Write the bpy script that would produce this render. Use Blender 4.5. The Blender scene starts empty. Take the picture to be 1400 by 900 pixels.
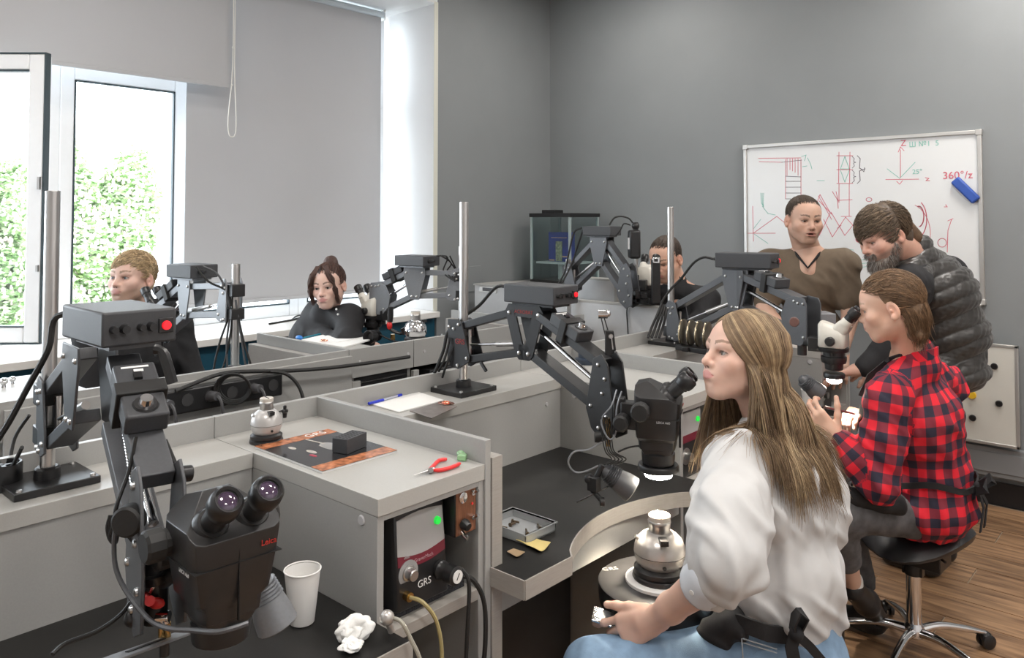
import bpy, bmesh, math, random
import numpy as np
from mathutils import Matrix, Vector
random.seed(7)
S = bpy.context.scene
COL = S.collection
# ---------------- camera ----------------
FPX, CAMH, PITCH, YAW = 1071.0, 1.58, math.radians(2.0), math.radians(41.87)
CY = 300 - FPX * math.tan(PITCH)
cam_d = bpy.data.cameras.new('camera'); cam = bpy.data.objects.new('camera', cam_d); COL.objects.link(cam)
cam_d.sensor_width = 36; cam_d.lens = FPX / 1400 * 36; cam_d.shift_y = -(450 - CY) / 1400
cam_d.clip_start = .05; cam_d.clip_end = 300
cam.location = (0, 0, CAMH); cam.rotation_euler = (math.pi / 2 + PITCH, 0, YAW)
S.camera = cam
# ---------------- sky, light, exposure ----------------
w = bpy.data.worlds.new('World'); S.world = w; w.use_nodes = True
nt = w.node_tree; bgn = nt.nodes['Background']
bgn.inputs[0].default_value = (.93, .965, 1, 1); bgn.inputs[1].default_value = 7.5
S.view_settings.view_transform = 'Standard'; S.view_settings.look = 'None'
S.view_settings.gamma = 1; S.view_settings.use_curve_mapping = False
S.view_settings.exposure = 0.38
S.cycles.use_denoising = True
S.cycles.max_bounces = 8; S.cycles.diffuse_bounces = 5; S.cycles.sample_clamp_indirect = 6
def area(name, loc, rot, sx, sy, e, col=(1, 1, 1), portal=False):
    l = bpy.data.lights.new(name, 'AREA'); l.shape = 'RECTANGLE'; l.size = sx; l.size_y = sy
    l.energy = e; l.color = col
    if portal: l.cycles.is_portal = True
    o = bpy.data.objects.new(name, l); o.location = loc; o.rotation_euler = rot; COL.objects.link(o); return o
area('window_portal', (-4.66, .65, 2.03), (0, -math.pi / 2, 0), 2.2, 6.2, 1, portal=True)
CEIL = 3.44
LAMPS = [(-3.0, 4.2), (-3.0, 1.2), (-.6, 4.3), (-.6, 2.2), (-.6, .1), (1.4, 3.2), (1.4, .6), (-3.0, -1.4)]
for i, (lx, ly) in enumerate(LAMPS):
    area('ceiling_panel_light', (lx, ly, CEIL - .035), (0, 0, 0), .58, .58, (13 if lx < -2 else 25), (1, .95, .9))
# ---------------- unprojection helpers (world points that sit on the photograph's sight lines) ----------------
_a = YAW
Fh = Vector((-math.sin(_a), math.cos(_a), 0)); Rh = Vector((math.cos(_a), math.sin(_a), 0))
Fp = Fh * math.cos(PITCH) + Vector((0, 0, math.sin(PITCH))); Upv = -Fh * math.sin(PITCH) + Vector((0, 0, math.cos(PITCH)))
C0 = Vector((0, 0, CAMH))
def ray(x, y): return Fp + Rh * ((x - 700) / FPX) + Upv * ((CY - y) / FPX)
def Ud(x, y, d):
    r = ray(x, y); return C0 + r * (d / r.dot(Fh))
def Uz(x, y, z):
    r = ray(x, y); return C0 + r * ((z - CAMH) / r.z)
def UX(x, y, X):
    r = ray(x, y); return C0 + r * (X / r.x)
def UY(x, y, Y):
    r = ray(x, y); return C0 + r * (Y / r.y)
# ---------------- materials ----------------
MATS = {}
def mat(name, col, rough=.5, metal=0., noise=0., nscale=40, bump=0., bscale=200, emis=None, estr=0., trans=0., alpha=1., coat=0., sss=0., attr=None, aniso=None, sheen=0.):
    if name in MATS: return MATS[name]
    m = bpy.data.materials.new(name); m.use_nodes = True; t = m.node_tree; b = t.nodes['Principled BSDF']
    b.inputs['Base Color'].default_value = (*col, 1); b.inputs['Roughness'].default_value = rough; b.inputs['Metallic'].default_value = metal
    tc = t.nodes.new('ShaderNodeTexCoord')
    src = None
    if attr:
        a = t.nodes.new('ShaderNodeAttribute'); a.attribute_name = attr; src = a.outputs['Color']
        t.links.new(src, b.inputs['Base Color'])
    if noise:
        n = t.nodes.new('ShaderNodeTexNoise'); n.inputs['Scale'].default_value = nscale; n.inputs['Detail'].default_value = 4
        mp = t.nodes.new('ShaderNodeMapping'); t.links.new(tc.outputs['Object'], mp.inputs[0]); t.links.new(mp.outputs[0], n.inputs['Vector'])
        if aniso: mp.inputs['Scale'].default_value = aniso
        r = t.nodes.new('ShaderNodeMapRange'); r.inputs[1].default_value = .3; r.inputs[2].default_value = .7
        r.inputs[3].default_value = 1 - noise; r.inputs[4].default_value = 1 + noise
        t.links.new(n.outputs['Fac'], r.inputs[0])
        mx = t.nodes.new('ShaderNodeVectorMath'); mx.operation = 'SCALE'
        if src: t.links.new(src, mx.inputs[0])
        else: mx.inputs[0].default_value = col
        t.links.new(r.outputs[0], mx.inputs['Scale']); t.links.new(mx.outputs[0], b.inputs['Base Color'])
    if bump:
        n = t.nodes.new('ShaderNodeTexNoise'); n.inputs['Scale'].default_value = bscale; n.inputs['Detail'].default_value = 3
        t.links.new(tc.outputs['Object'], n.inputs['Vector'])
        bp = t.nodes.new('ShaderNodeBump'); bp.inputs['Strength'].default_value = bump; bp.inputs['Distance'].default_value = .002
        t.links.new(n.outputs['Fac'], bp.inputs['Height']); t.links.new(bp.outputs[0], b.inputs['Normal'])
    if emis: b.inputs['Emission Color'].default_value = (*emis, 1); b.inputs['Emission Strength'].default_value = estr
    if trans: b.inputs['Transmission Weight'].default_value = trans
    if alpha < 1: b.inputs['Alpha'].default_value = alpha
    if coat: b.inputs['Coat Weight'].default_value = coat
    if sss:
        b.inputs['Subsurface Weight'].default_value = sss; b.inputs['Subsurface Radius'].default_value = (1, .35, .2); b.inputs['Subsurface Scale'].default_value = .006
    if sheen: b.inputs['Sheen Weight'].default_value = sheen
    MATS[name] = m; return m
def glassmat(name, tint=(.95, .98, 1), gloss=.08):
    if name in MATS: return MATS[name]
    m = bpy.data.materials.new(name); m.use_nodes = True; t = m.node_tree; t.nodes.clear()
    o = t.nodes.new('ShaderNodeOutputMaterial'); mx = t.nodes.new('ShaderNodeMixShader'); tr = t.nodes.new('ShaderNodeBsdfTransparent'); g = t.nodes.new('ShaderNodeBsdfGlossy')
    tr.inputs[0].default_value = (*tint, 1); g.inputs['Roughness'].default_value = .03; mx.inputs[0].default_value = gloss
    t.links.new(tr.outputs[0], mx.inputs[1]); t.links.new(g.outputs[0], mx.inputs[2]); t.links.new(mx.outputs[0], o.inputs[0])
    MATS[name] = m; return m
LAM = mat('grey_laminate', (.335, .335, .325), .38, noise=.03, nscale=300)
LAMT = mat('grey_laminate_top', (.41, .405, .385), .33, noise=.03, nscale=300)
EDGE = mat('laminate_edge', (.33, .31, .285), .45, noise=.06, nscale=30, aniso=(1, 1, 12))
LGREY = mat('pale_grey_laminate', (.52, .53, .54), .4, noise=.02)
BLKTOP = mat('black_worktop', (.014, .0135, .013), .42, noise=.25, nscale=8, bump=.05, bscale=400); BLKTOP.node_tree.nodes['Principled BSDF'].inputs['Specular IOR Level'].default_value = .3
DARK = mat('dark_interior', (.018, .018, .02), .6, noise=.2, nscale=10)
GUN = mat('grey_powder_coat', (.085, .088, .095), .42, metal=.25, noise=.05, nscale=200, bump=.08, bscale=900)
GUNL = mat('light_powder_coat', (.2, .21, .225), .4, metal=.25, noise=.05, nscale=200)
BLK = mat('black_powder_coat', (.013, .013, .014), .42, noise=.1, nscale=100, bump=.06, bscale=900)
BLKP = mat('black_plastic', (.014, .014, .015), .35, noise=.1, nscale=60)
BOXM = mat('charcoal_case', (.045, .047, .052), .5, noise=.05, nscale=300, bump=.12, bscale=1200)
SCOPE = mat('scope_black', (.022, .0215, .022), .33, noise=.08, nscale=60, bump=.05, bscale=1500)
SCOPEW = mat('scope_cream', (.62, .6, .54), .35, noise=.03)
STEEL = mat('brushed_steel', (.55, .54, .53), .28, metal=1, noise=.05, nscale=40, aniso=(1, 1, .05))
CHROME = mat('chrome', (.75, .75, .76), .1, metal=1, noise=.02)
BRASS = mat('brass', (.6, .38, .14), .25, metal=1, noise=.05)
SILV = mat('silver_paint', (.5, .48, .46), .3, metal=.6, noise=.04, nscale=100)
RUB = mat('rubber', (.012, .012, .012), .6, noise=.1)
WHT = mat('white_plastic', (.78, .78, .77), .4, noise=.02)
REDP = mat('red_plastic', (.72, .03, .03), .35, noise=.04)
REDL = mat('red_lamp', (.8, .01, .02), .3, emis=(1, .02, .03), estr=.6)
GRNL = mat('green_lamp', (.02, .6, .05), .3, emis=(.02, .8, .08), estr=.5)
LED = mat('led_light', (1, .95, .85), .3, emis=(1, .9, .75), estr=70)
LENS = mat('lens_glass', (.05, .03, .06), .05, coat=1, noise=.2, nscale=30)
# ---------------- mesh builder ----------------
def rotmat(x, y=None, z=None):
    return Matrix((x, y, z)).transposed()
def frame(zdir, up=None):
    z = Vector(zdir).normalized(); u = Vector(up) if up else (Vector((0, 0, 1)) if abs(z.z) < .95 else Vector((1, 0, 0)))
    x = u.cross(z).normalized(); y = z.cross(x); return Matrix((x, y, z)).transposed()
class MB:
    def __init__(s, M=None): s.bm = bmesh.new(); s.mi = 0; s.M = M or Matrix()
    def _f(s, vs, idx):
        for f in idx:
            try:
                F = s.bm.faces.new([vs[i] for i in f]); F.material_index = s.mi
            except ValueError: pass
    def pts(s, P, idx):
        vs = [s.bm.verts.new(s.M @ Vector(p)) for p in P]; s._f(vs, idx); return s
    def box(s, c, sz, R=None):
        c = Vector(c); R = R or Matrix.Identity(3); h = [x / 2 for x in sz]
        P = [c + R @ Vector((sx * h[0], sy * h[1], sz_ * h[2])) for sz_ in (-1, 1) for sy in (-1, 1) for sx in (-1, 1)]
        return s.pts(P, [(0, 2, 3, 1), (4, 5, 7, 6), (0, 1, 5, 4), (2, 6, 7, 3), (0, 4, 6, 2), (1, 3, 7, 5)])
    def bx(s, x0, x1, y0, y1, z0, z1): return s.box(((x0 + x1) / 2, (y0 + y1) / 2, (z0 + z1) / 2), (x1 - x0, y1 - y0, z1 - z0))
    def bar(s, a, b, wd, ht, side):          # side = vector of the width direction
        a = Vector(a); b = Vector(b); z = (b - a).normalized(); x = Vector(side).normalized(); y = z.cross(x).normalized()
        return s.box((a + b) / 2, (wd, ht, (b - a).length), Matrix((x, y, z)).transposed())
    def cyl(s, a, b, r0, r1=None, n=20, cap=True):
        r1 = r0 if r1 is None else r1; a = Vector(a); b = Vector(b); R = frame(b - a)
        P = [p + R @ Vector((math.cos(t * 2 * math.pi / n) * r, math.sin(t * 2 * math.pi / n) * r, 0)) for p, r in ((a, r0), (b, r1)) for t in range(n)]
        idx = [(i, (i + 1) % n, n + (i + 1) % n, n + i) for i in range(n)]
        if cap: idx += [tuple(range(n - 1, -1, -1)), tuple(range(n, 2 * n))]
        return s.pts(P, idx)
    def lathe(s, prof, o=(0, 0, 0), R=None, n=28, cap=True):
        o = Vector(o); R = R or Matrix.Identity(3); m = len(prof)
        P = [o + R @ Vector((math.cos(t * 2 * math.pi / n) * r, math.sin(t * 2 * math.pi / n) * r, z)) for r, z in prof for t in range(n)]
        idx = [(j * n + i, j * n + (i + 1) % n, (j + 1) * n + (i + 1) % n, (j + 1) * n + i) for j in range(m - 1) for i in range(n)]
        if cap: idx += [tuple(range(n - 1, -1, -1)), tuple(range((m - 1) * n, m * n))]
        return s.pts(P, idx)
    def tube(s, pts, r, n=8, smooth=3):
        pts = [Vector(p) for p in pts]
        if smooth and len(pts) > 2:
            out = []
            for i in range(len(pts) - 1):
                p0 = pts[max(i - 1, 0)]; p1 = pts[i]; p2 = pts[i + 1]; p3 = pts[min(i + 2, len(pts) - 1)]
                for k in range(smooth):
                    t = k / smooth
                    out.append(.5 * ((2 * p1) + (p2 - p0) * t + (2 * p0 - 5 * p1 + 4 * p2 - p3) * t * t + (3 * p1 - p0 - 3 * p2 + p3) * t ** 3))
            pts = out + [pts[-1]]
        P = []; m = len(pts); prev = None
        for i, p in enumerate(pts):
            d = (pts[min(i + 1, m - 1)] - pts[max(i - 1, 0)]).normalized()
            if prev is None: R = frame(d); x = R.col[0]
            else:
                x = (prev - d * prev.dot(d)).normalized()
            prev = x; y = d.cross(x)
            rr = r[min(i, len(r) - 1)] if isinstance(r, (list, tuple)) else r
            P += [p + (x * math.cos(t * 2 * math.pi / n) + y * math.sin(t * 2 * math.pi / n)) * rr for t in range(n)]
        idx = [(j * n + i, j * n + (i + 1) % n, (j + 1) * n + (i + 1) % n, (j + 1) * n + i) for j in range(m - 1) for i in range(n)]
        idx += [tuple(range(n - 1, -1, -1)), tuple(range((m - 1) * n, m * n))]
        return s.pts(P, idx)
    def prism(s, poly, o, ex, ey, th):       # polygon in the plane (ex,ey) at o, extruded by +-th/2 along the normal
        o = Vector(o); ex = Vector(ex).normalized(); ey = Vector(ey).normalized(); nn = ex.cross(ey); n = len(poly)
        P = [o + ex * a + ey * b + nn * (k * th / 2) for k in (-1, 1) for a, b in poly]
        idx = [(i, (i + 1) % n, n + (i + 1) % n, n + i) for i in range(n)] + [tuple(range(n - 1, -1, -1)), tuple(range(n, 2 * n))]
        return s.pts(P, idx)
    def sph(s, c, r, R=None, n=16, m=10):
        r = (r, r, r) if not isinstance(r, (tuple, list)) else r; c = Vector(c); R = R or Matrix.Identity(3)
        P = [c + R @ Vector((0, 0, -r[2]))]
        for j in range(1, m):
            ph = -math.pi / 2 + math.pi * j / m
            P += [c + R @ Vector((math.cos(ph) * math.cos(t * 2 * math.pi / n) * r[0], math.cos(ph) * math.sin(t * 2 * math.pi / n) * r[1], math.sin(ph) * r[2])) for t in range(n)]
        P.append(c + R @ Vector((0, 0, r[2]))); L = len(P) - 1
        idx = [(0, 1 + (i + 1) % n, 1 + i) for i in range(n)] + [(L, L - n + i, L - n + (i + 1) % n) for i in range(n)]
        idx += [(1 + j * n + i, 1 + j * n + (i + 1) % n, 1 + (j + 1) * n + (i + 1) % n, 1 + (j + 1) * n + i) for j in range(m - 2) for i in range(n)]
        return s.pts(P, idx)
    def loft(s, rings):                      # rings: lists of equal-length closed loops
        n = len(rings[0]); m = len(rings); P = [p for r in rings for p in r]
        idx = [(j * n + i, j * n + (i + 1) % n, (j + 1) * n + (i + 1) % n, (j + 1) * n + i) for j in range(m - 1) for i in range(n)]
        idx += [tuple(range(n - 1, -1, -1)), tuple(range((m - 1) * n, m * n))]
        return s.pts(P, idx)
def rrect(wx, wy, r, z, cx=0, cy=0, k=4, sx=0, sy=0):
    out = []
    for qx, qy, a0 in ((1, 1, 0), (-1, 1, 90), (-1, -1, 180), (1, -1, 270)):
        for i in range(k + 1):
            a = math.radians(a0 + 90 * i / k)
            x = cx + qx * (wx / 2 - r) + math.cos(a) * r; y = cy + qy * (wy / 2 - r) + math.sin(a) * r
            out.append((x, y, z + sx * (x - cx) + sy * (y - cy)))
    return out
def wm(o):
    M = o.matrix_basis.copy(); p = o.parent
    if p: M = wm(p) @ o.matrix_parent_inverse @ M
    return M
def obj(name, mb, m, parent=None, world=False, bev=0, smooth=None, label=None, segs=2):
    me = bpy.data.meshes.new(name); bmesh.ops.recalc_face_normals(mb.bm, faces=mb.bm.faces[:]); mb.bm.to_mesh(me); mb.bm.free()
    for x in (m if isinstance(m, (list, tuple)) else [m]): me.materials.append(x)
    me.shade_smooth()
    try: me.set_sharp_from_angle(angle=math.radians(smooth if smooth is not None else 38))
    except Exception: pass
    o = bpy.data.objects.new(name, me); COL.objects.link(o)
    if parent:
        o.parent = parent
        if world: o.matrix_parent_inverse = wm(parent).inverted()
    if bev:
        b = o.modifiers.new('bevel', 'BEVEL'); b.width = bev; b.segments = segs; b.limit_method = 'ANGLE'; b.angle_limit = math.radians(40)
    if label: o['label'] = label
    return o
def thing(name, label, cat, loc=(0, 0, 0), rz=0, group=None):
    o = bpy.data.objects.new(name, None); o.empty_display_size = .05; COL.objects.link(o); o.location = loc; o.rotation_euler = (0, 0, rz)
    o['label'] = label; o['category'] = cat
    if group: o['group'] = group
    return o
def tag(o, label, cat, group=None):
    o['label'] = label; o['category'] = cat
    if group: o['group'] = group
    return o
def struct(name, mb, m, parent=None, **k):
    o = obj(name, mb, m, parent, **k)
    if not parent: o['kind'] = 'structure'
    return o
def kids(o): return [c for c in bpy.data.objects if c.parent == o]
def dup(root, loc, rz=None, label=None):
    ch = {}
    def rec(o, par):
        c = o.copy(); COL.objects.link(c)
        if par: c.parent = par
        for k in kids(o): rec(k, c)
        return c
    r = rec(root, None); r.location = loc
    if rz is not None: r.rotation_euler = (0, 0, rz)
    if label: r['label'] = label
    return r
def lettering(t, s, size, m, pos, normal, up=(0, 0, 1), name='lettering'):
    z = Vector(normal).normalized(); y = Vector(up); y = (y - z * y.dot(z)).normalized(); x = y.cross(z)
    M = Matrix.Translation(Vector(pos)) @ Matrix((x, y, z)).transposed().to_4x4()
    c = bpy.data.curves.new(name, 'FONT'); c.body = s; c.size = size; c.extrude = .0003; c.align_x = 'CENTER'; c.align_y = 'CENTER'
    tmp = bpy.data.objects.new('tmp', c); me = bpy.data.meshes.new_from_object(tmp); bpy.data.objects.remove(tmp)
    me.materials.clear(); me.materials.append(m); o = bpy.data.objects.new(name, me); COL.objects.link(o); o.parent = t; o.matrix_basis = M; return o
# ======================= the room =======================
WY, WX, WINX = 5.08, -4.125, -4.67
X1, Y0 = 2.6, -3.0
wallg = mat('grey_wall_paint', (.235, .25, .257), .62, noise=.03, nscale=3, bump=.05, bscale=120)
wallw = mat('white_wall_paint', (.8, .81, .82), .6, noise=.015, nscale=4)
ceilm = mat('ceiling_paint', (.75, .75, .75), .7, noise=.02)
floorb = mat('floor_grout', (.42, .36, .28), .8, noise=.1)
b = MB(); b.bx(X1 - 0, WX - .8, Y0 - .2, WY + .2, -.1, -.006) if False else b.bx(WX - .8, X1 + .2, Y0 - .2, WY + .2, -.1, -.006)
floor = struct('floor', b, floorb)
# wood-look planks as tiles along X
def plankmat():
    m = mat('wood_look_tile', (.2, .115, .06), .38); t = m.node_tree; bs = t.nodes['Principled BSDF']
    oi = t.nodes.new('ShaderNodeObjectInfo'); tc = t.nodes.new('ShaderNodeTexCoord'); mp = t.nodes.new('ShaderNodeMapping'); mp.inputs['Scale'].default_value = (2.2, 22, 1)
    ad = t.nodes.new('ShaderNodeVectorMath'); ad.operation = 'ADD'; sc = t.nodes.new('ShaderNodeVectorMath'); sc.operation = 'SCALE'; sc.inputs['Scale'].default_value = 30
    cb = t.nodes.new('ShaderNodeCombineXYZ'); t.links.new(oi.outputs['Random'], cb.inputs[0]); t.links.new(oi.outputs['Random'], cb.inputs[1]); t.links.new(cb.outputs[0], sc.inputs[0])
    t.links.new(tc.outputs['Object'], ad.inputs[0]); t.links.new(sc.outputs[0], ad.inputs[1]); t.links.new(ad.outputs[0], mp.inputs[0])
    n = t.nodes.new('ShaderNodeTexNoise'); n.inputs['Scale'].default_value = 1.6; n.inputs['Detail'].default_value = 6; n.inputs['Distortion'].default_value = .6; t.links.new(mp.outputs[0], n.inputs['Vector'])
    cr = t.nodes.new('ShaderNodeValToRGB'); e = cr.color_ramp.elements; e[0].position = .3; e[0].color = (.12, .062, .032, 1); e[1].position = .72; e[1].color = (.44, .265, .145, 1)
    t.links.new(n.outputs['Fac'], cr.inputs[0]); mr = t.nodes.new('ShaderNodeMapRange'); mr.inputs[3].default_value = .8; mr.inputs[4].default_value = 1.15; t.links.new(oi.outputs['Random'], mr.inputs[0])
    v = t.nodes.new('ShaderNodeVectorMath'); v.operation = 'SCALE'; t.links.new(cr.outputs[0], v.inputs[0]); t.links.new(mr.outputs[0], v.inputs['Scale']); t.links.new(v.outputs[0], bs.inputs['Base Color'])
    bp = t.nodes.new('ShaderNodeBump'); bp.inputs['Strength'].default_value = .15; bp.inputs['Distance'].default_value = .002; t.links.new(n.outputs['Fac'], bp.inputs['Height']); t.links.new(bp.outputs[0], bs.inputs['Normal'])
    return m
PM = plankmat()
TL, TW = .92, .19
b = MB(); b.box((0, 0, -.003), (TL - .006, TW - .006, .006)); t0 = obj('tile', b, PM, floor)
k = 0
for j in range(12):
    y = WY - .04 - TW * (j + .5)
    for i in range(-2, 3):
        x = -.1 + TL * (i + (.0, .36, .7)[j % 3])
        if x < -1.9 or x > 2.3: continue
        o = t0 if k == 0 else t0.copy()
        if k: COL.objects.link(o)
        o.location = (x, y, 0); k += 1
for j in range(12, 42):        # beyond what the camera can make out (under desks, behind the camera) the planks are one joined part
    pass
b = MB()
for j in range(12, 43):
    y = WY - .04 - TW * (j + .5)
    for i in range(-5, 4):
        x = -.1 + TL * (i + (.0, .36, .7)[j % 3])
        if WX < x < X1: b.box((x, y, -.003), (TL - .006, TW - .006, .006))
for j in range(12):
    y = WY - .04 - TW * (j + .5)
    for i in range(-5, -1):
        x = -.1 + TL * (i + (.0, .36, .7)[j % 3])
        if WX < x < -1.9: b.box((x, y, -.003), (TL - .006, TW - .006, .006))
o = obj('tile_field', b, PM, floor); o['kind'] = 'stuff'
b = MB(); b.bx(WX - .8, X1 + .2, Y0 - .2, WY + .2, CEIL, CEIL + .1); struct('ceiling', b, ceilm)
b = MB(); b.bx(WX, X1 + .2, WY, WY + .2, 0, CEIL); struct('wall_back', b, wallg)
b = MB(); b.bx(X1, X1 + .2, Y0, WY, 0, CEIL); struct('wall_right', b, wallw)
b = MB(); b.bx(WX - .8, X1 + .2, Y0 - .2, Y0, 0, CEIL); struct('wall_front', b, wallw)
# window wall: grey pier, white reveal, lintel, parapet
SILL = .93; HEAD = 3.14; RY = 3.80
b = MB(); b.bx(WX - .8, WX, RY, WY + .2, 0, CEIL); b.mi = 0
wl = struct('wall_left', b, wallg)
b = MB(); b.bx(WINX - .15, WX + .001, RY - .012, RY, SILL, HEAD); struct('trim_1', b, wallw)
b = MB(); b.bx(WINX - .15, WX, Y0, RY, HEAD, CEIL); b.bx(WINX - .15, WX + .002, Y0, RY - .012, HEAD - .01, HEAD); struct('trim_2', b, wallw)
b = MB(); b.bx(WX, WX + .004, RY - .035, RY + .004, SILL, HEAD); struct('trim_3', b, mat('corner_bead', (.7, .7, .62), .5), bev=.001)
b = MB(); b.bx(WINX - .15, WX - .02, Y0, RY, 0, SILL - .04); struct('wall_below_window', b, mat('teal_wall', (.01, .085, .14), .5, noise=.03)); bpy.data.objects['wall_below_window'].name = 'wall_left_lower'
b = MB(); b.bx(WINX - .02, WX + .05, Y0, RY - .012, SILL - .04, SILL); struct('trim_4', b, mat('sill_white', (.8, .79, .76), .35, noise=.01), bev=.004)
# windows
FR = mat('white_upvc', (.82, .83, .84), .35, noise=.01)
GK = mat('gasket', (.03, .05, .06), .5)
GL = glassmat('window_glass')
def win(n, y0, y1, z0, z1, x=WINX):
    t = thing('window_%d' % n, 'white framed window pane', 'window'); del t['category']; del t['label']; t['kind'] = 'structure'; t.location = (x, y0, z0)
    b = MB()
    for a in ((y0, y0 + .07, z0, z1), (y1 - .07, y1, z0, z1), (y0 + .07, y1 - .07, z0, z0 + .08), (y0 + .07, y1 - .07, z1 - .07, z1)): b.bx(x - .06, x + .01, *a)
    obj('window_frame', b, FR, t, world=True, bev=.006)
    b = MB(); g = .008
    for a in ((y0 + .07, y0 + .07 + g, z0 + .08, z1 - .07), (y1 - .07 - g, y1 - .07, z0 + .08, z1 - .07), (y0 + .07, y1 - .07, z1 - .07 - g, z1 - .07), (y0 + .07, y1 - .07, z0 + .08, z0 + .08 + g)): b.bx(x - .015, x + .0115, *a)
    obj('gasket', b, GK, t, world=True)
    b = MB(); b.bx(x - .035, x - .03, y0 + .07, y1 - .07, z0 + .08, z1 - .07); obj('glass_pane', b, GL, t, world=True)
    return t
ZT = 2.42
edges = [-2.9, -1.9, -1.0, -.1, .8]
n = 1
for a, c in zip(edges[:-1], edges[1:]): win(n, a, c, SILL, ZT); n += 1
win(n, 1.52, 2.22, SILL, ZT); n += 1
win(n, 2.22, 3.02, SILL, ZT); n += 1
win(n, 3.02, 3.75, SILL, ZT); n += 1
# frame of the opened sash (open hole) and the transom lights
b = MB(); b.bx(WINX - .06, WINX, .8, .84, SILL, ZT); b.bx(WINX - .06, WINX + .005, 1.42, 1.52, SILL, ZT); b.bx(WINX - .06, WINX, .8, 1.42, SILL, SILL + .05); b.bx(WINX - .06, WINX, .8, 1.42, ZT - .04, ZT)
struct('window_%d' % n, b, FR, bev=.004); n += 1
for a, c in ((-2.9, -1.0), (-1.0, .8), (.8, 2.22), (2.22, 3.75)): win(n, a, c, ZT, HEAD - .01); n += 1
# opened sash
A = Ud(62, 300, 3.72); hd = Vector((-.7447, -.6674, 0)); hinge = Vector((A.x, A.y, 0)) + hd * .62
t = thing('open_window_sash', 'white framed window sash swung open into the room at far left', 'window sash', (hinge.x, hinge.y, SILL + .05))
zb, zt = 1.0, 2.365; sd = Vector((A.x - hinge.x, A.y - hinge.y, 0)); L = sd.length; sd.normalize(); nn = Vector((-sd.y, sd.x, 0))
def P(a, z, k=0): return Vector((hinge.x, hinge.y, z)) + sd * a + nn * k
b = MB()
for a0, a1, z0, z1 in ((0, .075, zb, zt), (L - .075, L, zb, zt), (.075, L - .075, zb, zb + .075), (.075, L - .075, zt - .075, zt)):
    b.box(P((a0 + a1) / 2, (z0 + z1) / 2), (a1 - a0, .06, z1 - z0), Matrix((sd, nn, Vector((0, 0, 1)))).transposed())
obj('sash_frame', b, FR, t, world=True, bev=.006)
b = MB(); RR = Matrix((sd, nn, Vector((0, 0, 1)))).transposed()
for a0, a1, z0, z1 in ((-.006, 0, zb, zt), (L, L + .007, zb, zt + .007), (0, L, zb - .007, zb), (0, L, zt, zt + .007), (.075, L - .075, zt - .083, zt - .075), (.075, L - .075, zb + .075, zb + .08)):
    b.box(P((a0 + a1) / 2, (z0 + z1) / 2, -.012), (a1 - a0, .04, z1 - z0), RR)
obj('gasket', b, GK, t, world=True)
b = MB(); b.box(P(L / 2, (zb + zt) / 2), (L - .15, .006, zt - zb - .15), RR); obj('glass_pane', b, GL, t, world=True)
b = MB(); b.box(P(L - .012, 1.75, -.036), (.012, .014, .06), RR); obj('lock_bolt', b, STEEL, t, world=True); b = MB(); b.box(P(L - .012, 1.35, -.036), (.01, .012, .03), RR); obj('lock_bolt', b, STEEL, t, world=True)
# ---- roller blinds ----
def blindmat(name, c, tr):
    m = mat(name, c, .85, noise=.02, nscale=2); t = m.node_tree; b = t.nodes['Principled BSDF']; o = [x for x in t.nodes if x.type == 'OUTPUT_MATERIAL'][0]
    tl = t.nodes.new('ShaderNodeBsdfTranslucent'); tl.inputs[0].default_value = (*tr, 1); mx = t.nodes.new('ShaderNodeMixShader'); mx.inputs[0].default_value = .16
    t.links.new(b.outputs[0], mx.inputs[1]); t.links.new(tl.outputs[0], mx.inputs[2]); t.links.new(mx.outputs[0], o.inputs[0]); return m
BL = blindmat('blind_fabric', (.56, .565, .58), (.34, .34, .36))
def blind(label, x, y0, y1, zb, zt=3.08, chain=True):
    t = thing('roller_blind', label, 'blind', (x, (y0 + y1) / 2, zt))
    n = 10; b = MB()
    P = [(x + .006 * math.sin(i * 1.3 + j * .5) * (1 - j / 8) * .5, y0 + (y1 - y0) * i / n, zb + (zt - zb) * j / 8) for j in range(9) for i in range(n + 1)]
    P += [(p[0] - .0015, p[1], p[2]) for p in P]; o2 = 9 * (n + 1)
    idx = [(j * (n + 1) + i, j * (n + 1) + i + 1, (j + 1) * (n + 1) + i + 1, (j + 1) * (n + 1) + i) for j in range(8) for i in range(n)]
    idx += [tuple(o2 + q for q in f[::-1]) for f in idx]
    b.pts(P, idx); obj('blind_fabric', b, BL, t, world=True)
    b = MB(); b.cyl((x, y0 - .02, zt + .01), (x, y1 + .02, zt + .01), .024, n=16); obj('roller_tube', b, mat('roller_alu', (.6, .66, .7), .35, metal=.4), t, world=True)
    b = MB(); b.bx(x - .008, x + .008, y0, y1, zb - .022, zb); obj('bottom_bar', b, BL, t, world=True, bev=.004)
    b = MB(); b.bx(x - .03, x + .02, y1 + .02, y1 + .026, zt - .03, zt + .05); b.bx(x - .03, x + .02, y0 - .026, y0 - .02, zt - .03, zt + .05); obj('bracket', b, WHT, t, world=True)
    return t
yl = UX(313, 120, -4.42).y
t = blind('grey roller blind pulled half down over the left open window', -4.42, -1.1, yl, 2.395)
b = MB(); cy = yl + .012; zb = UX(315, 187, -4.4).z
b.tube([(-4.4, cy, 3.05), (-4.4, cy, 2.5), (-4.4, cy - .025, zb + .12), (-4.4, cy - .02, zb + .02), (-4.4, cy, zb), (-4.4, cy + .022, zb + .02), (-4.4, cy + .026, zb + .12), (-4.4, cy + .012, 2.5), (-4.4, cy + .012, 3.05)], .0035, n=6)
b.sph((-4.4, cy, 2.62), .007, n=8, m=6); b.sph((-4.4, cy - .004, 2.39), .007, n=8, m=6)
obj('pull_chain', b, mat('chain_white', (.75, .74, .7), .4), t, world=True)
blind('grey roller blind lowered almost to the sill over the right window', -4.55, UX(254, 200, -4.55).y, UX(521, 40, -4.55).y, 1.075, UX(521, 22, -4.55).z)
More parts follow.
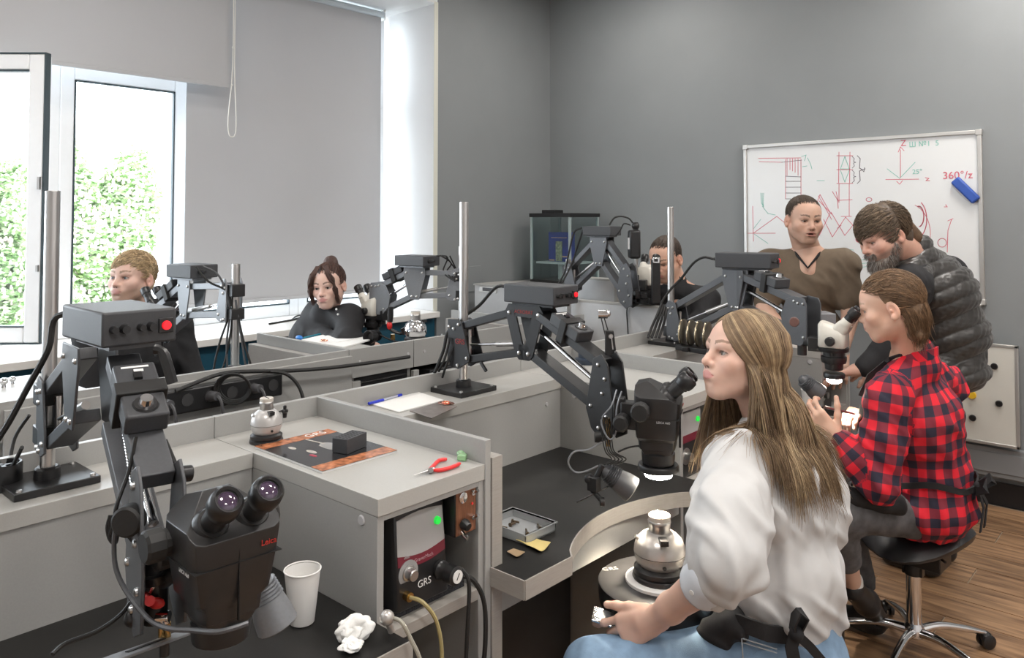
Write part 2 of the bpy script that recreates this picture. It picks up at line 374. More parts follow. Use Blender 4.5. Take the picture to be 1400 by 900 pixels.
blind('grey roller blind out of view over the nearest windows', -4.5, -2.9, -1.25, 1.6)
# ---- trims on the whiteboard wall ----
b = MB(); b.bx(WX, X1, WY - .02, WY, 0, .125); struct('baseboard_back', b, mat('baseboard_black', (.012, .012, .014), .4, noise=.1))
b = MB(); b.bx(-1.25, X1, WY - .05, WY, .16, .32); b.bx(-1.25, X1, WY - .056, WY - .05, .185, .295); struct('trim_5', b, mat('trunking_grey', (.25, .26, .27), .45), bev=.004)
b = MB(); b.bx(WX, WX + .02, RY, WY, 0, .125); struct('baseboard_left', b, MATS['baseboard_black'])
b = MB(); p = UX(645, 375, WX); b.bx(WX, WX + .008, p.y - .09, p.y + .09, p.z - .13, p.z + .06); struct('trim_6', b, wallg, bev=.003)
# ---- ceiling lamps ----
b = MB(); b.bx(-.31, .31, -.31, .31, -.03, 0)
l0 = thing('ceiling_lamp', 'square ceiling light panel recessed above the room', 'ceiling lamp', (LAMPS[0][0], LAMPS[0][1], CEIL), group='ceiling light panels')
obj('frame', b, WHT, l0)
b = MB(); b.bx(-.29, .29, -.29, .29, -.033, -.03); obj('diffuser', b, mat('lamp_diffuser', (.9, .9, .88), .5, emis=(1, .95, .88), estr=2), l0)
for lx, ly in LAMPS[1:]: dup(l0, (lx, ly, CEIL))
# ---- outside: flowering chestnut trees, ground ----
def leafmat(n, c):
    m = mat(n, c, .6, noise=.3, nscale=3); t = m.node_tree; b_ = t.nodes['Principled BSDF']; o = [x for x in t.nodes if x.type == 'OUTPUT_MATERIAL'][0]
    tl = t.nodes.new('ShaderNodeBsdfTranslucent'); tl.inputs[0].default_value = (c[0], c[1] * 1.3, c[2], 1); mx = t.nodes.new('ShaderNodeMixShader'); mx.inputs[0].default_value = .35
    t.links.new(b_.outputs[0], mx.inputs[1]); t.links.new(tl.outputs[0], mx.inputs[2]); t.links.new(mx.outputs[0], o.inputs[0]); return m
LM = [leafmat('leaf_green', (.28, .42, .17)), leafmat('leaf_pale', (.6, .68, .46)), leafmat('blossom_pink', (.85, .7, .68))]
def tree(label, c, r, n, seed):
    rng = random.Random(seed); t = thing('chestnut_tree', label, 'tree', (c[0], c[1], -6))
    b = MB(); lobes = [(Vector(c) + Vector((rng.uniform(-.5, .5) * r[0], rng.uniform(-.7, .7) * r[1], rng.uniform(-.75, .7) * r[2])), rng.uniform(.35, .6)) for _ in range(16)]
    for i in range(n):
        lc, lr = rng.choice(lobes); v = Vector((rng.gauss(0, 1), rng.gauss(0, 1), rng.gauss(0, 1))).normalized() * rng.uniform(.75, 1.05)
        p = lc + Vector((v.x * r[0] * lr, v.y * r[1] * lr, v.z * r[2] * lr))
        R = frame((v + Vector((rng.uniform(-.7, .7), rng.uniform(-.7, .7), rng.uniform(-.3, .8)))).normalized()); s = rng.uniform(.06, .13)
        b.mi = 0 if rng.random() < .45 else 1
        b.pts([p + R @ Vector(q) for q in ((-s, 0, 0), (0, -s * .5, .03), (s, 0, 0), (0, s * .5, .03))], [(0, 1, 2, 3)])
        if i % 9 == 0:
            b.mi = 2; q = p + Vector((.1, 0, .08)); b.lathe([(.03, 0), (.045, .05), (.02, .13)], q, n=5)
    f = obj('foliage', b, LM, t, world=True); f['kind'] = 'stuff'
    b = MB(); b.tube([(c[0], c[1], -6), (c[0] + .2, c[1] + .1, c[2] - r[2] * .6), (c[0], c[1], c[2])], [.3, .24, .2, .17, .15, .12, .1], n=8); obj('trunk', b, mat('bark', (.12, .09, .07), .8, noise=.3, nscale=10), t, world=True)
c_ = Ud(118, 352, 22); tree('pale green chestnut in blossom seen through the closed window pane', tuple(c_), (1.6, 1.5, 3.0), 30000, 3)
c_ = Ud(-8, 345, 24); tree('chestnut crown seen through the glass of the open sash at far left', tuple(c_), (1.6, 1.5, 3.0), 26000, 5)
b = MB(); b.bx(-60, -5.2, -40, 60, -6.2, -6); struct('ground_outside', b, mat('outside_ground', (.4, .4, .38), .9, noise=.2, nscale=1)); bpy.data.objects['ground_outside'].name = 'ground'
# ======================= whiteboards =======================
wbm = mat('whiteboard_enamel', (.72, .735, .74), .22, noise=.02, nscale=2)
alu = mat('aluminium_frame', (.55, .54, .52), .35, metal=.6)
WBY = WY - .02
p0 = UY(1017, 199, WBY); p1 = UY(1342, 177.5, WBY); zt, zb = p1.z, p1.z - .985; xl, xr = p0.x, p1.x
t = thing('whiteboard', 'large wall whiteboard covered with red and green marker sketches', 'whiteboard', ((xl + xr) / 2, WY, zb))
b = MB(); b.bx(xl + .02, xr - .02, WBY, WY, zb + .02, zt - .02); obj('writing_surface', b, wbm, t, world=True)
b = MB()
for a in ((xl, xl + .022, zb, zt), (xr - .022, xr, zb, zt), (xl, xr, zb, zb + .022), (xl, xr, zt - .022, zt)): b.bx(a[0], a[1], WBY - .014, WY, a[2], a[3])
b.bx(xl - .003, xl + .03, WBY - .017, WY, zt - .03, zt + .003); b.bx(xr - .03, xr + .003, WBY - .017, WY, zt - .03, zt + .003); b.bx(xr - .03, xr + .003, WBY - .017, WY, zb - .003, zb + .03)
obj('frame', b, alu, t, world=True, bev=.003)
b = MB(); b.bx(xl + .3, xr - .01, WBY - .06, WBY - .012, zb - .006, zb + .004); obj('pen_tray', b, alu, t, world=True, bev=.002)
mk = {'r': mat('red_marker', (.62, .12, .17), .6), 'g': mat('green_marker', (.2, .5, .42), .6), 'k': mat('black_marker', (.13, .12, .14), .6)}
mks = {'r': MB(), 'g': MB(), 'k': MB()}
def st(c, *pts, w=.0034):
    b = mks[c]; q = [UY(x, y, WBY - .001) for x, y in pts]
    for a, d in zip(q[:-1], q[1:]):
        v = d - a
        if v.length < 1e-5: continue
        v.normalize(); s = Vector((-v.z, 0, v.x)) * (w / 2); a2 = a - v * w * .4; d2 = d + v * w * .4; dy = Vector((0, .0014, 0))
        b.pts([a2 - s, d2 - s, d2 + s, a2 + s] + [k + dy for k in (a2 - s, d2 - s, d2 + s, a2 + s)], [(0, 1, 2, 3), (0, 1, 5, 4), (1, 2, 6, 5), (2, 3, 7, 6), (3, 0, 4, 7)])
def arc(c, cx, cy, rx, ry, a0, a1, n=14, w=.0034): st(c, *[(cx + rx * math.cos(math.radians(a0 + (a1 - a0) * i / n)), cy + ry * math.sin(math.radians(a0 + (a1 - a0) * i / n))) for i in range(n + 1)], w=w)
# comb sketch, upper left
st('r', (1037, 216.5), (1095, 216)); st('r', (1038, 221), (1070, 222)); st('k', (1068, 222), (1096, 219), w=.003)
for x in (1076, 1080, 1083.5, 1087, 1091): st('r', (x, 217), (x, 232 + (x % 3) * 4), w=.003)
st('r', (1074, 218), (1074, 272)); st('r', (1095, 218), (1095, 270))
for y in (241, 248, 256, 264, 272): st('k', (1074, y), (1095, y + (y % 2)), w=.0035)
st('g', (1096, 214), (1102, 212), (1100, 220)); st('g', (1097, 228), (1103, 227)); st('g', (1104, 216), (1108, 224), (1110, 231)); st('g', (1117, 247), (1127, 247))
# column of diamonds
for x in (1147, 1162): st('r', (x, 208), (x - .5, 250))
for y in (213, 232, 251): st('r', (1144, y), (1166, y))
st('g', (1155, 214), (1149, 231), (1161, 231), (1155, 214)); st('g', (1155, 249), (1149, 233)); st('g', (1155, 249), (1161, 233))
for y0, y1 in ((214, 230), (233, 250)): st('k', (1165, y0), (1168, y0 + 3), (1167, (y0 + y1) / 2 - 1), (1170, (y0 + y1) / 2), (1167, (y0 + y1) / 2 + 1), (1168, y1 - 3), (1165, y1), w=.003)
st('k', (1172, 213), (1176, 217), (1175, 230), (1179, 232), (1175, 234), (1176, 247), (1172, 251), w=.004); st('k', (1182, 229), (1181, 235), (1178, 232), (1183, 231), w=.003)
st('r', (1147, 251), (1147, 277)); st('r', (1161, 251), (1161, 296)); st('r', (1147, 274), (1165, 273)); st('r', (1145, 272), (1146, 285))
# lattice
st('r', (1117, 277), (1121, 266), (1135, 291), (1120, 322)); st('r', (1138, 262), (1146, 275), (1143, 262)); st('r', (1126, 300), (1138, 324), (1156, 297)); st('r', (1136, 290), (1155, 322), (1166, 308), (1156, 297)); st('r', (1150, 296), (1164, 296))
st('r', (1119, 268), (1137, 300)); st('r', (1137, 293), (1120, 275)); st('r', (1145, 312), (1150, 308))
# green squiggle and axes, left
for dx in (0, 2, 4): st('g', (1040 + dx, 264), (1041 + dx * .6, 278), (1044, 283), w=.003)
st('g', (1042, 282), (1050, 292), (1060, 294)); st('r', (1029, 282), (1030, 330)); st('r', (1022, 319), (1060, 319)); st('r', (1030, 319), (1062, 296), (1072, 304)); st('g', (1031, 320), (1050, 333)); st('g', (1030, 313), (1040, 300), w=.003)
# arrow Z and angle
st('r', (1231, 205), (1231, 243)); st('r', (1228, 208), (1231, 201), (1236, 206)); st('g', (1213, 231), (1230, 244), (1251, 222)); st('r', (1211, 245.5), (1256, 245)); st('r', (1226, 248), (1230, 252), (1234, 247))
st('r', (1265, 243), (1270, 244), (1266, 247), (1271, 247))
# arcs and d, lower right
arc('r', 1240, 320, 32, 42, -70, 40, w=.003); arc('r', 1252, 300, 15, 26, -60, 60, w=.005); arc('r', 1188, 273, 4, 2.6, 0, 360); arc('r', 1175, 327, 5, 4.5, 0, 360, w=.005); st('r', (1171, 322), (1178, 318), w=.004)
arc('r', 1256, 296, 7, 14, -100, 80, w=.006)
st('r', (1301, 300), (1296, 315), (1295, 345)); arc('r', 1288, 332, 6, 6, 0, 360); st('r', (1296, 302), (1303, 299)); st('r', (1293, 280), (1295, 283), (1291, 283))
for x in (1178, 1184, 1190): st('g', (x, 335), (x, 344), w=.003)
for y in (356, 361, 366): st('g', (1172, y), (1192, y - 2), w=.003)
st('g', (1155, 340), (1167, 342), w=.003)
for k, n in (('r', 'red_marker_drawing'), ('g', 'green_marker_drawing'), ('k', 'black_marker_drawing')): obj(n, mks[k], mk[k], t, world=True)['kind'] = 'stuff'
def wtext(s, x, y, size, c):
    p = UY(x, y, WBY - .0015); lettering(t, s, size, mk[c], wm(t).inverted() @ p, (0, -1, 0), name='marker_writing')
wtext('Z', 1235, 196, .05, 'r'); wtext('Ш №1  5', 1263, 197, .042, 'g'); wtext('25°', 1254, 235, .04, 'g'); wtext('360°/z', 1309, 240, .06, 'r')
q = UY(1320, 260, WBY - .02)
t = thing('board_eraser', 'blue felt board eraser stuck tilted on the whiteboard', 'eraser', q)
b = MB(); R = Matrix.Rotation(math.radians(49), 3, 'Y'); b.box((0, 0, 0), (.165, .028, .055), R); obj('felt_block', b, mat('blue_plastic', (.03, .09, .4), .5, noise=.05), t, bev=.01)
b = MB(); b.box((0, .016, 0), (.16, .006, .05), R); obj('felt_pad', b, mat('felt', (.3, .32, .35), .9), t)
# small leaning magnet board
def q2(x, y): return UY(x, y, WY - .075)
a = q2(1392, 473); c = q2(1390, 614); lft = q2(1262, 455).x
t = thing('magnet_board', 'small white magnet board leaning low against the grey wall', 'whiteboard', (a.x - .1, WY - .08, .36))
b = MB(); b.bx(lft, a.x - .012, WY - .085, WY - .07, c.z + .012, a.z - .012); obj('board_surface', b, mat('cream_board', (.66, .65, .6), .3, noise=.03, nscale=5), t, world=True)
b = MB()
for z0, z1, x0, x1 in ((c.z, c.z + .016, lft, a.x), (a.z - .016, a.z, lft, a.x), (c.z, a.z, a.x - .016, a.x), (c.z, a.z, lft, lft + .016)): b.bx(x0, x1, WY - .09, WY - .062, z0, z1)
obj('frame', b, alu, t, world=True, bev=.002)
for x, y, yel in ((1359.5, 501, 0), (1329, 540, 1), (1366, 552, 0), (1330, 571.5, 0)):
    p = UY(x, y, WY - .09); b = MB(); b.lathe([(.021 if yel else .017, 0), (.023 if yel else .018, .006), (.019 if yel else .014, .012)], p, Matrix.Rotation(math.pi / 2, 3, 'X'), n=18)
    o = obj('magnet', b, mat('yellow_magnet', (.8, .5, .03), .4) if yel else BLKP, None, bev=0)
    tag(o, {1: 'yellow round magnet on the small leaning board'}.get(yel, {501: 'black round magnet at the top of the small board', 552: 'black round magnet at right middle of the small board', 571.5: 'black round magnet below the yellow one on the small board'}.get(y)), 'magnet', 'magnets on the small board')
# ======================= benches =======================
ZC, ZP, ZW = 1.012, 1.066, .77
D_L, D_C, D_W = .193, .673, .778        # depth of ledge front, cabinet front, worktop front from the parapet's outer face
SCREWC = mat('screw_cap', (.45, .45, .46), .35)
def screwcaps(parent, pts, axis, r=.011):
    for p in pts:
        b = MB(); v = Vector(axis); b.cyl(Vector(p), Vector(p) + v * .003, r, r * .8, n=14); obj('screw_cap', b, SCREWC, parent)
def cabinet(label, loc, rz, w=.33, open_back=False, zc=ZC, group='equipment cabinets between the bays'):
    t = thing('equipment_cabinet', label, 'cabinet', loc, rz, group)
    T = .018
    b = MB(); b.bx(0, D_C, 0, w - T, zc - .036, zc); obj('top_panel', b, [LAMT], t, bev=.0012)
    b = MB(); b.bx(.0, D_C - .003, 0.001, T, 0, zc - .0365); obj('side_panel', b, LAM, t, bev=.001)
    b = MB(); b.bx(.0, D_C - .003, w - T * 2, w - T - .001, 0, zc - .0365); obj('side_panel', b, LAM, t, bev=.001)
    b = MB(); b.bx(.0, D_C + .002, w - T, w, 0, ZP); obj('side_parapet', b, LAM, t, bev=.0012)
    b = MB(); b.bx(-T, 0, 0, w, zc - .06, ZP); obj('rear_parapet', b, LAM, t, bev=.0012)
    b = MB(); b.bx(.02, D_C - .03, T, w - 2 * T, .715, .733); b.bx(D_C - .03, D_C - .003, T, w - 2 * T, .708, .733); obj('shelf', b, EDGE, t, bev=.001)
    b = MB(); b.bx(D_C - .022, D_C - .004, T, w - 2 * T, zc - .048, zc - .037); obj('top_rail', b, LAM, t)
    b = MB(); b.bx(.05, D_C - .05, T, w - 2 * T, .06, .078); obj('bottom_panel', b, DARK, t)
    if not open_back:
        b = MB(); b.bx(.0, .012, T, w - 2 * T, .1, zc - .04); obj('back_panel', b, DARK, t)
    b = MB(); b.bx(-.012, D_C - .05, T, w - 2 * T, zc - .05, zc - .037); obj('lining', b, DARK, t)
    screwcaps(t, [(D_C - .055, .001, zc - .055), (.25, .001, zc - .055)], (0, -1, 0))
    screwcaps(t, [(-T, .03, zc - .0), (-T, w - .05, zc - .0)], (-1, 0, 0), .007)
    return t
def bench(label, loc, rz, w=.878, apron=True, group='workbench bays with black tops'):
    t = thing('workbench', label, 'workbench', loc, rz, group)
    T = .018
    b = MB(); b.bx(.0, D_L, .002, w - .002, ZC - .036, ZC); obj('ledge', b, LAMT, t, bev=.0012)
    b = MB(); b.bx(-T, 0, .002, w - .002, ZC - .06, ZP); obj('rear_parapet', b, LAM, t, bev=.0012)
    b = MB(); b.bx(D_L - T - .004, D_L - .004, .002, w - .002, .1, ZC - .0365); obj('back_panel', b, LAM, t)
    # worktop outline with the worker's shallow scoop
    def outline(inset=0, n=22):
        pts = []
        for i in range(n + 1):
            u = i / n; y = .17 + u * .60; d = .105 * max(0, math.sin(math.pi * u)) ** .72
            pts.append((D_W - inset - d, y))
        return pts
    o = outline(); full = [(D_L - .004, .003), (D_W, .003)] + o + [(D_W, w - .003), (D_L - .004, w - .003)]
    b = MB(); b.prism([(x, y) for x, y in full], (0, 0, ZW - .02), (1, 0, 0), (0, 1, 0), .036); obj('worktop', b, BLKTOP, t, smooth=50)
    fr = [(D_C + .002, .003), (D_W, .003)] + o + [(D_W, w - .003)] + ([] if 1 else [])
    e = MB(); th = .0035; path = [(D_C + .003, .001), (D_W + .001, .001)] + [(x + .001, y) for x, y in o] + [(D_W + .001, w - .001)]
    for (x0, y0), (x1, y1) in zip(path[:-1], path[1:]):
        v = Vector((x1 - x0, y1 - y0, 0))
        if v.length < 1e-5: continue
        v.normalize(); s = Vector((v.y, -v.x, 0)) * th
        A = Vector((x0, y0, ZW - .042)) - v * .0005; B = Vector((x1, y1, ZW - .042)) + v * .0005; up = Vector((0, 0, .0435))
        e.pts([A, B, B + s, A + s, A + up, B + up, B + s + up, A + s + up], [(0, 1, 2, 3), (4, 5, 6, 7), (0, 1, 5, 4), (1, 2, 6, 5), (2, 3, 7, 6), (3, 0, 4, 7)])
    obj('worktop_edge', e, EDGE, t, smooth=30)
    if apron:
        b = MB(); b.bx(.65, .668, .04, w - .006, ZW - .12, ZW - .039); obj('apron', b, LAM, t, bev=.001)
    b = MB(); b.bx(D_L, D_C + .004, .003, .038, 0, ZC + .01); obj('side_panel', b, EDGE, t, bev=.001)
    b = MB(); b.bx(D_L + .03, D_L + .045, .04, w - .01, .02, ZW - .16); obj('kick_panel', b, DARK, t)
    screwcaps(t, [(-T, .06, ZC), (-T, w - .06, ZC)], (-1, 0, 0), .007)
    screwcaps(t, [(D_L - .004, w - .08, ZC - .08)], (1, 0, 0), .007)
    return t
RX1, RX2 = -1.948, -2.565
bench('black-topped workbench bay at lower left under the big black microscope', (RX1, .138, 0), 0)
cabinet('near grey equipment cabinet with the magazine on its top', (RX1, 1.016, 0), 0)
bench('curved workbench bay in front of the woman in the white blouse', (RX1, 1.346, 0), 0)
cabinet('grey equipment cabinet behind the head of the woman in white', (RX1, 2.224, 0), 0)
bench('workbench bay where the person in the red checked shirt works', (RX1, 2.554, 0), 0)
cabinet('pale grey cabinet at the far end beside the white microscope', (RX1, 3.432, 0), 0)
PI = math.pi
cabinet('far row cabinet at left edge with small chrome knobs on top', (RX2, 1.02, 0), PI)
bench('far row workbench bay of the blond man by the window', (RX2, 1.882, 0), PI, w=.86)
cabinet('far row cabinet with open white papers and a blue pen on top', (RX2, 2.214, 0), PI)
bench('far row workbench bay of the woman in the black blouse', (RX2, 3.094, 0), PI, w=.878)
cabinet('far row end cabinet beside the grey pier', (RX2, 3.426, 0), PI)
# raised grey wing panel with a screw cap at the aisle end of the far papers cabinet
# outer service panels of the far row (facing the camera row), cabinet of open steel shelving
def panel(name, label, cat, x0, x1, y0, y1, z0, z1, m, bev=.001):
    b = MB(); b.bx(x0, x1, y0, y1, z0, z1); return tag(obj(name, b, m, None, bev=bev), label, cat)
panel('service_board', 'tall grey back panel of the far row behind the power strip', 'panel', RX2 + .019, RX2 + .037, .7, 1.884, .3, ZP - .022, LAM)
panel('service_board', 'grey post panel right of the open back in the far row', 'panel', RX2 + .019, RX2 + .037, 2.2, 2.23, .3, ZC - .07, LAM)
panel('service_board', 'narrow grey post panel left of the open back in the far row', 'panel', RX2 + .019, RX2 + .037, 1.887, 1.925, .3, ZC - .07, LAM)
# power strip on the tall panel
def strip(label, y0, y1, z, x):
    t = thing('power_strip', label, 'power strip', (x, (y0 + y1) / 2, z), group='black power strips')
    b = MB(); b.bx(x, x + .05, y0, y1, z - .042, z + .036); obj('housing', b, BLKP, t, world=True, bev=.006)
    n = int((y1 - y0) / .07)
    for i in range(n):
        y = y0 + (i + .5) * (y1 - y0) / n
        b = MB(); b.cyl((x + .05, y, z), (x + .053, y, z), .02, n=14); obj('socket', b, mat('socket_dark', (.04, .04, .042), .5), t, world=True)
        if i % 2 == 0:
            b = MB(); b.cyl((x + .05, y, z), (x + .09, y + .005, z + .004), .018, .014, n=12); b.tube([(x + .09, y + .005, z + .004), (x + .11, y + .01, z - .02), (x + .1, y + .02, z - .12), (x + .06, y + .02, z - .3)], .005, n=6); obj('plug', b, mat('plug_grey', (.07, .07, .075), .5), t, world=True)
    return t
px0 = UX(240, 555, RX2 + .04); px1 = UX(377, 513, RX2 + .04)
strip('long black power strip with plugs on the far row rear panel', px0.y - .1, px1.y, (px0.z + px1.z) / 2 - .0, RX2 + .037)
# equipment seen from the back under the far row
q = UX(520, 517, RX2 + .01)
b = MB(); b.bx(RX2 - .25, RX2 + .01, 1.94, 2.19, .72, .93); t = tag(obj('control_unit', b, BLKP, None, bev=.004), 'black control unit inside the open back of the far row', 'control unit')
t = thing('rack_amplifier', 'black rack device with green display light between the rows', 'control unit', (RX2 + .03, 2.55, .82))
b = MB(); b.bx(RX2 - .14, RX2 + .03, 2.3, 2.95, .8, .93); obj('case', b, BLKP, t, world=True, bev=.004)
b = MB(); b.bx(RX2 + .03, RX2 + .033, 2.34, 2.9, .9, .92); obj('trim_strip', b, LGREY, t, world=True)
b = MB()
for y in (2.38, 2.44, 2.62, 2.68): b.cyl((RX2 + .03, y, .86), (RX2 + .05, y, .86), .014, n=12)
obj('knob', b, RUB, t, world=True); b = MB(); b.bx(RX2 + .03, RX2 + .034, 2.5, 2.54, .855, .868); obj('display', b, mat('teal_display', (.02, .3, .25), .4, emis=(.05, .6, .5), estr=.3), t, world=True)
# ---- third bench, turned across the room, at the back ----
A = UY(784, 409, 3.5); B_ = UY(904, 419.5, 3.5)
t = thing('cross_workbench', 'pale grey bench across the room screening the man at the back', 'workbench', ((A.x + B_.x) / 2, 3.5, 0))
xa, xb = UY(700, 470, 3.5).x, UY(935, 470, 3.5).x; z3 = A.z
xa = -3.12
b = MB(); b.bx(xa, xb, 3.5, 3.518, 0, z3 - .012); obj('front_panel', b, LGREY, t, world=True, bev=.001)
b = MB(); b.bx(xa, xb, 3.497, 3.53, z3 - .012, z3); obj('top_edge', b, LAMT, t, world=True, bev=.001)
b = MB(); b.bx(xa, xb, 3.52, 3.72, .96, .98); b.bx(xa + .02, xa + .04, 3.52, 3.9, 0, .96); b.bx(xb - .04, xb - .02, 3.52, 3.9, 0, .96); obj('shelf', b, LAMT, t, world=True, bev=.001)
b = MB(); b.bx(xa + .04, xb - .04, 3.55, 4.1 - .25, .74, .77); obj('worktop', b, BLKTOP, t, world=True)
s = UY(813, 398, 3.62); sw = .27
t = thing('sloped_screen', 'white sloping board standing on the pale bench at the back', 'board', (s.x, 3.62, z3))
x0, x1 = UY(783, 385, 3.6).x, UY(840, 385, 3.6).x; zt = UY(783, 381, 3.6).z
b = MB(); b.prism([(0, 0), (.16, -.03), (.16, -.045), (-.02, -.012)], (0, 0, 0), (0, 1, 0), (0, 0, 1), .01) if False else b.bx(x0, x1, 3.6, 3.616, .985, zt); obj('board', b, LGREY, t, world=True, bev=.002)
b = MB(); b.bx(x1 - .004, x1 + .012, 3.6, 3.7, .985, zt - .005); b.bx(x0, x1 + .012, 3.6, 3.7, zt - .002, zt + .008); obj('side_board', b, LAMT, t, world=True, bev=.001)
# far side counter with glass display box
xa, xb = -4.1, -2.9
t = thing('side_counter', 'white counter along the back wall under the glass display box', 'counter', (-3.5, 4.7, 0))
b = MB(); b.bx(xa, xb, 4.35, 5.05, .0, 1.08); obj('counter_body', b, LGREY, t, world=True, bev=.002)
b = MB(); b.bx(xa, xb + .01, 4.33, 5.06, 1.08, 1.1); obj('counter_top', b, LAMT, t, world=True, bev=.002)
# pale cabinet between pier and bench
u0 = UY(649, 390, 3.95); u1 = UY(722, 390, 3.95)
t = thing('side_cabinet', 'pale grey cabinet with a labelled door left of the glass display', 'cabinet', ((u0.x + u1.x) / 2, 4.1, 0))
b = MB(); b.bx(u0.x, u1.x + .2, 3.95, 4.3, 0, u0.z - .0); obj('carcass', b, LGREY, t, world=True, bev=.002)
b = MB(); b.bx(u0.x - .005, u1.x + .205, 3.94, 4.3, u0.z, u0.z + .012); obj('cabinet_top', b, LAMT, t, world=True, bev=.001)
l = UY(667, 396, 3.945)
b = MB(); b.bx(l.x - .08, l.x + .08, 3.944, 3.95, l.z - .02, l.z + .02); obj('label_holder', b, alu, t, world=True, bev=.001)
b = MB(); b.bx(l.x - .05, l.x + .06, 3.9425, 3.944, l.z - .012, l.z + .012); obj('label_slot', b, GUN, t, world=True)
# glass display box
c0 = UY(727, 385, 4.6); c1 = UY(779, 300, 4.6)
t = thing('glass_display_case', 'glass display case with dark frame on the back counter', 'display case', ((c0.x + c1.x) / 2, 4.75, 1.1))
x0, x1 = c0.x, c1.x; z0, z1 = 1.102, UY(727, 297, 4.6).z; y0, y1 = 4.6, 4.95
b = MB(); b.bx(x0 - .015, x1 + .015, y0 - .015, y1 + .015, z1, z1 + .03); b.bx(x0 + .1, x0 + .23, y0, y0 + .1, z1 + .03, z1 + .055); obj('top_frame', b, BLKP, t, world=True, bev=.004); b = MB(); b.bx(x0 - .01, x1 + .01, y0 - .01, y1 + .01, z0, z0 + .02); obj('base_frame', b, BLKP, t, world=True, bev=.004)
b = MB()
for x in (x0, x1):
    for y in (y0, y1): b.bx(x - .008, x + .008, y - .008, y + .008, z0, z1)
obj('corner_post', b, mat('glass_edge', (.35, .42, .42), .2), t, world=True)
b = MB()
b.bx(x0, x1, y0 - .002, y0 + .002, z0, z1); b.bx(x0 - .002, x0 + .002, y0, y1, z0, z1); b.bx(x1 - .002, x1 + .002, y0, y1, z0, z1); obj('glass_pane', b, glassmat('case_glass', (.8, .86, .86), .1), t, world=True)
b = MB(); b.bx(x0 + .02, x1 - .02, y0 + .03, y1 - .03, z0 + .14, z0 + .155); b.cyl((x0 + .2, y0 + .12, z0 + .02), (x0 + .2, y0 + .12, z0 + .14), .03, n=12); obj('display_shelf', b, WHT, t, world=True)
xm = (x0 + x1) / 2 + .04
t = thing('blue_package', 'blue boxed tool set standing inside the glass display case', 'box', (xm - .02, y0 + .15, z0 + .156))
b = MB(); b.bx(xm - .14, xm + .07, y0 + .1, y0 + .16, z0 + .156, z0 + .38); obj('carton', b, mat('carton_blue', (.03, .06, .4), .4, noise=.2, nscale=12), t, world=True, bev=.003)
b = MB(); b.bx(xm - .065, xm - .005, y0 + .094, y0 + .1, z0 + .16, z0 + .31); obj('inner_window', b, mat('pale_insert', (.45, .45, .3), .5, noise=.5, nscale=60), t, world=True)
b = MB(); b.bx(xm - .13, xm - .08, y0 + .096, y0 + .1, z0 + .16, z0 + .172); b.bx(xm - .005, xm + .05, y0 + .096, y0 + .1, z0 + .19, z0 + .2); b.bx(xm - .11, xm + .04, y0 + .096, y0 + .1, z0 + .335, z0 + .34); obj('print', b, mat('print_orange', (.8, .5, .4), .5), t, world=True)
# leather-brown storage box seen between cross bench and standing man
# ======================= articulated microscope stands =======================
def bolts(mb, pts, o, h, n, off, r=.006):
    for x, z in pts:
        for k in (-1, 1):
            c = o + h * x + Vector((0, 0, z)) + n * (off * k); mb.lathe([(r, 0), (r * .9, .003), (r * .5, .0045)], c, frame(n * k), n=10)
def plates(t, o, h, poly, off, m, boltpts, name='plate', th=.005, scale=1.):
    n = Vector((-h.y, h.x, 0)); Z = Vector((0, 0, 1))
    for k in (-1, 1):
        mb = MB(); mb.prism([(x * scale, z * scale) for x, z in poly], o + n * (off * k), h, Z, th); obj(name, mb, m, t, world=True, bev=.0015)
    mb = MB(); bolts(mb, [(x * scale, z * scale) for x, z in boltpts], o, h, n, off + th / 2); o_ = obj('bolts', mb, STEEL, t, world=True); o_['kind'] = 'stuff'
CL = [(-.025, .06), (-.012, .078), (.022, .07), (.052, -.04), (.052, -.072), (.02, -.085), (-.022, -.078)]
CLB = [(-.014, .045), (.01, .05), (.0, .025), (.035, -.055), (-.008, -.07), (.008, -.074)]
MP = [(-.055, .07), (.055, .07), (.058, .035), (.026, -.085), (-.026, -.085), (-.058, .035)]
MPB = [(-.042, .045), (.042, .045), (-.013, -.07), (.013, -.07)]
MPV = [(-.075, .05), (-.062, .072), (.062, .072), (.075, .05), (.034, -.082), (.02, -.095), (-.02, -.095), (-.034, -.082)]
CL2 = [(-.048, .07), (-.005, .072), (.016, .064), (.054, -.045), (.05, -.062), (.0, -.09), (-.05, -.085)]
CLB2 = [(-.04, .045), (-.02, .04), (.003, .055), (.04, -.05), (-.042, -.075), (-.002, -.078)]
MPVB = [(-.058, .045), (.058, .045), (-.018, -.075), (.018, -.075)]
EP = [(-.02, .07), (.012, .085), (.035, .06), (.055, -.05), (.05, -.13), (.01, -.15), (-.03, -.12), (-.05, -.07), (-.045, -.04)]
EPB = [(0, .055), (-.03, -.06), (.0, -.115), (.015, -.02), (.025, .02), (.03, -.08)]
EP2 = [(-.07, .005), (-.04, .06), (.0, .072), (.05, .068), (.06, .05), (.06, -.07), (.03, -.09), (-.02, -.09), (-.06, -.05)]
EPB2 = [(0, .055), (-.03, -.06), (.045, .05), (.045, -.06), (.02, .05)]
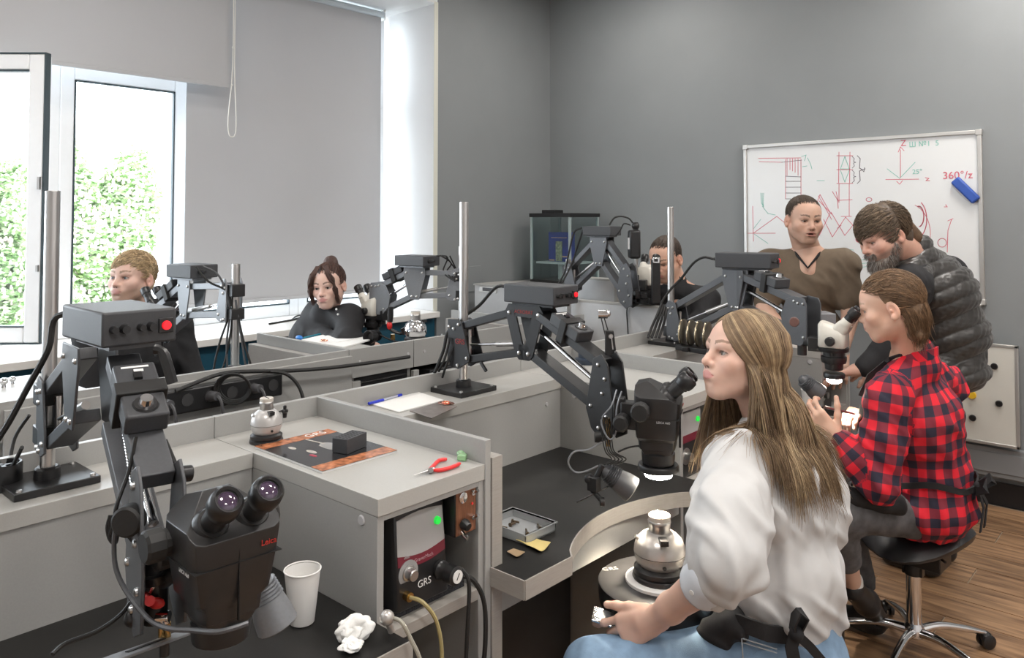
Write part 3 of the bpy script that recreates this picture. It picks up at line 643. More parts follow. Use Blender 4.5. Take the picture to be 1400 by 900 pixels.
def stand(label, post, pz0, pz1, C, M, E, boxdir, m=GUN, boxm=BOXM, sc=1., boxoff=(0, 0), pad=True, red=True, boxsz=(.2, .118, .056), mv=False, base=True, bent=None, group='articulated microscope stands', ep=None, Mb=None):
    t = thing('microscope_stand', label, 'microscope stand', (post[0], post[1], pz0), 0, group)
    Z = Vector((0, 0, 1)); px, py = post
    if pz1:
        b = MB(); b.cyl((px, py, pz0 + .012), (px, py, pz1), .0148, n=24); obj('post', b, STEEL, t, world=True, smooth=40, bev=.001)
        if base:
            b = MB(); b.box((px, py, pz0 + .008), (.145, .165, .016)); obj('base_plate', b, BLKP, t, world=True, bev=.002)
            b = MB()
            for sx in (-1, 1):
                for sy in (-1, 1): b.lathe([(.006, 0), (.005, .004), (.002, .005)], (px + sx * .06, py + sy * .07, pz0 + .016), n=10)
            obj('screws', b, STEEL, t, world=True)['kind'] = 'stuff'
            b = MB(); b.lathe([(.026, 0), (.025, .02), (.02, .024)], (px, py, pz0 + .016), n=20); obj('collar', b, BLKP, t, world=True)
    C = Vector(C); M = Vector(M); E = Vector(E)
    h1 = Vector((M.x - C.x, M.y - C.y, 0)).normalized(); n1 = Vector((-h1.y, h1.x, 0))
    Ma = M; M = Vector(Mb) if Mb else M
    h2 = Vector((E.x - M.x, E.y - M.y, 0)).normalized(); n2 = Vector((-h2.y, h2.x, 0))
    W = .03 * sc
    ux, lx, lz = (.056, .018, -.075) if mv else (.042, .013, -.07)
    plates(t, C, h1, CL2 if mv else CL, W, m, CLB2 if mv else CLB, 'clamp_plate', scale=sc)
    b = MB(); cc = Vector((px, py, C.z)); b.box(cc + Z * .035 * sc, (.05 * sc, .05 * sc, .045 * sc), rotmat(h1, n1, Z)); obj('post_clamp', b, BLK, t, world=True, bev=.003); b = MB(); b.box(cc - Z * .05 * sc, (.045 * sc, .05 * sc, .04 * sc), rotmat(h1, n1, Z)); obj('post_clamp', b, BLK, t, world=True, bev=.003)
    def link(A, B, hh, nn, sgn, m_):
        # two parallel bars and the gas spring between two plates
        u0 = A + hh * (.0 * sgn) + Z * .053 * sc; u1 = B + hh * (-.042 * sc * 1) + Z * .053 * sc
        return u0, u1
    pu, pl = Vector((.006, .05)) * sc, Vector((.034, -.056)) * sc
    def P(O, hh, x, z): return O + hh * x * sc + Z * z * sc
    for (A0, B0, w0) in ((P(C, h1, .004, .05), P(Ma, h1, -ux, .045), .05), (P(C, h1, .034, -.056), P(Ma, h1, -lx, lz), .05)):
        b = MB(); b.bar(A0, B0, w0 * sc, .024 * sc, n1); obj('arm_bar', b, m, t, world=True, bev=.002)
    b = MB(); g0 = P(C, h1, .02, -.012); g1 = P(Ma, h1, -.02, -.05); mid = g0.lerp(g1, .5); b.cyl(mid, g1, .0085 * sc, n=14); obj('gas_spring', b, SILV, t, world=True)
    b = MB(); b.cyl(g0, mid, .004, n=10); b.cyl(g0 - Z * .035, g0 + Z * .05, .008, n=10); obj('spring_rod', b, STEEL, t, world=True)
    poly = MPV if mv else MP
    if mv:
        for hh, off in ((h1, W + .002),) + (((h2, W - .004),) if (h1 - h2).length > .25 else ()):
            nn_ = Vector((-hh.y, hh.x, 0))
            for k in (-1, 1):
                mb = MB()
                for pl_ in ([(-.075, .05), (-.062, .072), (-.03, .072), (-.034, .045), (-.002, -.06), (-.002, -.095), (-.02, -.095), (-.034, -.082)], [(.075, .05), (.062, .072), (.03, .072), (.034, .045), (.002, -.06), (.002, -.095), (.02, -.095), (.034, -.082)], [(-.04, .035), (-.04, .072), (.04, .072), (.04, .035)], [(-.02, -.05), (.02, -.05), (.02, -.095), (-.02, -.095)]): mb.prism(pl_, M + nn_ * (off * k + .0), hh, Z, .006)
                obj('mid_plate', mb, m, t, world=True)
            mb = MB(); bolts(mb, MPVB, M, hh, nn_, off + .003, .007); obj('bolts', mb, STEEL, t, world=True)['kind'] = 'stuff'
    else:
        plates(t, Ma, h1, poly, W + .002, m, MPB, 'mid_plate', scale=sc)
        if (h1 - h2).length > .25: plates(t, M, h2, poly, W - .004, m, MPB, 'mid_plate', scale=sc)
    for (A0, B0) in ((P(M, h2, ux, .045), P(E, h2, -.004, .055)), (P(M, h2, lx, lz), P(E, h2, -.032, -.06))):
        b = MB(); b.bar(A0, B0, .05 * sc, .026 * sc, n2); obj('arm_bar', b, m, t, world=True, bev=.002)
    b = MB(); g0 = P(M, h2, .028, .0); g1 = P(E, h2, -.018, -.01); b.cyl(g0, g1, .0075 * sc, n=14); obj('gas_spring', b, CHROME, t, world=True)
    plates(t, E, h2, ep or EP, W - .002, m, EPB2 if ep else EPB, 'end_plate', scale=sc)
    # control box on the mid plates
    bd = Vector((boxdir[0], boxdir[1], 0)).normalized(); bn = Vector((-bd.y, bd.x, 0)); Lb, Wb, Hb = [v * sc for v in boxsz]
    bc = M + bd * boxoff[0] + bn * boxoff[1] + Z * (.078 * sc + Hb / 2); R = rotmat(bd, bn, Z)
    b = MB(); b.box(bc, (Lb, Wb, Hb), R); obx = obj('control_box', b, boxm, t, world=True, bev=.004, segs=3)
    b = MB(); b.box(bc - Z * (Hb / 2 + .004), (Lb * .8, Wb * .7, .008), R); obj('box_bracket', b, m, t, world=True)
    fc = bc + bd * (Lb / 2)
    if red:
        for yy in (-.36, -.22, .0, .14):
            r = .008 if yy in (-.22, .14) else .0065
            b = MB(); b.cyl(fc + bn * (yy * -1 * 0 + yy * Wb * 1.0) * -1 if False else fc + bn * (yy * Wb), fc + bn * (yy * Wb) + bd * .012, r * sc, r * .8 * sc, n=14); obj('knob' if r > .007 else 'socket', b, BLKP, obx, world=True)
        b = MB(); b.box(fc + bn * (.34 * Wb) + bd * .002, (.004, .024 * sc, .024 * sc), R); obj('button_frame', b, BLKP, obx, world=True, bev=.001)
        b = MB(); b.cyl(fc + bn * (.34 * Wb), fc + bn * (.34 * Wb) + bd * .008, .0085 * sc, .007 * sc, n=16); obj('red_lamp', b, REDL, obx, world=True)
    # rear plug
    rc = bc - bd * (Lb / 2)
    b = MB(); b.cyl(rc + bn * .02, rc + bn * .02 - bd * .035, .011 * sc, .006 * sc, n=14); obj('plug', b, BLKP, obx, world=True)
    if pad:
        d2 = (P(E, h2, -.004, .055) - P(M, h2, .042, .045)); L2 = d2.length; d2n = d2.normalized(); up2 = n2.cross(d2n)
        if up2.z < 0: up2 = -up2
        pc = P(M, h2, .042, .045) + d2n * (L2 * .47) + up2 * .03 * sc; R2 = rotmat(d2n, n2, up2) if True else None
        if Vector(d2n).cross(n2).dot(up2) < 0: R2 = rotmat(d2n, -n2, up2)
        b = MB(); b.box(pc, (.125 * sc, .062 * sc, .034 * sc), R2); pd = obj('hand_control', b, BOXM, t, world=True, bev=.004)
        b = MB(); b.box(pc - up2 * .012 * sc, (.028 * sc, .074 * sc, .068 * sc), R2); obj('strap', b, RUB, t, world=True, bev=.002)
        b = MB(); b.cyl(pc + d2n * .038 * sc + up2 * .017 * sc, pc + d2n * .038 * sc + up2 * .03 * sc, .012 * sc, .009 * sc, n=16); obj('dial', b, CHROME, pd, world=True)
        b = MB(); b.lathe([(.019 * sc, 0), (.017 * sc, .003)], pc + d2n * .038 * sc + up2 * .017 * sc, frame(up2), n=18); obj('dial_ring', b, BLKP, pd, world=True)
        b = MB(); b.box(pc - d2n * .028 * sc + up2 * .018 * sc, (.014, .012, .008), R2); obj('switch', b, BLKP, pd, world=True)
        b = MB(); b.box(pc - d2n * .052 * sc + up2 * .0172 * sc, (.004, .04, .001), R2); b.box(pc - d2n * .043 * sc + n2 * .004 + up2 * .0172 * sc, (.006, .014, .001), R2); obj('print', b, WHT, pd, world=True)
    return t, dict(C=C, M=M, E=E, h1=h1, h2=h2, n1=n1, n2=n2, bc=bc, bd=bd, bn=bn, fc=fc, rc=rc)
def cable(parent, pts, r=.0035, name='cable', m=None):
    b = MB(); b.tube(pts, r, n=7, smooth=5); return obj(name, b, m or RUB, parent, world=True)
# ---- black stereo microscope (wedge-shaped body) ----
def Rz(dirv):
    y = Vector((dirv[0], dirv[1], 0)).normalized(); x = Vector((y.y, -y.x, 0)); return Matrix((x, y, Vector((0, 0, 1)))).transposed()
def scope_black(label, base, user, s=1., lit=True, yaw2=None, lens_n=14):
    """base = centre of the objective's underside; local y points to the user"""
    t = thing('stereo_microscope', label, 'microscope', base)
    t.rotation_euler = (0, 0, math.atan2(user[1], user[0]) - math.pi / 2); t.scale = (s, s, s)
    b = MB(); b.lathe([(.036, 0), (.041, .003), (.043, .02), (.043, .03), (.04, .032)], n=30); obj('objective_ring', b, BLKP, t)
    b = MB(); b.lathe([(.03, -.001), (.031, .004)], n=24); obj('objective_lens', b, LENS, t)
    prof = [(.03, .074, .074, .016, 0, 0), (.044, .084, .084, .016, 0, 0), (.0445, .09, .09, .016, 0, 0), (.066, .094, .094, .016, 0, 0), (.076, .112, .104, .016, 0, 0), (.13, .13, .11, .016, .002, 0), (.165, .137, .114, .016, .003, 0), (.235, .134, .112, .018, .002, 0)]
    b = MB(); b.loft([rrect(wx, wy, r, z, 0, cy, 2, 0, sl) for z, wx, wy, r, cy, sl in prof])
    for co, no in (((0, .06, .166), (0, .52, .86)), ((0, -.02, .216), (0, -.3, 1)), ((.062, 0, .185), (.6, .0, .8)), ((-.062, 0, .185), (-.6, .0, .8))):
        g = bmesh.ops.bisect_plane(b.bm, geom=b.bm.verts[:] + b.bm.edges[:] + b.bm.faces[:], plane_co=co, plane_no=no, clear_outer=True)
        eg = [e for e in g['geom_cut'] if isinstance(e, bmesh.types.BMEdge)]
        if eg: bmesh.ops.edgeloop_fill(b.bm, edges=eg)
    body = obj('scope_body', b, SCOPE, t, smooth=32, bev=.0045, segs=3)
    b = MB(); b.box((0, .0555, .1), (.0012, .006, .11)); b.box((0, .003, .128), (.1318, .1115, .0012)) ; obj('seam', b, RUB, t)
    # eyepiece tubes
    for k in (-1, 1):
        a = Vector((k * .031, .026, .178)); d = Vector((0, .74, .67)).normalized()
        b = MB(); b.lathe([(.027, -.012), (.027, .008), (.022, .016)], a, frame(d), n=24); obj('tube_socket', b, SCOPE, t)
        b = MB(); b.lathe([(.0175, 0), (.0175, .045), (.02, .047), (.0205, .052), (.0235, .055), (.0245, .066), (.023, .078), (.019, .082), (.0155, .079), (.0155, .077)], a, frame(d), n=28); ey = obj('eyepiece', b, BLKP, t, smooth=40)
        b = MB(); b.lathe([(.0155, .075), (.012, .0785), (.004, .08)], a, frame(d), n=22); obj('eye_lens', b, LENS, ey)
    # focus knobs and holder on the back
    for k in (-1, 1):
        b = MB(); b.lathe([(.02, 0), (.02, .012), (.024, .014), (.024, .036), (.02, .04)], (k * .062, -.034, .15), frame((k, 0, 0)), n=12); obj('zoom_knob', b, RUB, t, smooth=20)
    b = MB(); b.box((0, -.07, .12), (.04, .05, .07)); b.box((0, -.1, .12), (.03, .03, .09)); obj('holder', b, BLKP, t, bev=.004)
    for k in (-1, 1):
        b = MB(); b.lathe([(.02, 0), (.021, .02), (.021, .04), (.016, .044)], (k * .022, -.088, .11), frame((k, 0, 0)), n=14); obj('focus_knob', b, RUB, t, smooth=20)
    return t
def local(t, p):
    M = wm(t); return M @ Vector(p)
# ---- cream stereo microscope ----
def scope_cream(label, base, user, s=1., vert=True, body=SCOPEW):
    t = thing('stereo_microscope', label, 'microscope', base)
    t.rotation_euler = (0, 0, math.atan2(user[1], user[0]) - math.pi / 2); t.scale = (s, s, s)
    b = MB(); b.lathe([(.026, -.035), (.03, -.032), (.031, -.012), (.04, -.01), (.043, .0), (.043, .012), (.036, .014), (.036, .03)], n=28); obj('objective_ring', b, BLKP, t)
    b = MB(); b.lathe([(.022, -.036), (.023, -.03)], n=20); obj('objective_lens', b, LENS, t)
    b = MB(); b.lathe([(.048, .03), (.05, .034), (.05, .044), (.046, .046)], n=28); obj('focus_ring', b, BLKP, t)
    b = MB(); b.loft([rrect(wx, wy, r, z, 0, cy, 4, 0, sl) for z, wx, wy, r, cy, sl in [(.046, .088, .085, .015, 0, 0), (.05, .095, .092, .018, 0, 0), (.09, .092, .092, .018, 0, 0), (.112, .085, .09, .02, -.002, -.25), (.122, .07, .07, .02, -.006, -.35)]]); obj('scope_body', b, body, t, smooth=50)
    d = Vector((0, .62, .78)).normalized()
    b = MB(); R = frame(d, (1, 0, 0)); b.loft([[Vector((0, .018, .098)) + Matrix((Vector((1, 0, 0)), d.cross(Vector((1, 0, 0))), d)).transposed() @ Vector(p) for p in rrect(wx, wy, .015, z, 0, 0)] for z, wx, wy in ((0, .082, .05), (.03, .088, .046), (.042, .084, .04))]); obj('binocular_head', b, body, t, smooth=45)
    for k in (-1, 1):
        a = Vector((k * .028, .018, .098)) + d * .038
        b = MB(); b.lathe([(.019, 0), (.018, .02), (.0165, .022)], a, frame(d), n=22); obj('eye_tube', b, body, t)
        b = MB(); b.lathe([(.0165, .018), (.017, .04), (.0195, .042), (.02, .066), (.017, .07), (.0135, .067)], a, frame(d), n=22); ey = obj('eyepiece', b, BLKP, t)
        b = MB(); b.lathe([(.0135, .065), (.008, .068)], a, frame(d), n=18); obj('eye_lens', b, LENS, ey)
        b = MB(); b.lathe([(.016, 0), (.0165, .014), (.013, .018)], (k * .046, .0, .07), frame((k, 0, 0)), n=16); obj('zoom_knob', b, BLKP, t)
    b = MB(); b.box((0, -.06, .05), (.036, .05, .05)); obj('holder', b, BLKP, t, bev=.003)
    return t
# ---------- instances ----------
SY = [.60, 1.838, 3.168]; SX = -1.862
# stand 1, near left
C1 = Ud(56, 570, 1.64); M1 = Ud(122, 520, 1.5); M1b = Ud(160, 524, 1.36); E1 = Ud(214, 712, 1.13)
C1.x, C1.y = -1.875 + .03, .605
s1, k1 = stand('large grey microscope stand in the left foreground', (-1.875, .60), ZC, 1.642, C1, M1, E1, (.8, -.02), GUN, boxoff=(.012, -.004), boxsz=(.19, .118, .056), Mb=M1b)
b = MB(); q = k1['M'] + k1['h2'] * .05; p = Ud(226, 492, 1.22); b.tube([Ud(212, 478, 1.2), Ud(222, 481, 1.2), Ud(229, 500, 1.2), Ud(236, 524, 1.2)], [.008, .008, .007, .0075, .0085], n=8); obj('clamp_lever', b, BLKP, s1, world=True)
# stand 2, centre
C2 = Ud(645, 466, 2.60); C2.x, C2.y = SX + .005, SY[1]
M2 = Ud(726, 448, 2.42); E2 = Ud(829, 525, 2.16)
s2, k2 = stand('black microscope stand in the middle with red lettering on its plates', (SX, SY[1]), ZC, 1.638, C2, M2, E2, (.86, .0), BLK, BOXM, mv=True, boxoff=(.03, .01))
REDM = mat('red_print', (.3, .02, .015), .5)
# stand 3, right
C3 = Ud(928, 438, 3.55); C3.x, C3.y = SX + .025, SY[2]
M3 = Ud(1012, 394, 3.32); E3 = Ud(1096, 434, 2.95)
s3, k3 = stand('grey microscope stand behind the head of the woman in white', (SX, SY[2]), ZC, 1.637, C3, M3, E3, (.9, .1), GUN, mv=False, boxsz=(.21, .105, .056), boxoff=(.03, 0), ep=EP2, sc=1.12)
# stand 4, far row left
p4 = UX(322, 420, -2.66)
C4 = Ud(306, 408, 2.92); C4.x, C4.y = p4.x - .03, p4.y; M4 = Ud(262, 406, 3.12); E4 = Ud(218, 440, 3.25)
s4, k4 = stand('light grey microscope stand beside the blond man with short post', (p4.x, p4.y), ZC, UX(322, 361, -2.66).z, C4, M4, E4, (-.85, -.1), GUNL, BOXM, red=False, boxsz=(.17, .12, .052), ep=EP2)
# stand 5, far row centre
p5 = UX(631, 420, -2.7)
C5 = Ud(618, 390, 3.7); C5.x, C5.y = p5.x - .02, p5.y; M5 = Ud(570, 385, 3.85); E5 = Ud(523, 405, 3.95)
s5, k5 = stand('light grey microscope stand beside the woman in the black blouse', (p5.x, p5.y), ZC, 1.45, C5, M5, E5, (-.85, -.1), GUNL, BOXM, red=False, boxsz=(.19, .12, .05), ep=EP2)
# stand 6, back bench
C6 = Ud(781, 378, 4.35); M6 = Ud(823, 342, 4.2); E6 = Ud(858, 382, 4.08)
s6, k6 = stand('dark microscope stand on the pale bench before the man at the back', (C6.x - .02, C6.y), .98, Ud(491 + 302, 362, 4.35).z + .03, C6, M6, E6, (.9, .1), GUN, BOXM, red=False, boxsz=(.17, .12, .05), sc=1., pad=False)
# ---------- microscopes ----------
b1 = Ud(302, 872, 1.07)
m1 = scope_black('large black stereo microscope in the left foreground with two eyepieces', b1, (1, -.06), s=.9)
lettering(m1, 'Leica', .012, mat('red_script', (.55, .03, .02), .4), (-.044, .0605, .146), (0, 1, 0))
lettering(m1, 'LEICA A60', .0085, mat('pale_print', (.6, .6, .6), .4), (-.0668, .01, .14), (-1, 0, 0)) if False else None
lettering(m1, 'LEICA A60', .0075, mat('pale_print', (.6, .6, .6), .4), (.0648, .02, .121), (1, 0, 0))
b2 = Ud(900, 634, 2.05)
m2 = scope_black('black stereo microscope facing the woman in white with a glowing ring light', b2, (.9, .42), s=1.0)
lettering(m2, 'LEICA A60', .0075, MATS['pale_print'], (.0648, .02, .121), (1, 0, 0))
lettering(m2, 'Leica', .012, MATS['red_script'], (-.044, .0605, .146), (0, 1, 0))
b3 = Ud(1140, 492, 2.78)
m3 = scope_cream('white stereo microscope used by the person in the red checked shirt', b3, (1, .12), s=1.0)
b4 = Ud(222, 455, 3.3); m4 = scope_cream('microscope half hidden behind the large control box beside the blond man', b4, (-1, -.2), s=1., body=BLKP)
b5 = Ud(510, 444, 3.98); m5 = scope_cream('cream stereo microscope beside the woman in the black blouse', b5, (-1, -.05), s=1.05)
b6 = Ud(884, 403, 4.15); m6 = scope_cream('cream stereo microscope in front of the man at the back', b6, (-.3, 1), s=1.1)
# couplings between end plates and microscopes
def couple(st, k, m, dz=-.09):
    a = k['E'] + Vector((0, 0, dz)); c = local(m, (0, -.09, .1)) if 'cream' not in m['label'] and 'white' not in m['label'].split()[0] else local(m, (0, -.07, .05))
    b = MB(); b.tube([a, (a + c) / 2 + Vector((0, 0, .0)), c], .014, n=12); b.cyl(a - Vector((0, 0, .05)), a + Vector((0, 0, .04)), .017, n=14); obj('coupling', b, BLKP, st, world=True)
for st, k, m in ((s1, k1, m1), (s2, k2, m2), (s3, k3, m3), (s4, k4, m4), (s5, k5, m5), (s6, k6, m6)): couple(st, k, m)
# round friction discs and small fittings
def disc(st, p, n, r, th, m=RUB, name='friction_disc'):
    b = MB(); b.lathe([(r * .9, 0), (r, .003), (r, th), (r * .85, th + .003)], p, frame(n), n=24); return obj(name, b, m, st, world=True)
disc(s1, Ud(182, 707, 1.1), -Fh, .021, .02)
disc(s3, Ud(1086, 440, 2.78), -Fh - Rh * .4, .017, .014, mat('brown_disc', (.14, .07, .06), .45))
# red hint: wing nut on swivel arm below stand 1 and the accessory lamp
WN = REDP
t = thing('accessory_arm', 'jointed black and chrome arm with a red wing nut under the near microscope', 'lamp arm', Ud(205, 800, 1.12))
d = 1.12
b = MB(); b.cyl(Ud(209, 798, d), Ud(204, 812, d), .0085, n=14); obj('chrome_socket', b, CHROME, t, world=True, bev=.001); b = MB(); b.cyl(Ud(214, 843, d), Ud(232, 843, d), .008, n=12); b.cyl(Ud(225, 838, d), Ud(225, 872, d), .0075, n=12); obj('chrome_joint', b, CHROME, t, world=True, bev=.001)
b = MB(); b.cyl(Ud(225, 852, d), Ud(225, 872, d), .0085, n=14); obj('brass_collar', b, BRASS, t, world=True)
b = MB(); b.cyl(Ud(203, 812, d), Ud(193, 836, d), .0075, n=12); b.sph(Ud(183, 845, d), .013); b.cyl(Ud(190, 842, d), Ud(212, 846, d), .006, n=10); obj('ball_joint', b, BLKP, t, world=True); b = MB(); b.cyl(Ud(212, 785, d), Ud(213, 797, d), .018, .015, n=16); obj('top_collar', b, BLKP, t, world=True); b = MB(); b.cyl(Ud(225, 872, d), Ud(225, 896, d), .007, n=12); obj('lower_stem', b, BLKP, t, world=True)
b = MB()
for sx in (-1, 1):
    c = Ud(205 + sx * 9, 822 + sx * 3, d - .01); b.sph(c, (.012, .006, .008), rotmat(Rh, Fh, Vector((0, 0, 1))), n=10, m=6)
b.cyl(Ud(205, 822, d - .02), Ud(205, 822, d + .01), .007, n=10); obj('red_wing_nut', b, WN, t, world=True)
b = MB(); a0 = Ud(150, 903, .98); a1 = Ud(252, 866, 1.16); b.bar(a0, a1, .004, .022, Vector((0, 0, 1))); obj('slotted_bar', b, GUNL, t, world=True, bev=.001)
b = MB(); b.bar(a0.lerp(a1, .2) + Vector((0, 0, .0026)), a0.lerp(a1, .7) + Vector((0, 0, .0026)), .001, .005, Vector((0, 0, 1))); obj('slot', b, RUB, t, world=True)
# near microscope ring-light wire and cables along stand 1
cable(m1, [Ud(165, 700, 1.1), Ud(157, 730, 1.1), Ud(158, 775, 1.1), Ud(175, 812, 1.08), Ud(205, 848, 1.05), Ud(232, 860, 1.03), Ud(262, 862, 1.02), Ud(300, 864, 1.0), Ud(340, 852, 1.01)], .0034, 'light_cable', GUN)
cable(s1, [Ud(186, 597, 1.15), Ud(176, 645, 1.14), Ud(160, 690, 1.12), Ud(156, 716, 1.12), Ud(150, 735, 1.12), Ud(158, 742, 1.12), Ud(164, 722, 1.12), Ud(180, 738, 1.12), Ud(192, 752, 1.12)], .003)
cable(s1, [Ud(200, 742, 1.14), Ud(193, 790, 1.14), Ud(172, 833, 1.12), Ud(135, 862, 1.08), Ud(90, 880, 1.04), Ud(72, 895, 1.02)], .003)
for i in range(3): cable(s1, [Ud(150 + i * 3, 705, 1.12), Ud(146 + i * 3, 722, 1.12), Ud(150 + i * 4, 738, 1.12), Ud(157 + i * 2, 728, 1.12), Ud(154, 708, 1.12)], .002)
cable(s1, [k1['rc'] + k1['bn'] * .02 - k1['bd'] * .03, Ud(79, 432, 1.5), Ud(66, 478, 1.5), Ud(38, 530, 1.5), Ud(12, 578, 1.5), Ud(-10, 612, 1.5)], .006, 'power_cable')
cable(s1, [Ud(225, 602, 1.2), Ud(238, 632, 1.2), Ud(250, 660, 1.2)], .004)
cable(s1, [Ud(30, 612, 1.6), Ud(14, 640, 1.7), Ud(20, 600, 1.75), Ud(40, 568, 1.75)], .004)
# tapered coil spring on the near arm
b = MB(); a0, a1 = Ud(170, 572, 1.24), Ud(186, 672, 1.17)
b.tube([a0.lerp(a1, i / 144) + (k1['h2'] * math.cos(i * math.pi / 3) + k1['n2'] * math.sin(i * math.pi / 3)) * .006 for i in range(145)], .0012, n=4, smooth=0); obj('coil_spring', b, STEEL, s1, world=True)
# cylinder handle bridging the near end plates
b = MB(); b.cyl(Ud(206, 652, 1.16), Ud(262, 647, 1.2), .012, n=18); obj('cross_tube', b, BLKP, s1, world=True, bev=.002)
# red lettering on the middle stand's plates
n2_ = k2['n1']; side = -n2_ if (-n2_).dot(Fh) < 0 else n2_
def plate_text(st, k, o, hh, s, size, dz, dx=0, off=.0335):
    nn = Vector((-hh.y, hh.x, 0)); nn = nn if nn.dot(Fh) < 0 else -nn
    p = o + hh * dx + Vector((0, 0, dz)) + nn * off
    M = wm(st).inverted() @ p; lettering(st, s, size, REDM, M, nn, name='red_lettering')
plate_text(s2, k2, k2['C'], k2['h1'], 'GRS', .024, .0, .01); plate_text(s2, k2, k2['M'], k2['h1'], 'ACROBAT', .016, .05, 0, .0355)
# lever with sprung chrome knob above the middle stand's end plates
b = MB(); kk = Ud(824, 430, 2.2)
for dx in (-3, 3): b.bar(Ud(824 + dx * .7, 435, 2.2), Ud(832 + dx, 465, 2.2), .003, .003, Rh)
obj('lever_rods', b, BLKP, s2, world=True)
b = MB(); b.cyl(kk - Rh * .013, kk + Rh * .013, .012, n=16); b.sph(kk + Rh * .012 + Vector((0, 0, .002)), .011, n=14, m=8); obj('lever_knob', b, CHROME, s2, world=True)
b = MB(); b.prism([(-.012, .0), (.012, .0), (.03, -.16), (.002, -.2), (-.012, -.16)], Ud(833, 452, 2.19), Rh, (0, 0, 1), .012); obj('lever_plate', b, BLK, s2, world=True, bev=.002)
b = MB(); b.bar(Ud(836, 462, 2.18), Ud(838, 478, 2.18), .003, .004, Rh); b.lathe([(.007, 0), (.006, .004)], Ud(835, 460, 2.18), frame(-Fh), n=12); b.lathe([(.005, 0), (.004, .004)], Ud(842, 482, 2.18), frame(-Fh), n=12); obj('lever_screws', b, STEEL, s2, world=True)['kind'] = 'stuff'
# knob and hanging wires of the middle microscope
b = MB(); b.lathe([(.013, 0), (.014, .008), (.013, .016)], Ud(813, 598, 2.08), frame(Rh), n=16); b.cyl(Ud(815, 598, 2.08), Ud(826, 599, 2.08), .004, n=8); obj('tightening_knob', b, RUB, s2, world=True)
cable(s2, [Ud(843, 533, 2.07), Ud(836, 555, 2.05), Ud(822, 575, 2.05), Ud(832, 600, 2.04), Ud(842, 592, 2.04), Ud(843, 560, 2.04), Ud(850, 535, 2.05)], .0022, m=GUNL)
cable(s2, [Ud(822, 605, 2.07), Ud(805, 615, 2.07), Ud(785, 618, 2.07), Ud(777, 632, 2.07), Ud(785, 645, 2.07), Ud(800, 645, 2.07), Ud(818, 637, 2.07)], .0026, m=GUNL)
cable(s2, [k2['rc'] + k2['bn'] * .02 - k2['bd'] * .03, Ud(680, 392, 2.55), Ud(655, 418, 2.6), Ud(630, 436, 2.62), Ud(612, 455, 2.62), Ud(606, 480, 2.62), Ud(590, 520, 2.65)], .0055, 'power_cable')
cable(s2, [Ud(615, 462, 2.6), Ud(608, 490, 2.6), Ud(600, 508, 2.64)], .004); cable(s2, [Ud(622, 470, 2.6), Ud(610, 500, 2.6), Ud(605, 516, 2.64)], .004)
b = MB(); b.bar(Ud(657, 495, 2.5), Ud(665, 508, 2.48), .009, .009, n2_); obj('release_lever', b, BLKP, s2, world=True, bev=.002)
for i in range(5): cable(m2, [Ud(822 + i * 2, 570, 2.05), Ud(824 + i * 3, 600, 2.05), Ud(828 + i * 3, 618, 2.04), Ud(836 + i * 5, 628, 2.05), Ud(826 + i * 4, 636, 2.05)], .0018)
cable(m2, [Ud(845, 618, 2.06), Ud(860, 612, 2.05), Ud(876, 610, 2.05), Ud(886, 614, 2.04)], .0024)
b = MB(); b.cyl(Ud(832, 576, 2.06), Ud(832, 610, 2.06), .006, n=10); b.cyl(Ud(829, 572, 2.06), Ud(829, 578, 2.06), .01, n=12); obj('chrome_rod', b, BRASS, s2, world=True)
# glowing ring light
def ringlight(label, base, n, r, e, lc=(1, .85, .65)):
    t = thing('ring_light', label, 'lamp', base)
    b = MB(); b.lathe([(r * .95, .0), (r, -.004), (r, -.014), (r * .9, -.018)], (0, 0, 0), n=28); obj('ring_housing', b, BLKP, t)
    b = MB(); b.lathe([(r * .4, -.036), (r * .65, -.031), (r * .75, -.019)], (0, 0, 0), n=22); obj('led_disc', b, LED, t)
    l = bpy.data.lights.new('ring_spot', 'SPOT'); l.energy = e; l.color = lc; l.spot_size = math.radians(85); l.spot_blend = .6; l.shadow_soft_size = .02
    o = bpy.data.objects.new('ring_spot', l); COL.objects.link(o); o.location = Vector(base) + Vector((0, 0, -.045)); o.rotation_euler = (0, 0, 0); return t
ringlight('lit ring light under the black microscope of the woman in white', b2, None, .053, 60)
ringlight('lit lamp glowing under the white microscope of the red-shirted person', b3 + Vector((0, 0, -.046)), None, .036, 16, (1, .93, .85))
# hooded lamp heads
def lamphead(label, p, d, s=1., shell=GUN):
    t = thing('spot_lamp_head', label, 'lamp', p); R = frame(d)
    b = MB(); b.lathe([(.012, -.05), (.02, -.04), (.025, -.02), (.034, .02), (.036, .045), (.034, .047), (.033, .04), (.02, .02)], (0, 0, 0), R, n=26); obj('hood', b, shell, t)
    for i in range(6):
        b = MB(); b.lathe([(.023 + i * .0008, 0), (.027 + i * .0008, .0012), (.023 + i * .0008, .0024)], Vector(d).normalized() * (-.036 + i * .0058), R, n=22); obj('cooling_fin', b, shell, t)
    t.scale = (s, s, s); return t
D = (Rh * .8 + Vector((0, 0, -.55)) - Fh * .1)
lh = lamphead('dark lamp head with cooling fins hanging on the middle microscope', Ud(845, 656, 2.07), D, .95)
b = MB(); b.cyl(Ud(824, 636, 2.07), Ud(808, 668, 2.07), .008, n=12); b.sph(Ud(806, 655, 2.07), .014); b.cyl(Ud(808, 668, 2.07), Ud(822, 684, 2.06), .007, n=12); b.box(Ud(812, 662, 2.06), (.03, .02, .035)); b.cyl(Ud(788, 687, 2.05), Ud(832, 665, 2.07), .0028, n=8); b.lathe([(.012, 0), (.012, .012)], Ud(820, 686, 2.05), frame(Rh), n=14); obj('swivel_joint', b, BLKP, lh, world=True, bev=.001)
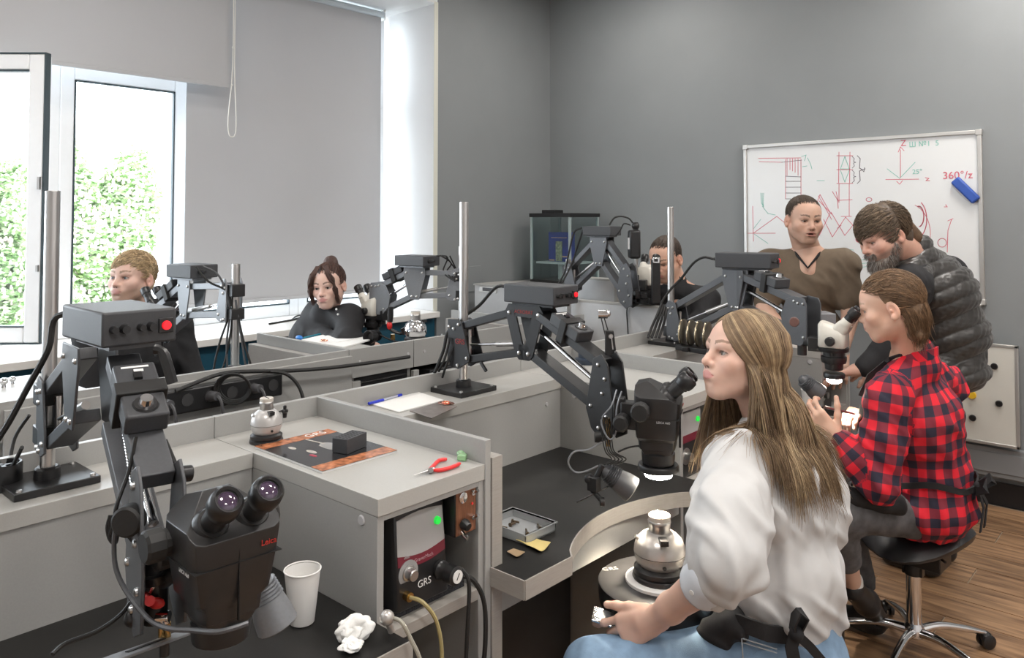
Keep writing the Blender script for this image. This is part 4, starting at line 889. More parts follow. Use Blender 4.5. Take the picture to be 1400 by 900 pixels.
lh1 = lamphead('grey lamp head hanging behind the near microscope', Ud(366, 822, 1.2), (.3, .3, -1), .85, GUNL); b = MB(); b.tube([Ud(362, 800, 1.2), Ud(355, 770, 1.22), Ud(330, 740, 1.24), local(m1, (0, -.1, .1))], .006, n=8); obj('lamp_arm', b, BLKP, lh1, world=True)
lamphead('dark lamp head beside the hands of the red-shirted person', Ud(1108, 528, 2.72), (Rh * .7 + Vector((0, 0, -.6))), .9)
# ======================= small things =======================
# engraver's ball vises
def ballvise(label, loc, s=1., rz=0, disc=True, shell=SILV, knob=False, dark=DARK):
    t = thing('ball_vise', label, 'ball vise', loc, rz, 'engraving ball vises')
    b = MB(); b.lathe([(.066, 0), (.068, .004), (.066, .012), (.06, .016), (.064, .018), (.064, .03), (.056, .036), (.05, .04)], n=36); obj('rubber_ring', b, BLKP, t)
    b = MB(); b.lathe([(.048, .034), (.056, .044), (.061, .058), (.0635, .073)], n=36, cap=False); obj('lower_bowl', b, shell, t)
    b = MB(); b.lathe([(.0635, .0745), (.062, .092), (.055, .11), (.045, .122), (.034, .13), (.028, .1325)], n=36); obj('upper_bowl', b, shell, t)
    b = MB(); b.lathe([(.026, .13), (.0265, .136), (.0275, .155), (.0285, .157), (.0285, .163), (.027, .165)], n=32); obj('jaw_block', b, STEEL, t)
    b = MB(); b.lathe([(.027, .165), (.027, .178), (.025, .18)], n=32); obj('jaws', b, mat('matte_jaws', (.62, .58, .52), .45, metal=.35), t); b = MB(); b.box((0, 0, .1805), (.052, .003, .003)); obj('jaw_slot', b, RUB, t)
    b = MB(); b.box((.05, 0, .125), (.03, .02, .014)); b.cyl((.052, .0, .125), (.066, 0, .125), .004, n=10); obj('adjusting_notch', b, BLKP, t); b = MB(); b.cyl((.0605, -.0, .055), (.064, 0, .055), .005, n=10); obj('key_hole', b, RUB, t)
    b = MB(); b.cyl((.0, -.052, .112), (0, -.06, .118), .006, n=12); obj('key_socket', b, STEEL, t)
    if knob:
        b = MB(); b.cyl((.0, .045, .112), (0, .075, .118), .004, n=8); b.lathe([(.01, 0), (.014, .003), (.014, .012), (.01, .015)], (0, .078, .106), n=10); b.lathe([(.006, .015), (.008, .025), (.006, .03)], (0, .078, .106), n=10); b.lathe([(.008, -.02), (.01, 0)], (0, .078, .106), n=10); obj('thumb_knob', b, BLKP, t)
    t.scale = (s, s, s); return t
# big vise in the scoop with its turntable
vp = b2 + Vector((.012, -.02, 0)) - Fh * .012; vz = Ud(890, 797, (vp - C0).dot(Fh)).z
t = thing('turntable', 'large black round turntable with white ring carrying the lit vise', 'turntable', (vp.x, vp.y, 0))
b = MB(); b.lathe([(.142, vz - .05), (.153, vz - .045), (.155, vz - .02), (.155, vz + .002), (.151, vz + .005)], (0, 0, 0), n=48); obj('round_table', b, BLKP, t)
b = MB(); b.lathe([(.086, vz + .005), (.086, vz + .012), (.083, vz + .014)], (.0, 0, 0), n=40); obj('white_ring', b, WHT, t)
b = MB(); b.lathe([(.03, .03), (.03, vz - .05)], n=18); obj('pedestal_post', b, BLKP, t); b = MB(); b.lathe([(.11, 0), (.1, .02), (.04, .03)], n=30); obj('pedestal_foot', b, BLKP, t)
p = Uz(834, 778, vz + .006) - Vector((vp.x, vp.y, 0)); lettering(t, 'GRS', .024, mat('faint_print', (.12, .12, .12), .6), p, (0, 0, 1), up=-Rh * .2 + Fh)
ballvise('silver ball vise glowing under the ring light beside the woman in white', (vp.x, vp.y, vz + .014), 1.02, math.radians(-48)).scale.z = .87
v2 = Uz(364, 604, ZC); ballvise('white ball vise with black thumb knob beside the magazine', (v2.x, v2.y, ZC), .62, math.radians(-10), shell=mat('white_paint_metal', (.52, .51, .5), .35, metal=.3), knob=True)
v5 = Ud(568, 466, 3.6); ballvise('chrome ball vise on the far row beside the woman in black', (v5.x, v5.y, ZC + .002), .8, 1., shell=CHROME)
# ---- near worktop: cup, tissue ----
def cup(label, p, s=1., h=.1, tilt=0):
    t = thing('paper_cup', label, 'cup', p)
    b = MB(); b.lathe([(.024, 0), (.0245, .001), (.0355, h - .002)], n=36, cap=False); b.lathe([(.0348, h - .002), (.0238, .003)], n=36, cap=False); b.lathe([(.0245, .003), (.0005, .003)], n=36, cap=False); obj('cup_wall', b, mat('paper_white', (.8, .79, .77), .6, noise=.01), t)
    b = MB(); R = 16
    pts = [(math.cos(a) * .036, math.sin(a) * .036, h) for a in [i * 2 * math.pi / 32 for i in range(33)]]; b.tube(pts, .0016, n=6, smooth=0); obj('rolled_rim', b, MATS['paper_white'], t)
    t.scale = (s, s, s); return t
c = Uz(413, 850, ZW); cup('white paper cup on the near black worktop', c, 1.0, .104)
c3 = Ud(1101, 560, 2.85); 
def tissue(label, p, r, seed, flat=.7, m=None):
    rng = random.Random(seed); b = MB(); bm = b.bm; bmesh.ops.create_icosphere(bm, subdivisions=5, radius=r)
    from mathutils import noise as NZ
    for v in bm.verts:
        n = v.co.normalized(); q = n * 2.3 + Vector((seed, 0, 0))
        q = n * .8 + Vector((seed * 1.7, 0, 0)); d = NZ.noise(q) * .4 + abs(NZ.noise(q * 1.7)) * .5 + abs(NZ.noise(q * 3.2)) * .12
        v.co = n * r * (.72 + d); v.co.z = max(v.co.z * flat, -r * .5)
    o = obj('crumpled_tissue', b, m or mat('tissue', (.82, .82, .8), .8, bump=.3, bscale=300), None, smooth=28)
    o.location = Vector(p) + Vector((0, 0, r * .5)); tag(o, label, 'tissue', 'crumpled tissues'); return o
c = Uz(482, 872, ZW); tissue('larger crumpled white tissue beside the paper cup', c, .036, 3)
c = Uz(479, 890, ZW); tissue('smaller crumpled white tissue at the front of the worktop', c, .022, 8, .5)
# ---- on the near cabinet ----
ZT_ = ZC + .0005
def q(x, y, z=ZT_): return Uz(x, y, z)
A, B_, Cc, D_ = q(345, 612), q(452, 591), q(544, 619), q(440, 648)
mid = (A + B_ + Cc + D_) / 4
t = thing('magazine', 'black and copper printed magazine under the drilled block', 'magazine', mid)
ex = ((D_ - A) + (Cc - B_)) / 2; ey = ((B_ - A) + (Cc - D_)) / 2; Lx, Ly = ex.length, ey.length; ex.normalize(); ey = Vector((0, 0, 1)).cross(ex)
R = rotmat(ex, ey, Vector((0, 0, 1)))
def mg(x0, x1, y0, y1, z0, z1, n, m, **k):
    b = MB(); b.box(mid + R @ Vector(((x0 + x1) / 2, (y0 + y1) / 2, (z0 + z1) / 2)), (x1 - x0, y1 - y0, z1 - z0), R); return obj(n, b, m, t, world=True, **k)
hx, hy = Lx / 2, Ly / 2
mg(-hx + .001, hx - .001, -hy + .001, hy - .001, 0, .005, 'pages', WHT)
mg(-hx, hx, -hy, hy, .005, .0058, 'cover', mat('cover_black', (.02, .02, .022), .2, coat=.4))
cop = mat('copper_print', (.4, .15, .07), .25, noise=.6, nscale=60)
mg(-hx, -hx + .042, -hy, hy, .0058, .0062, 'copper_band', cop); mg(hx - .045, hx, -hy, hy, .0058, .0061, 'copper_band', cop)
mg(-.03, .01, -.0, .018, .0058, .0063, 'photo_print', mat('print_silver', (.45, .42, .38), .3)); 
b = MB(); b.sph(mid + R @ Vector((-.0, .02, .006)), (.045, .022, .0008), R, n=20, m=6); obj('photo_print', b, mat('print_grey', (.3, .3, .3), .3), t, world=True)
b = MB(); b.bar(mid + R @ Vector((-.1, .01, .0062)), mid + R @ Vector((-.03, .02, .0062)), .006, .0006, ey); obj('photo_print', b, MATS['print_silver'], t, world=True)
b = MB(); b.sph(mid + R @ Vector((.0, -.04, .006)), (.02, .008, .0008), R, n=14, m=6); b.sph(mid + R @ Vector((-.06, -.055, .006)), (.015, .007, .0008), R, n=14, m=6); obj('photo_print', b, MATS['print_silver'], t, world=True)
b = MB(); b.sph(mid + R @ Vector((.03, -.055, .006)), (.014, .006, .0008), R, n=14, m=6); obj('photo_print', b, mat('print_red', (.35, .03, .06), .3), t, world=True)
lettering(t, 'GRS', .034, WHT, R @ Vector((-hx + .021, hy * .5, .0064)), (0, 0, 1), up=-ex)
# drilled block
bb = q(478, 618); t = thing('drilled_block', 'black block with rows of drilled holes lying on the magazine', 'tool block', bb + Vector((0, 0, .0065)))
R2 = Matrix.Rotation(math.radians(16), 3, 'Z'); sx, sy, sz = .045, .078, .035
cc = Vector((bb.x, bb.y, ZC + .0068 + sz / 2)); bx_ = rotmat(R2 @ Vector((1, 0, 0)), R2 @ Vector((0, 1, 0)), Vector((0, 0, 1)))
b = MB(); b.box(cc, (sx, sy, sz), bx_); obj('block', b, BOXM, t, world=True, bev=.0012)
hole = None
for i in range(4):
    for j in range(7):
        p = cc + bx_ @ Vector(((i - 1.5) * .0105, (j - 3) * .0105, sz / 2)); b = MB(); b.lathe([(.0032, .0001), (.003, .0004)], (0, 0, 0), n=10)
        if hole is None: hole = obj('hole', b, RUB, t); o = hole
        else: o = hole.copy(); COL.objects.link(o); b.bm.free()
        o.location = wm(t).inverted() @ p
# pliers
pz = ZC + .006
t = thing('pliers', 'small pliers with red handles at the cabinet corner', 'pliers', q(597, 640))
def pp(x, y, dz=.006): return Uz(x, y, ZC + dz)
b = MB(); b.tube([pp(586, 644), pp(592, 638), pp(600, 630), pp(611, 628)], [.003, .004, .0045, .0045, .0045, .0045, .0045, .0045, .0045, .003], n=10); obj('handle', b, REDP, t, world=True)
b = MB(); b.tube([pp(592, 643), pp(603, 643), pp(618, 639), pp(629, 634)], [.003, .004, .0045, .0045, .0045, .0045, .0045, .0045, .0045, .003], n=10); obj('handle', b, REDP, t, world=True)
b = MB(); b.tube([pp(593, 642), pp(582, 645), pp(566, 650)], [.0055, .005, .004, .003, .0025, .0015, .0012], n=10); b.cyl(pp(589, 643, .001), pp(589, 643, .011), .006, n=14); obj('jaws', b, STEEL, t, world=True)
# green transparent clip thing
g = q(631, 628); b = MB(); b.sph(g + Vector((-.012, .012, .008)), (.014, .012, .008), n=10, m=6); b.box(g + Vector((.006, -.004, .007)), (.02, .022, .012), Matrix.Rotation(.6, 3, 'Z')); b.box(g + Vector((-.004, .012, .009)), (.012, .03, .006), Matrix.Rotation(-.5, 3, 'Z'))
tag(obj('plastic_clip', b, mat('green_plastic', (.45, .75, .42), .25, trans=.4), None, bev=.002), 'pale green translucent plastic clip beside the pliers', 'clip')
# ---- contents of the near cabinet ----
cx0, cy0 = RX1, 1.016
t = thing('pneumatic_controller', 'black control unit with green button and maroon stripe in the near cabinet', 'control unit', (cx0 + .5, cy0 + .12, .673))
fx = cx0 + D_C - .022
ya, yb = cy0 + .068, cy0 + .068 + .156
zb, zt = .75, .948
b = MB(); b.loft([[(fx - .2, ya, zb), (fx - .012, ya, zb), (fx - .0, ya + .008, zb), (fx, yb - .008, zb), (fx - .012, yb, zb), (fx - .2, yb, zb)], [(fx - .2, ya, zt), (fx - .03, ya, zt), (fx - .018, ya + .008, zt), (fx - .018, yb - .008, zt), (fx - .03, yb, zt), (fx - .2, yb, zt)]]); obj('case', b, BLKP, t, world=True, bev=.003)
b = MB(); slope = .018 / (zt - zb)
def fp(y, z, k=.0): return Vector((fx - (z - zb) * slope + k, y, z))
def quad(pts, m, n, k=.001):
    b = MB(); P = [fp(y, z, k) for y, z in pts] + [fp(y, z, -.002) for y, z in pts]; L = len(pts)
    b.pts(P, [tuple(range(L)), tuple(range(2 * L - 1, L - 1, -1))] + [(i, (i + 1) % L, L + (i + 1) % L, L + i) for i in range(L)]); return obj(n, b, m, t, world=True)
N = 10
top = [(ya + .012 + (yb - ya - .024) * i / N, zt - .012 + .006 * math.sin(math.pi * i / N)) for i in range(N + 1)]
bot = [(ya + .01 + (yb - ya - .02) * i / N, zt - .085 - .010 * math.sin(math.pi * i / N)) for i in range(N + 1)]
bot2 = [(y, z - .022) for y, z in bot]
quad(top + bot[::-1], mat('pale_panel', (.4, .4, .4), .3), 'front_panel'); quad(bot + bot2[::-1], mat('maroon', (.16, .015, .03), .35), 'maroon_stripe', .0012)
b = MB(); c = fp(yb - .03, zt - .04); b.cyl(c, c + Vector((.007, 0, 0)), .009, .008, n=18); obj('green_button', b, GRNL, t, world=True)
b = MB(); c = fp(ya + .037, zt - .125); b.cyl(c, c + Vector((.0015, 0, 0)), .027, n=28); obj('dial_scale', b, mat('dial_grey', (.3, .3, .3), .4), t, world=True)
b = MB(); b.lathe([(.017, 0), (.0165, .004), (.013, .005), (.012, .02), (.01, .022)], c, frame((1, 0, 0)), n=20); obj('dial_knob', b, STEEL, t, world=True)
b = MB(); c2 = fp(yb - .03, zt - .145); b.lathe([(.02, 0), (.021, .01), (.018, .014), (.016, .03), (.021, .032), (.021, .055), (.015, .058)], c2, frame((1, 0, 0)), n=20); obj('regulator', b, BLKP, t, world=True)
b = MB(); b.cyl(c2 + Vector((.058, 0, 0)), c2 + Vector((.06, 0, 0)), .014, n=20); obj('gauge_face', b, WHT, t, world=True)
b = MB(); b.bar(c2 + Vector((.0605, -.004, -.006)), c2 + Vector((.0605, .004, .007)), .001, .0015, Vector((1, 0, 0))); obj('gauge_needle', b, RUB, t, world=True)
b = MB()
for i in range(6):
    for j in range(2): b.box((fx - .04 - j * .03, ya + .025 + i * .02, zt + .0005), (.018, .007, .001))
obj('vent_slots', b, RUB, t, world=True)['kind'] = 'stuff'
b = MB(); c4 = fp(ya + .028, zb + .03); b.cyl(c4, c4 + Vector((.014, 0, 0)), .010, n=12); obj('hose_fitting', b, BRASS, t, world=True)
iv = lambda v: wm(t).inverted() @ Vector(v)
lettering(t, 'GRS', .022, WHT, iv(fp(ya + .08, zb + .04, .0015)), (1, 0, 0)); lettering(t, 'GraverMach', .011, mat('pale_maroon', (.5, .3, .33), .4), iv(fp((ya + yb) / 2 + .004, zt - .106, .0018)), (1, 0, 0)); lettering(t, 'SPEED', .006, mat('grey_print', (.4, .4, .4), .5), iv(fp(ya + .035, zt - .093, .0015)), (1, 0, 0))
b = MB(); b.bx(cx0 + .3, cx0 + D_C - .035, cy0 + .02, cy0 + .28, .7335, .7495); tag(obj('foam_mat', b, mat('dark_foam', (.03, .03, .035), .95, noise=.8, nscale=250, bump=1, bscale=300), None), 'dark speckled foam mat under the black control unit', 'mat')
# copper-brown panel device
t = thing('wood_grain_controller', 'copper brown panel device with chrome switches hung in the near cabinet', 'control unit', (cx0 + D_C - .1, cy0 + .25, .83))
b = MB(); y0_, y1_ = cy0 + .226, cy0 + .292; b.bx(fx - .12, fx + .012, y0_, y1_, .865, .974); obj('case', b, BLKP, t, world=True, bev=.002)
b = MB(); b.bx(fx + .012, fx + .014, y0_ + .002, y1_ - .002, .868, .971); obj('copper_panel', b, mat('copper_panel', (.2, .085, .045), .3, metal=.3, noise=.4, nscale=30, aniso=(1, 12, .6)), t, world=True)
b = MB(); b.lathe([(.012, 0), (.0125, .003), (.009, .004)], (fx + .014, y0_ + .022, .95), frame((1, 0, 0)), n=18); obj('chrome_socket', b, CHROME, t, world=True)
for dz, dy in ((.955, .05), (.9, .05)):
    b = MB(); b.cyl((fx + .014, y0_ + dy, dz), (fx + .022, y0_ + dy, dz), .006, n=12); b.cyl((fx + .02, y0_ + dy, dz), (fx + .036, y0_ + dy, dz + .008), .0025, .0035, n=8); obj('toggle_switch', b, CHROME, t, world=True)
b = MB(); b.lathe([(.012, 0), (.013, .006), (.009, .018)], (fx + .014, y0_ + .024, .892), frame((1, 0, -.3)), n=16); obj('black_knob', b, BLKP, t, world=True)
b = MB(); b.cyl((fx + .014, y0_ + .02, .872), (fx + .034, y0_ + .018, .865), .006, .005, n=10); obj('plug_tip', b, CHROME, t, world=True)
b = MB(); b.cyl((fx + .016, y0_ + .05, .93), (fx + .018, y0_ + .05, .93), .003, n=8); obj('red_led', b, REDP, t, world=True)
# hoses in front of the near cabinet
def loose(name, label, cat, pts, r, m, group=None):
    b = MB(); b.tube(pts, r, n=8, smooth=6); return tag(obj(name, b, m, None), label, cat, group)
YEL = mat('yellow_hose', (.5, .42, .2), .25, trans=.3)
F0 = c4 + Vector((.014, 0, 0))
loose('air_hose', 'yellowish clear hose running down from the control unit', 'hose', [F0, F0 + Vector((.03, .01, -.005)), Uz(573, 833, .7) if 0 else F0 + Vector((.045, .035, -.05)), F0 + Vector((.05, .045, -.13)), F0 + Vector((.03, .05, -.28)), F0 + Vector((.0, .06, -.5))], .0045, YEL)
loose('air_hose', 'pale clear hose looping below the silver ball knob', 'hose', [Ud(540, 846, 1.52), Ud(550, 852, 1.5), Ud(562, 875, 1.5), Ud(575, 905, 1.5), Ud(585, 960, 1.52)], .004, mat('clear_hose', (.45, .43, .36), .25, trans=.3))
k_ = Ud(529, 845, 1.53); t = thing('ball_end_tool', 'silver ball knob on the edge of the near worktop', 'knob', k_)
b = MB(); b.sph((0, 0, 0), .0145); b.cyl((0, 0, 0), Vector((.0, .012, -.03)), .007, n=10); obj('ball', b, SILV, t)
g = c2 + Vector((.05, .008, 0))
loose('black_cable', 'black cord hanging from the regulator', 'cable', [g + Vector((0, .008, .012)), g + Vector((.015, .02, -.02)), g + Vector((.015, .016, -.12)), g + Vector((.01, .012, -.25)), g + Vector((.0, .01, -.5))], .0045, RUB, 'black cords in the near cabinet')
loose('black_cable', 'second black cord curving out below the regulator', 'cable', [g + Vector((-.01, .015, -.01)), g + Vector((.0, .05, -.03)), g + Vector((.01, .075, -.09)), g + Vector((.01, .075, -.2)), g + Vector((.0, .06, -.28)), g + Vector((.0, .04, -.5))], .0055, RUB, 'black cords in the near cabinet')
b = MB(); c_ = g + Vector((.0, .05, -.245)); b.tube([c_ + Vector((.02 * math.cos(i * .7), .034 * math.sin(i * .7) + i * .0012, .006 * math.sin(i * .35))) for i in range(40)], .005, n=6, smooth=0); tag(obj('coiled_cord', b, RUB, None), 'coiled black cord heaped low in front of the near cabinet', 'cable')
# ---- ledge of bay two ----
p = [Uz(*v, ZC + .002) for v in ((493, 549), (560, 533), (607, 548), (545, 564))]
def paper(label, P4, z, th=.0018, m=None, sheets=1):
    b = MB(); b.pts([Vector((a.x, a.y, z)) for a in P4] + [Vector((a.x, a.y, z + th)) for a in P4], [(0, 1, 2, 3), (4, 5, 6, 7), (0, 1, 5, 4), (1, 2, 6, 5), (2, 3, 7, 6), (3, 0, 4, 7)])
    return tag(obj('paper_sheet', b, m or mat('paper', (.78, .78, .76), .7, noise=.01), None), label, 'paper', 'loose paper on the ledges')
paper('white paper with a blue pen on it behind the near cabinet', p, ZC + .001, .003)
t = thing('blue_pen', 'blue ballpoint pen lying on the white paper', 'pen', Uz(525, 547, ZC + .008), group='blue pens')
def pz_(x, y): return Uz(x, y, ZC + .008)
b = MB(); b.cyl(pz_(504, 552), pz_(524, 547), .0045, n=10); obj('pen_cap', b, mat('pen_blue', (.02, .04, .5), .3), t, world=True)
b = MB(); b.cyl(pz_(524, 547), pz_(545, 541), .0035, n=10); obj('barrel', b, mat('clear_barrel', (.5, .52, .6), .2), t, world=True); b = MB(); b.cyl(pz_(543, 541.5), pz_(549, 540), .004, n=10); obj('end_plug', b, MATS['pen_blue'], t, world=True)
p = [Uz(*v, ZC + .002) for v in ((560, 562), (604, 549), (625, 556), (590, 572))]; b = MB(); b.pts([Vector((a.x, a.y, ZC + .0006)) for a in p] + [Vector((a.x, a.y, ZC + .0024)) for a in p], [(0, 1, 2, 3), (4, 5, 6, 7), (0, 1, 5, 4), (1, 2, 6, 5), (2, 3, 7, 6), (3, 0, 4, 7)])
tag(obj('dark_leaflet', b, mat('leaflet', (.16, .14, .13), .3, noise=.3, nscale=40), None), 'dark glossy leaflet at the ledge front beside the paper', 'leaflet')
c = Uz(610, 553, ZC); t = thing('copper_coaster', 'copper coloured engraved plate piece on the dark leaflet', 'metal piece', (c.x, c.y, ZC + .003))
b = MB(); b.sph((0, 0, .001), (.03, .022, .0015), n=18, m=6); obj('plate', b, mat('copper', (.75, .35, .25), .25, metal=1), t); b = MB(); b.tube([(.014 * math.cos(i * .5), .01 * math.sin(i * .5), .004) for i in range(14)], .002, n=6, smooth=0); obj('ring', b, MATS['copper'], t)
# ---- bay two worktop ----
ww = ZW
P4 = [Uz(*v, ww) for v in ((685, 698), (748, 714), (742, 731), (678, 752))]
a = Uz(690, 716, ww); b_ = Uz(746, 731, ww)
t = thing('plastic_tray', 'clear plastic tray of small metal bits on the curved worktop', 'tray', Uz(715, 728, ww))
x0, x1, y0, y1 = -1.335, -1.205, 1.392, 1.50; z0, z1 = ww, ww + .024
c = Uz(719, 727, ww); x0, x1 = c.x - .095, c.x + .055; y0, y1 = c.y - .065, c.y + .055; y0 = max(y0, 1.388)
TR = mat('tray_plastic', (.55, .57, .58), .2, trans=.5)
b = MB(); b.bx(x0, x1, y0, y1, z0 + .001, z0 + .003); b.bx(x0, x0 + .003, y0, y1, z0, z1); b.bx(x1 - .003, x1, y0, y1, z0, z1); b.bx(x0, x1, y0, y0 + .003, z0, z1); b.bx(x0, x1, y1 - .003, y1, z0, z1)
b.bx(x0 - .004, x0 + .003, y0 - .004, y1 + .004, z1 - .003, z1); b.bx(x1 - .003, x1 + .004, y0 - .004, y1 + .004, z1 - .003, z1); b.bx(x0, x1, y1 - .003, y1 + .004, z1 - .003, z1); obj('tray_shell', b, TR, t, world=True)
rng = random.Random(4)
for i in range(6):
    b = MB(); px_, py_ = rng.uniform(x0 + .03, x1 - .03), y0 + .016 + i * .016; an = rng.uniform(0, 3); L_ = rng.uniform(.008, .02)
    dv = Vector((math.cos(an), math.sin(an), 0)) * L_; b.cyl(Vector((px_, py_, z0 + .009)) - dv, Vector((px_, py_, z0 + .008)) + dv, .0035, .0025, n=8); b.cyl(Vector((px_, py_, z0 + .009)) - dv, Vector((px_, py_, z0 + .009)) - dv * .7, .0055, n=8)
    tag(obj('graver_bit', b, mat('old_bronze', (.16, .12, .08), .35, metal=.8), None), ('small dark metal bit in the clear tray, ' + ('nearest its left rim', 'second from the left', 'third from the left', 'third from the right', 'second from the right', 'nearest its right rim')[i]), 'tool bit', 'bits in the clear tray')
def sheet(name, label, cat, pts, z, m, wav=.004, group=None):
    b = MB(); n = 8; P = []
    A_, B2, C_, D2 = [Vector((v.x, v.y, 0)) for v in pts]
    for k in (0, .001):
        for j in range(n + 1):
            for i in range(n + 1):
                u, v = i / n, j / n; q_ = A_.lerp(B2, u).lerp(D2.lerp(C_, u), v); P.append((q_.x, q_.y, z + k + .001 + wav * (1 + math.sin(u * 5 + v * 3)) * (abs(u - .5) + abs(v - .5))))
    o2 = (n + 1) ** 2; idx = [(j * (n + 1) + i, j * (n + 1) + i + 1, (j + 1) * (n + 1) + i + 1, (j + 1) * (n + 1) + i) for j in range(n) for i in range(n)]; idx += [tuple(o2 + x for x in f[::-1]) for f in idx]
    b.pts(P, idx); return tag(obj(name, b, m, None), label, cat, group)
sheet('yellow_note', 'crinkled yellow paper note beside the clear tray', 'note', [Uz(*v, ww) for v in ((705, 741), (728, 736), (753, 747), (738, 757))], ww, mat('yellow_paper', (.62, .5, .2), .6), .004)
sheet('brass_sheet', 'small brass sheet square at the worktop corner', 'metal sheet', [Uz(*v, ww) for v in ((693, 756), (702, 751), (718, 757), (706, 763))], ww, mat('brass_sheet', (.7, .5, .3), .3, metal=.6), .001)
# small round switch and wire near the white shirt
# ---- near ledge ----
c = Uz(2, 668, ZC); t = thing('tape_cylinder', 'black ribbed cylinder holder at the left edge of the near ledge', 'holder', (c.x, c.y, ZC)); b = MB(); b.lathe([(.036, 0), (.038, .004), (.038, .05), (.036, .054), (.032, .053), (.03, .02)], n=28); obj('ring', b, BLKP, t); b = MB(); b.box((0, 0, .045), (.06, .008, .008)); b.box((0, 0, .045), (.008, .06, .008)); obj('spokes', b, BLKP, t)
# ---- right bench ledge: discs stack, tool base, pad ----
t = thing('disc_rack', 'row of brass-edged round discs standing on a black rail', 'disc rack', Uz(945, 462, ZC))
cc = Ud(935, 447, 3.4)
for i in range(4):
    p_ = Vector((-1.86 + i * .03, 3.45 - .12, ZC + .075)); p_ = Ud(932 + i * 11, 446, 3.46 - i * .03); p_.z = ZC + .075
    b = MB(); b.lathe([(.052, 0), (.055, .002), (.055, .012), (.052, .014)], p_, frame(Rh * .8 - Fh * .5), n=30); d_ = obj('disc', b, mat('disc_dark', (.1, .09, .07), .35, noise=.4, nscale=20), t, world=True)
    b = MB(); b.lathe([(.056, .003), (.057, .006), (.056, .010)], p_, frame(Rh * .8 - Fh * .5), n=30, cap=False); obj('brass_rim', b, mat('pale_brass', (.6, .5, .35), .25, metal=1), d_, world=True)
a0 = Ud(928, 464, 3.44); a1 = Ud(975, 471, 3.3); a0.z = a1.z = ZC + .012; b = MB(); b.bar(a0, a1, .05, .022, (a1 - a0).cross(Vector((0, 0, 1)))); obj('rail', b, BLKP, t, world=True, bev=.003)
a0 = Uz(936, 482, ZC); a1 = Uz(978, 472, ZC); b = MB(); b.bar(a0 + Vector((0, 0, .012)), a1 + Vector((0, 0, .012)), .03, .02, (a1 - a0).cross(Vector((0, 0, 1)))); tag(obj('dark_tool_case', b, BLKP, None, bev=.003), 'slim black tool case on the ledge near the hair', 'case')
# ledge mouse-like dark cylinder
c = Uz(803, 497, ZC); c.x = max(c.x, RX1 + .05); t = thing('stacked_dial', 'dark blue-black stacked dials on the ledge behind the middle stand', 'dial', (c.x, c.y, ZC)); b = MB(); b.lathe([(.045, 0), (.048, .004), (.048, .02), (.036, .024), (.036, .04), (.03, .044), (.03, .055), (.026, .058)], n=26); obj('dial_body', b, mat('blue_black', (.03, .045, .07), .35), t)
# ---- controllers in the other cabinets ----
def controller(label, y, fx_, z0=.735):
    t = thing('pneumatic_controller', label, 'control unit', (fx_, y, z0))
    b = MB(); b.bx(fx_ - .2, fx_, y - .07, y + .07, z0, z0 + .22); obj('case', b, BLKP, t, world=True, bev=.006)
    b = MB(); b.bx(fx_, fx_ + .003, y - .062, y + .062, z0 + .14, z0 + .212); obj('front_panel', b, MATS['pale_panel'], t, world=True)
    b = MB(); b.bx(fx_, fx_ + .0035, y - .062, y + .062, z0 + .115, z0 + .14); obj('maroon_stripe', b, MATS['maroon'], t, world=True)
    b = MB(); b.cyl((fx_, y + .04, z0 + .18), (fx_ + .008, y + .04, z0 + .18), .009, n=16); obj('green_button', b, GRNL, t, world=True)
    b = MB(); b.cyl((fx_, y - .03, z0 + .07), (fx_ + .002, y - .03, z0 + .07), .027, n=20); b.cyl((fx_, y - .03, z0 + .07), (fx_ + .022, y - .03, z0 + .07), .014, n=16); obj('dial_knob', b, STEEL, t, world=True)
    return t
controller('control unit with green button behind the white blouse shoulder', 2.224 + .115, RX1 + D_C - .03)
controller('control unit with green button beside the lit white microscope', 3.432 + .115, RX1 + D_C - .03)
# ---- items near the red-shirted person's hands ----
v3 = Ud(1140, 600, 2.72)
v3.z = .70; t = ballvise('dark ball vise under the hands of the red-shirted person', (v3.x, v3.y, .63), .95, shell=mat('dark_steel', (.1, .1, .11), .3, metal=.8))
b = MB(); b.lathe([(.12, .60), (.12, .63)], (v3.x, v3.y, 0), n=30); b.lathe([(.025, .02), (.025, .6)], (v3.x, v3.y, 0), n=16); b.lathe([(.15, 0), (.14, .02)], (v3.x, v3.y, 0), n=24); tag(obj('turntable', b, BLKP, None), 'black turntable stand under the dark vise in the right bay', 'turntable')
cupp = Uz(1108, 566, ZW); cup('white paper cup behind the hands of the red-shirted person', cupp, 1.0, .1)
# silver post with handwheel between the two sitting people
# ---- far row tops ----
p = [Uz(*v, ZC + .002) for v in ((412, 466), (468, 453), (506, 466), (470, 476))]
paper('open white papers on the far row beside the woman in black', p, ZC + .001, .006)
p = [Uz(*v, ZC + .002) for v in ((440, 462), (480, 456), (497, 463), (462, 470))]; paper('top curled sheet on the far row papers', p, ZC + .0075, .002)
b = MB(); b.cyl(Uz(415, 462, ZC + .008), Uz(438, 457, ZC + .008), .004, n=8); tag(obj('teal_pen', b, mat('teal_pen', (.03, .25, .35), .3), None), 'teal pen lying beside the far row papers', 'pen')
b = MB(); b.sph(Uz(409, 462, ZC + .012), (.022, .014, .012), n=12, m=8); tag(obj('blue_eraser', b, mat('bright_blue', (.03, .2, .6), .4), None), 'small bright blue eraser on the far row papers corner', 'eraser')
c = Uz(443, 466, ZC + .012); b = MB(); b.tube([c + Vector((.018 * math.cos(i * .6), .014 * math.sin(i * .6), .002)) for i in range(12)], .003, n=6, smooth=0); tag(obj('wire_ring', b, mat('copper', (.5, .3, .2), .3), None), 'small copper ring lying on the far row papers', 'ring')
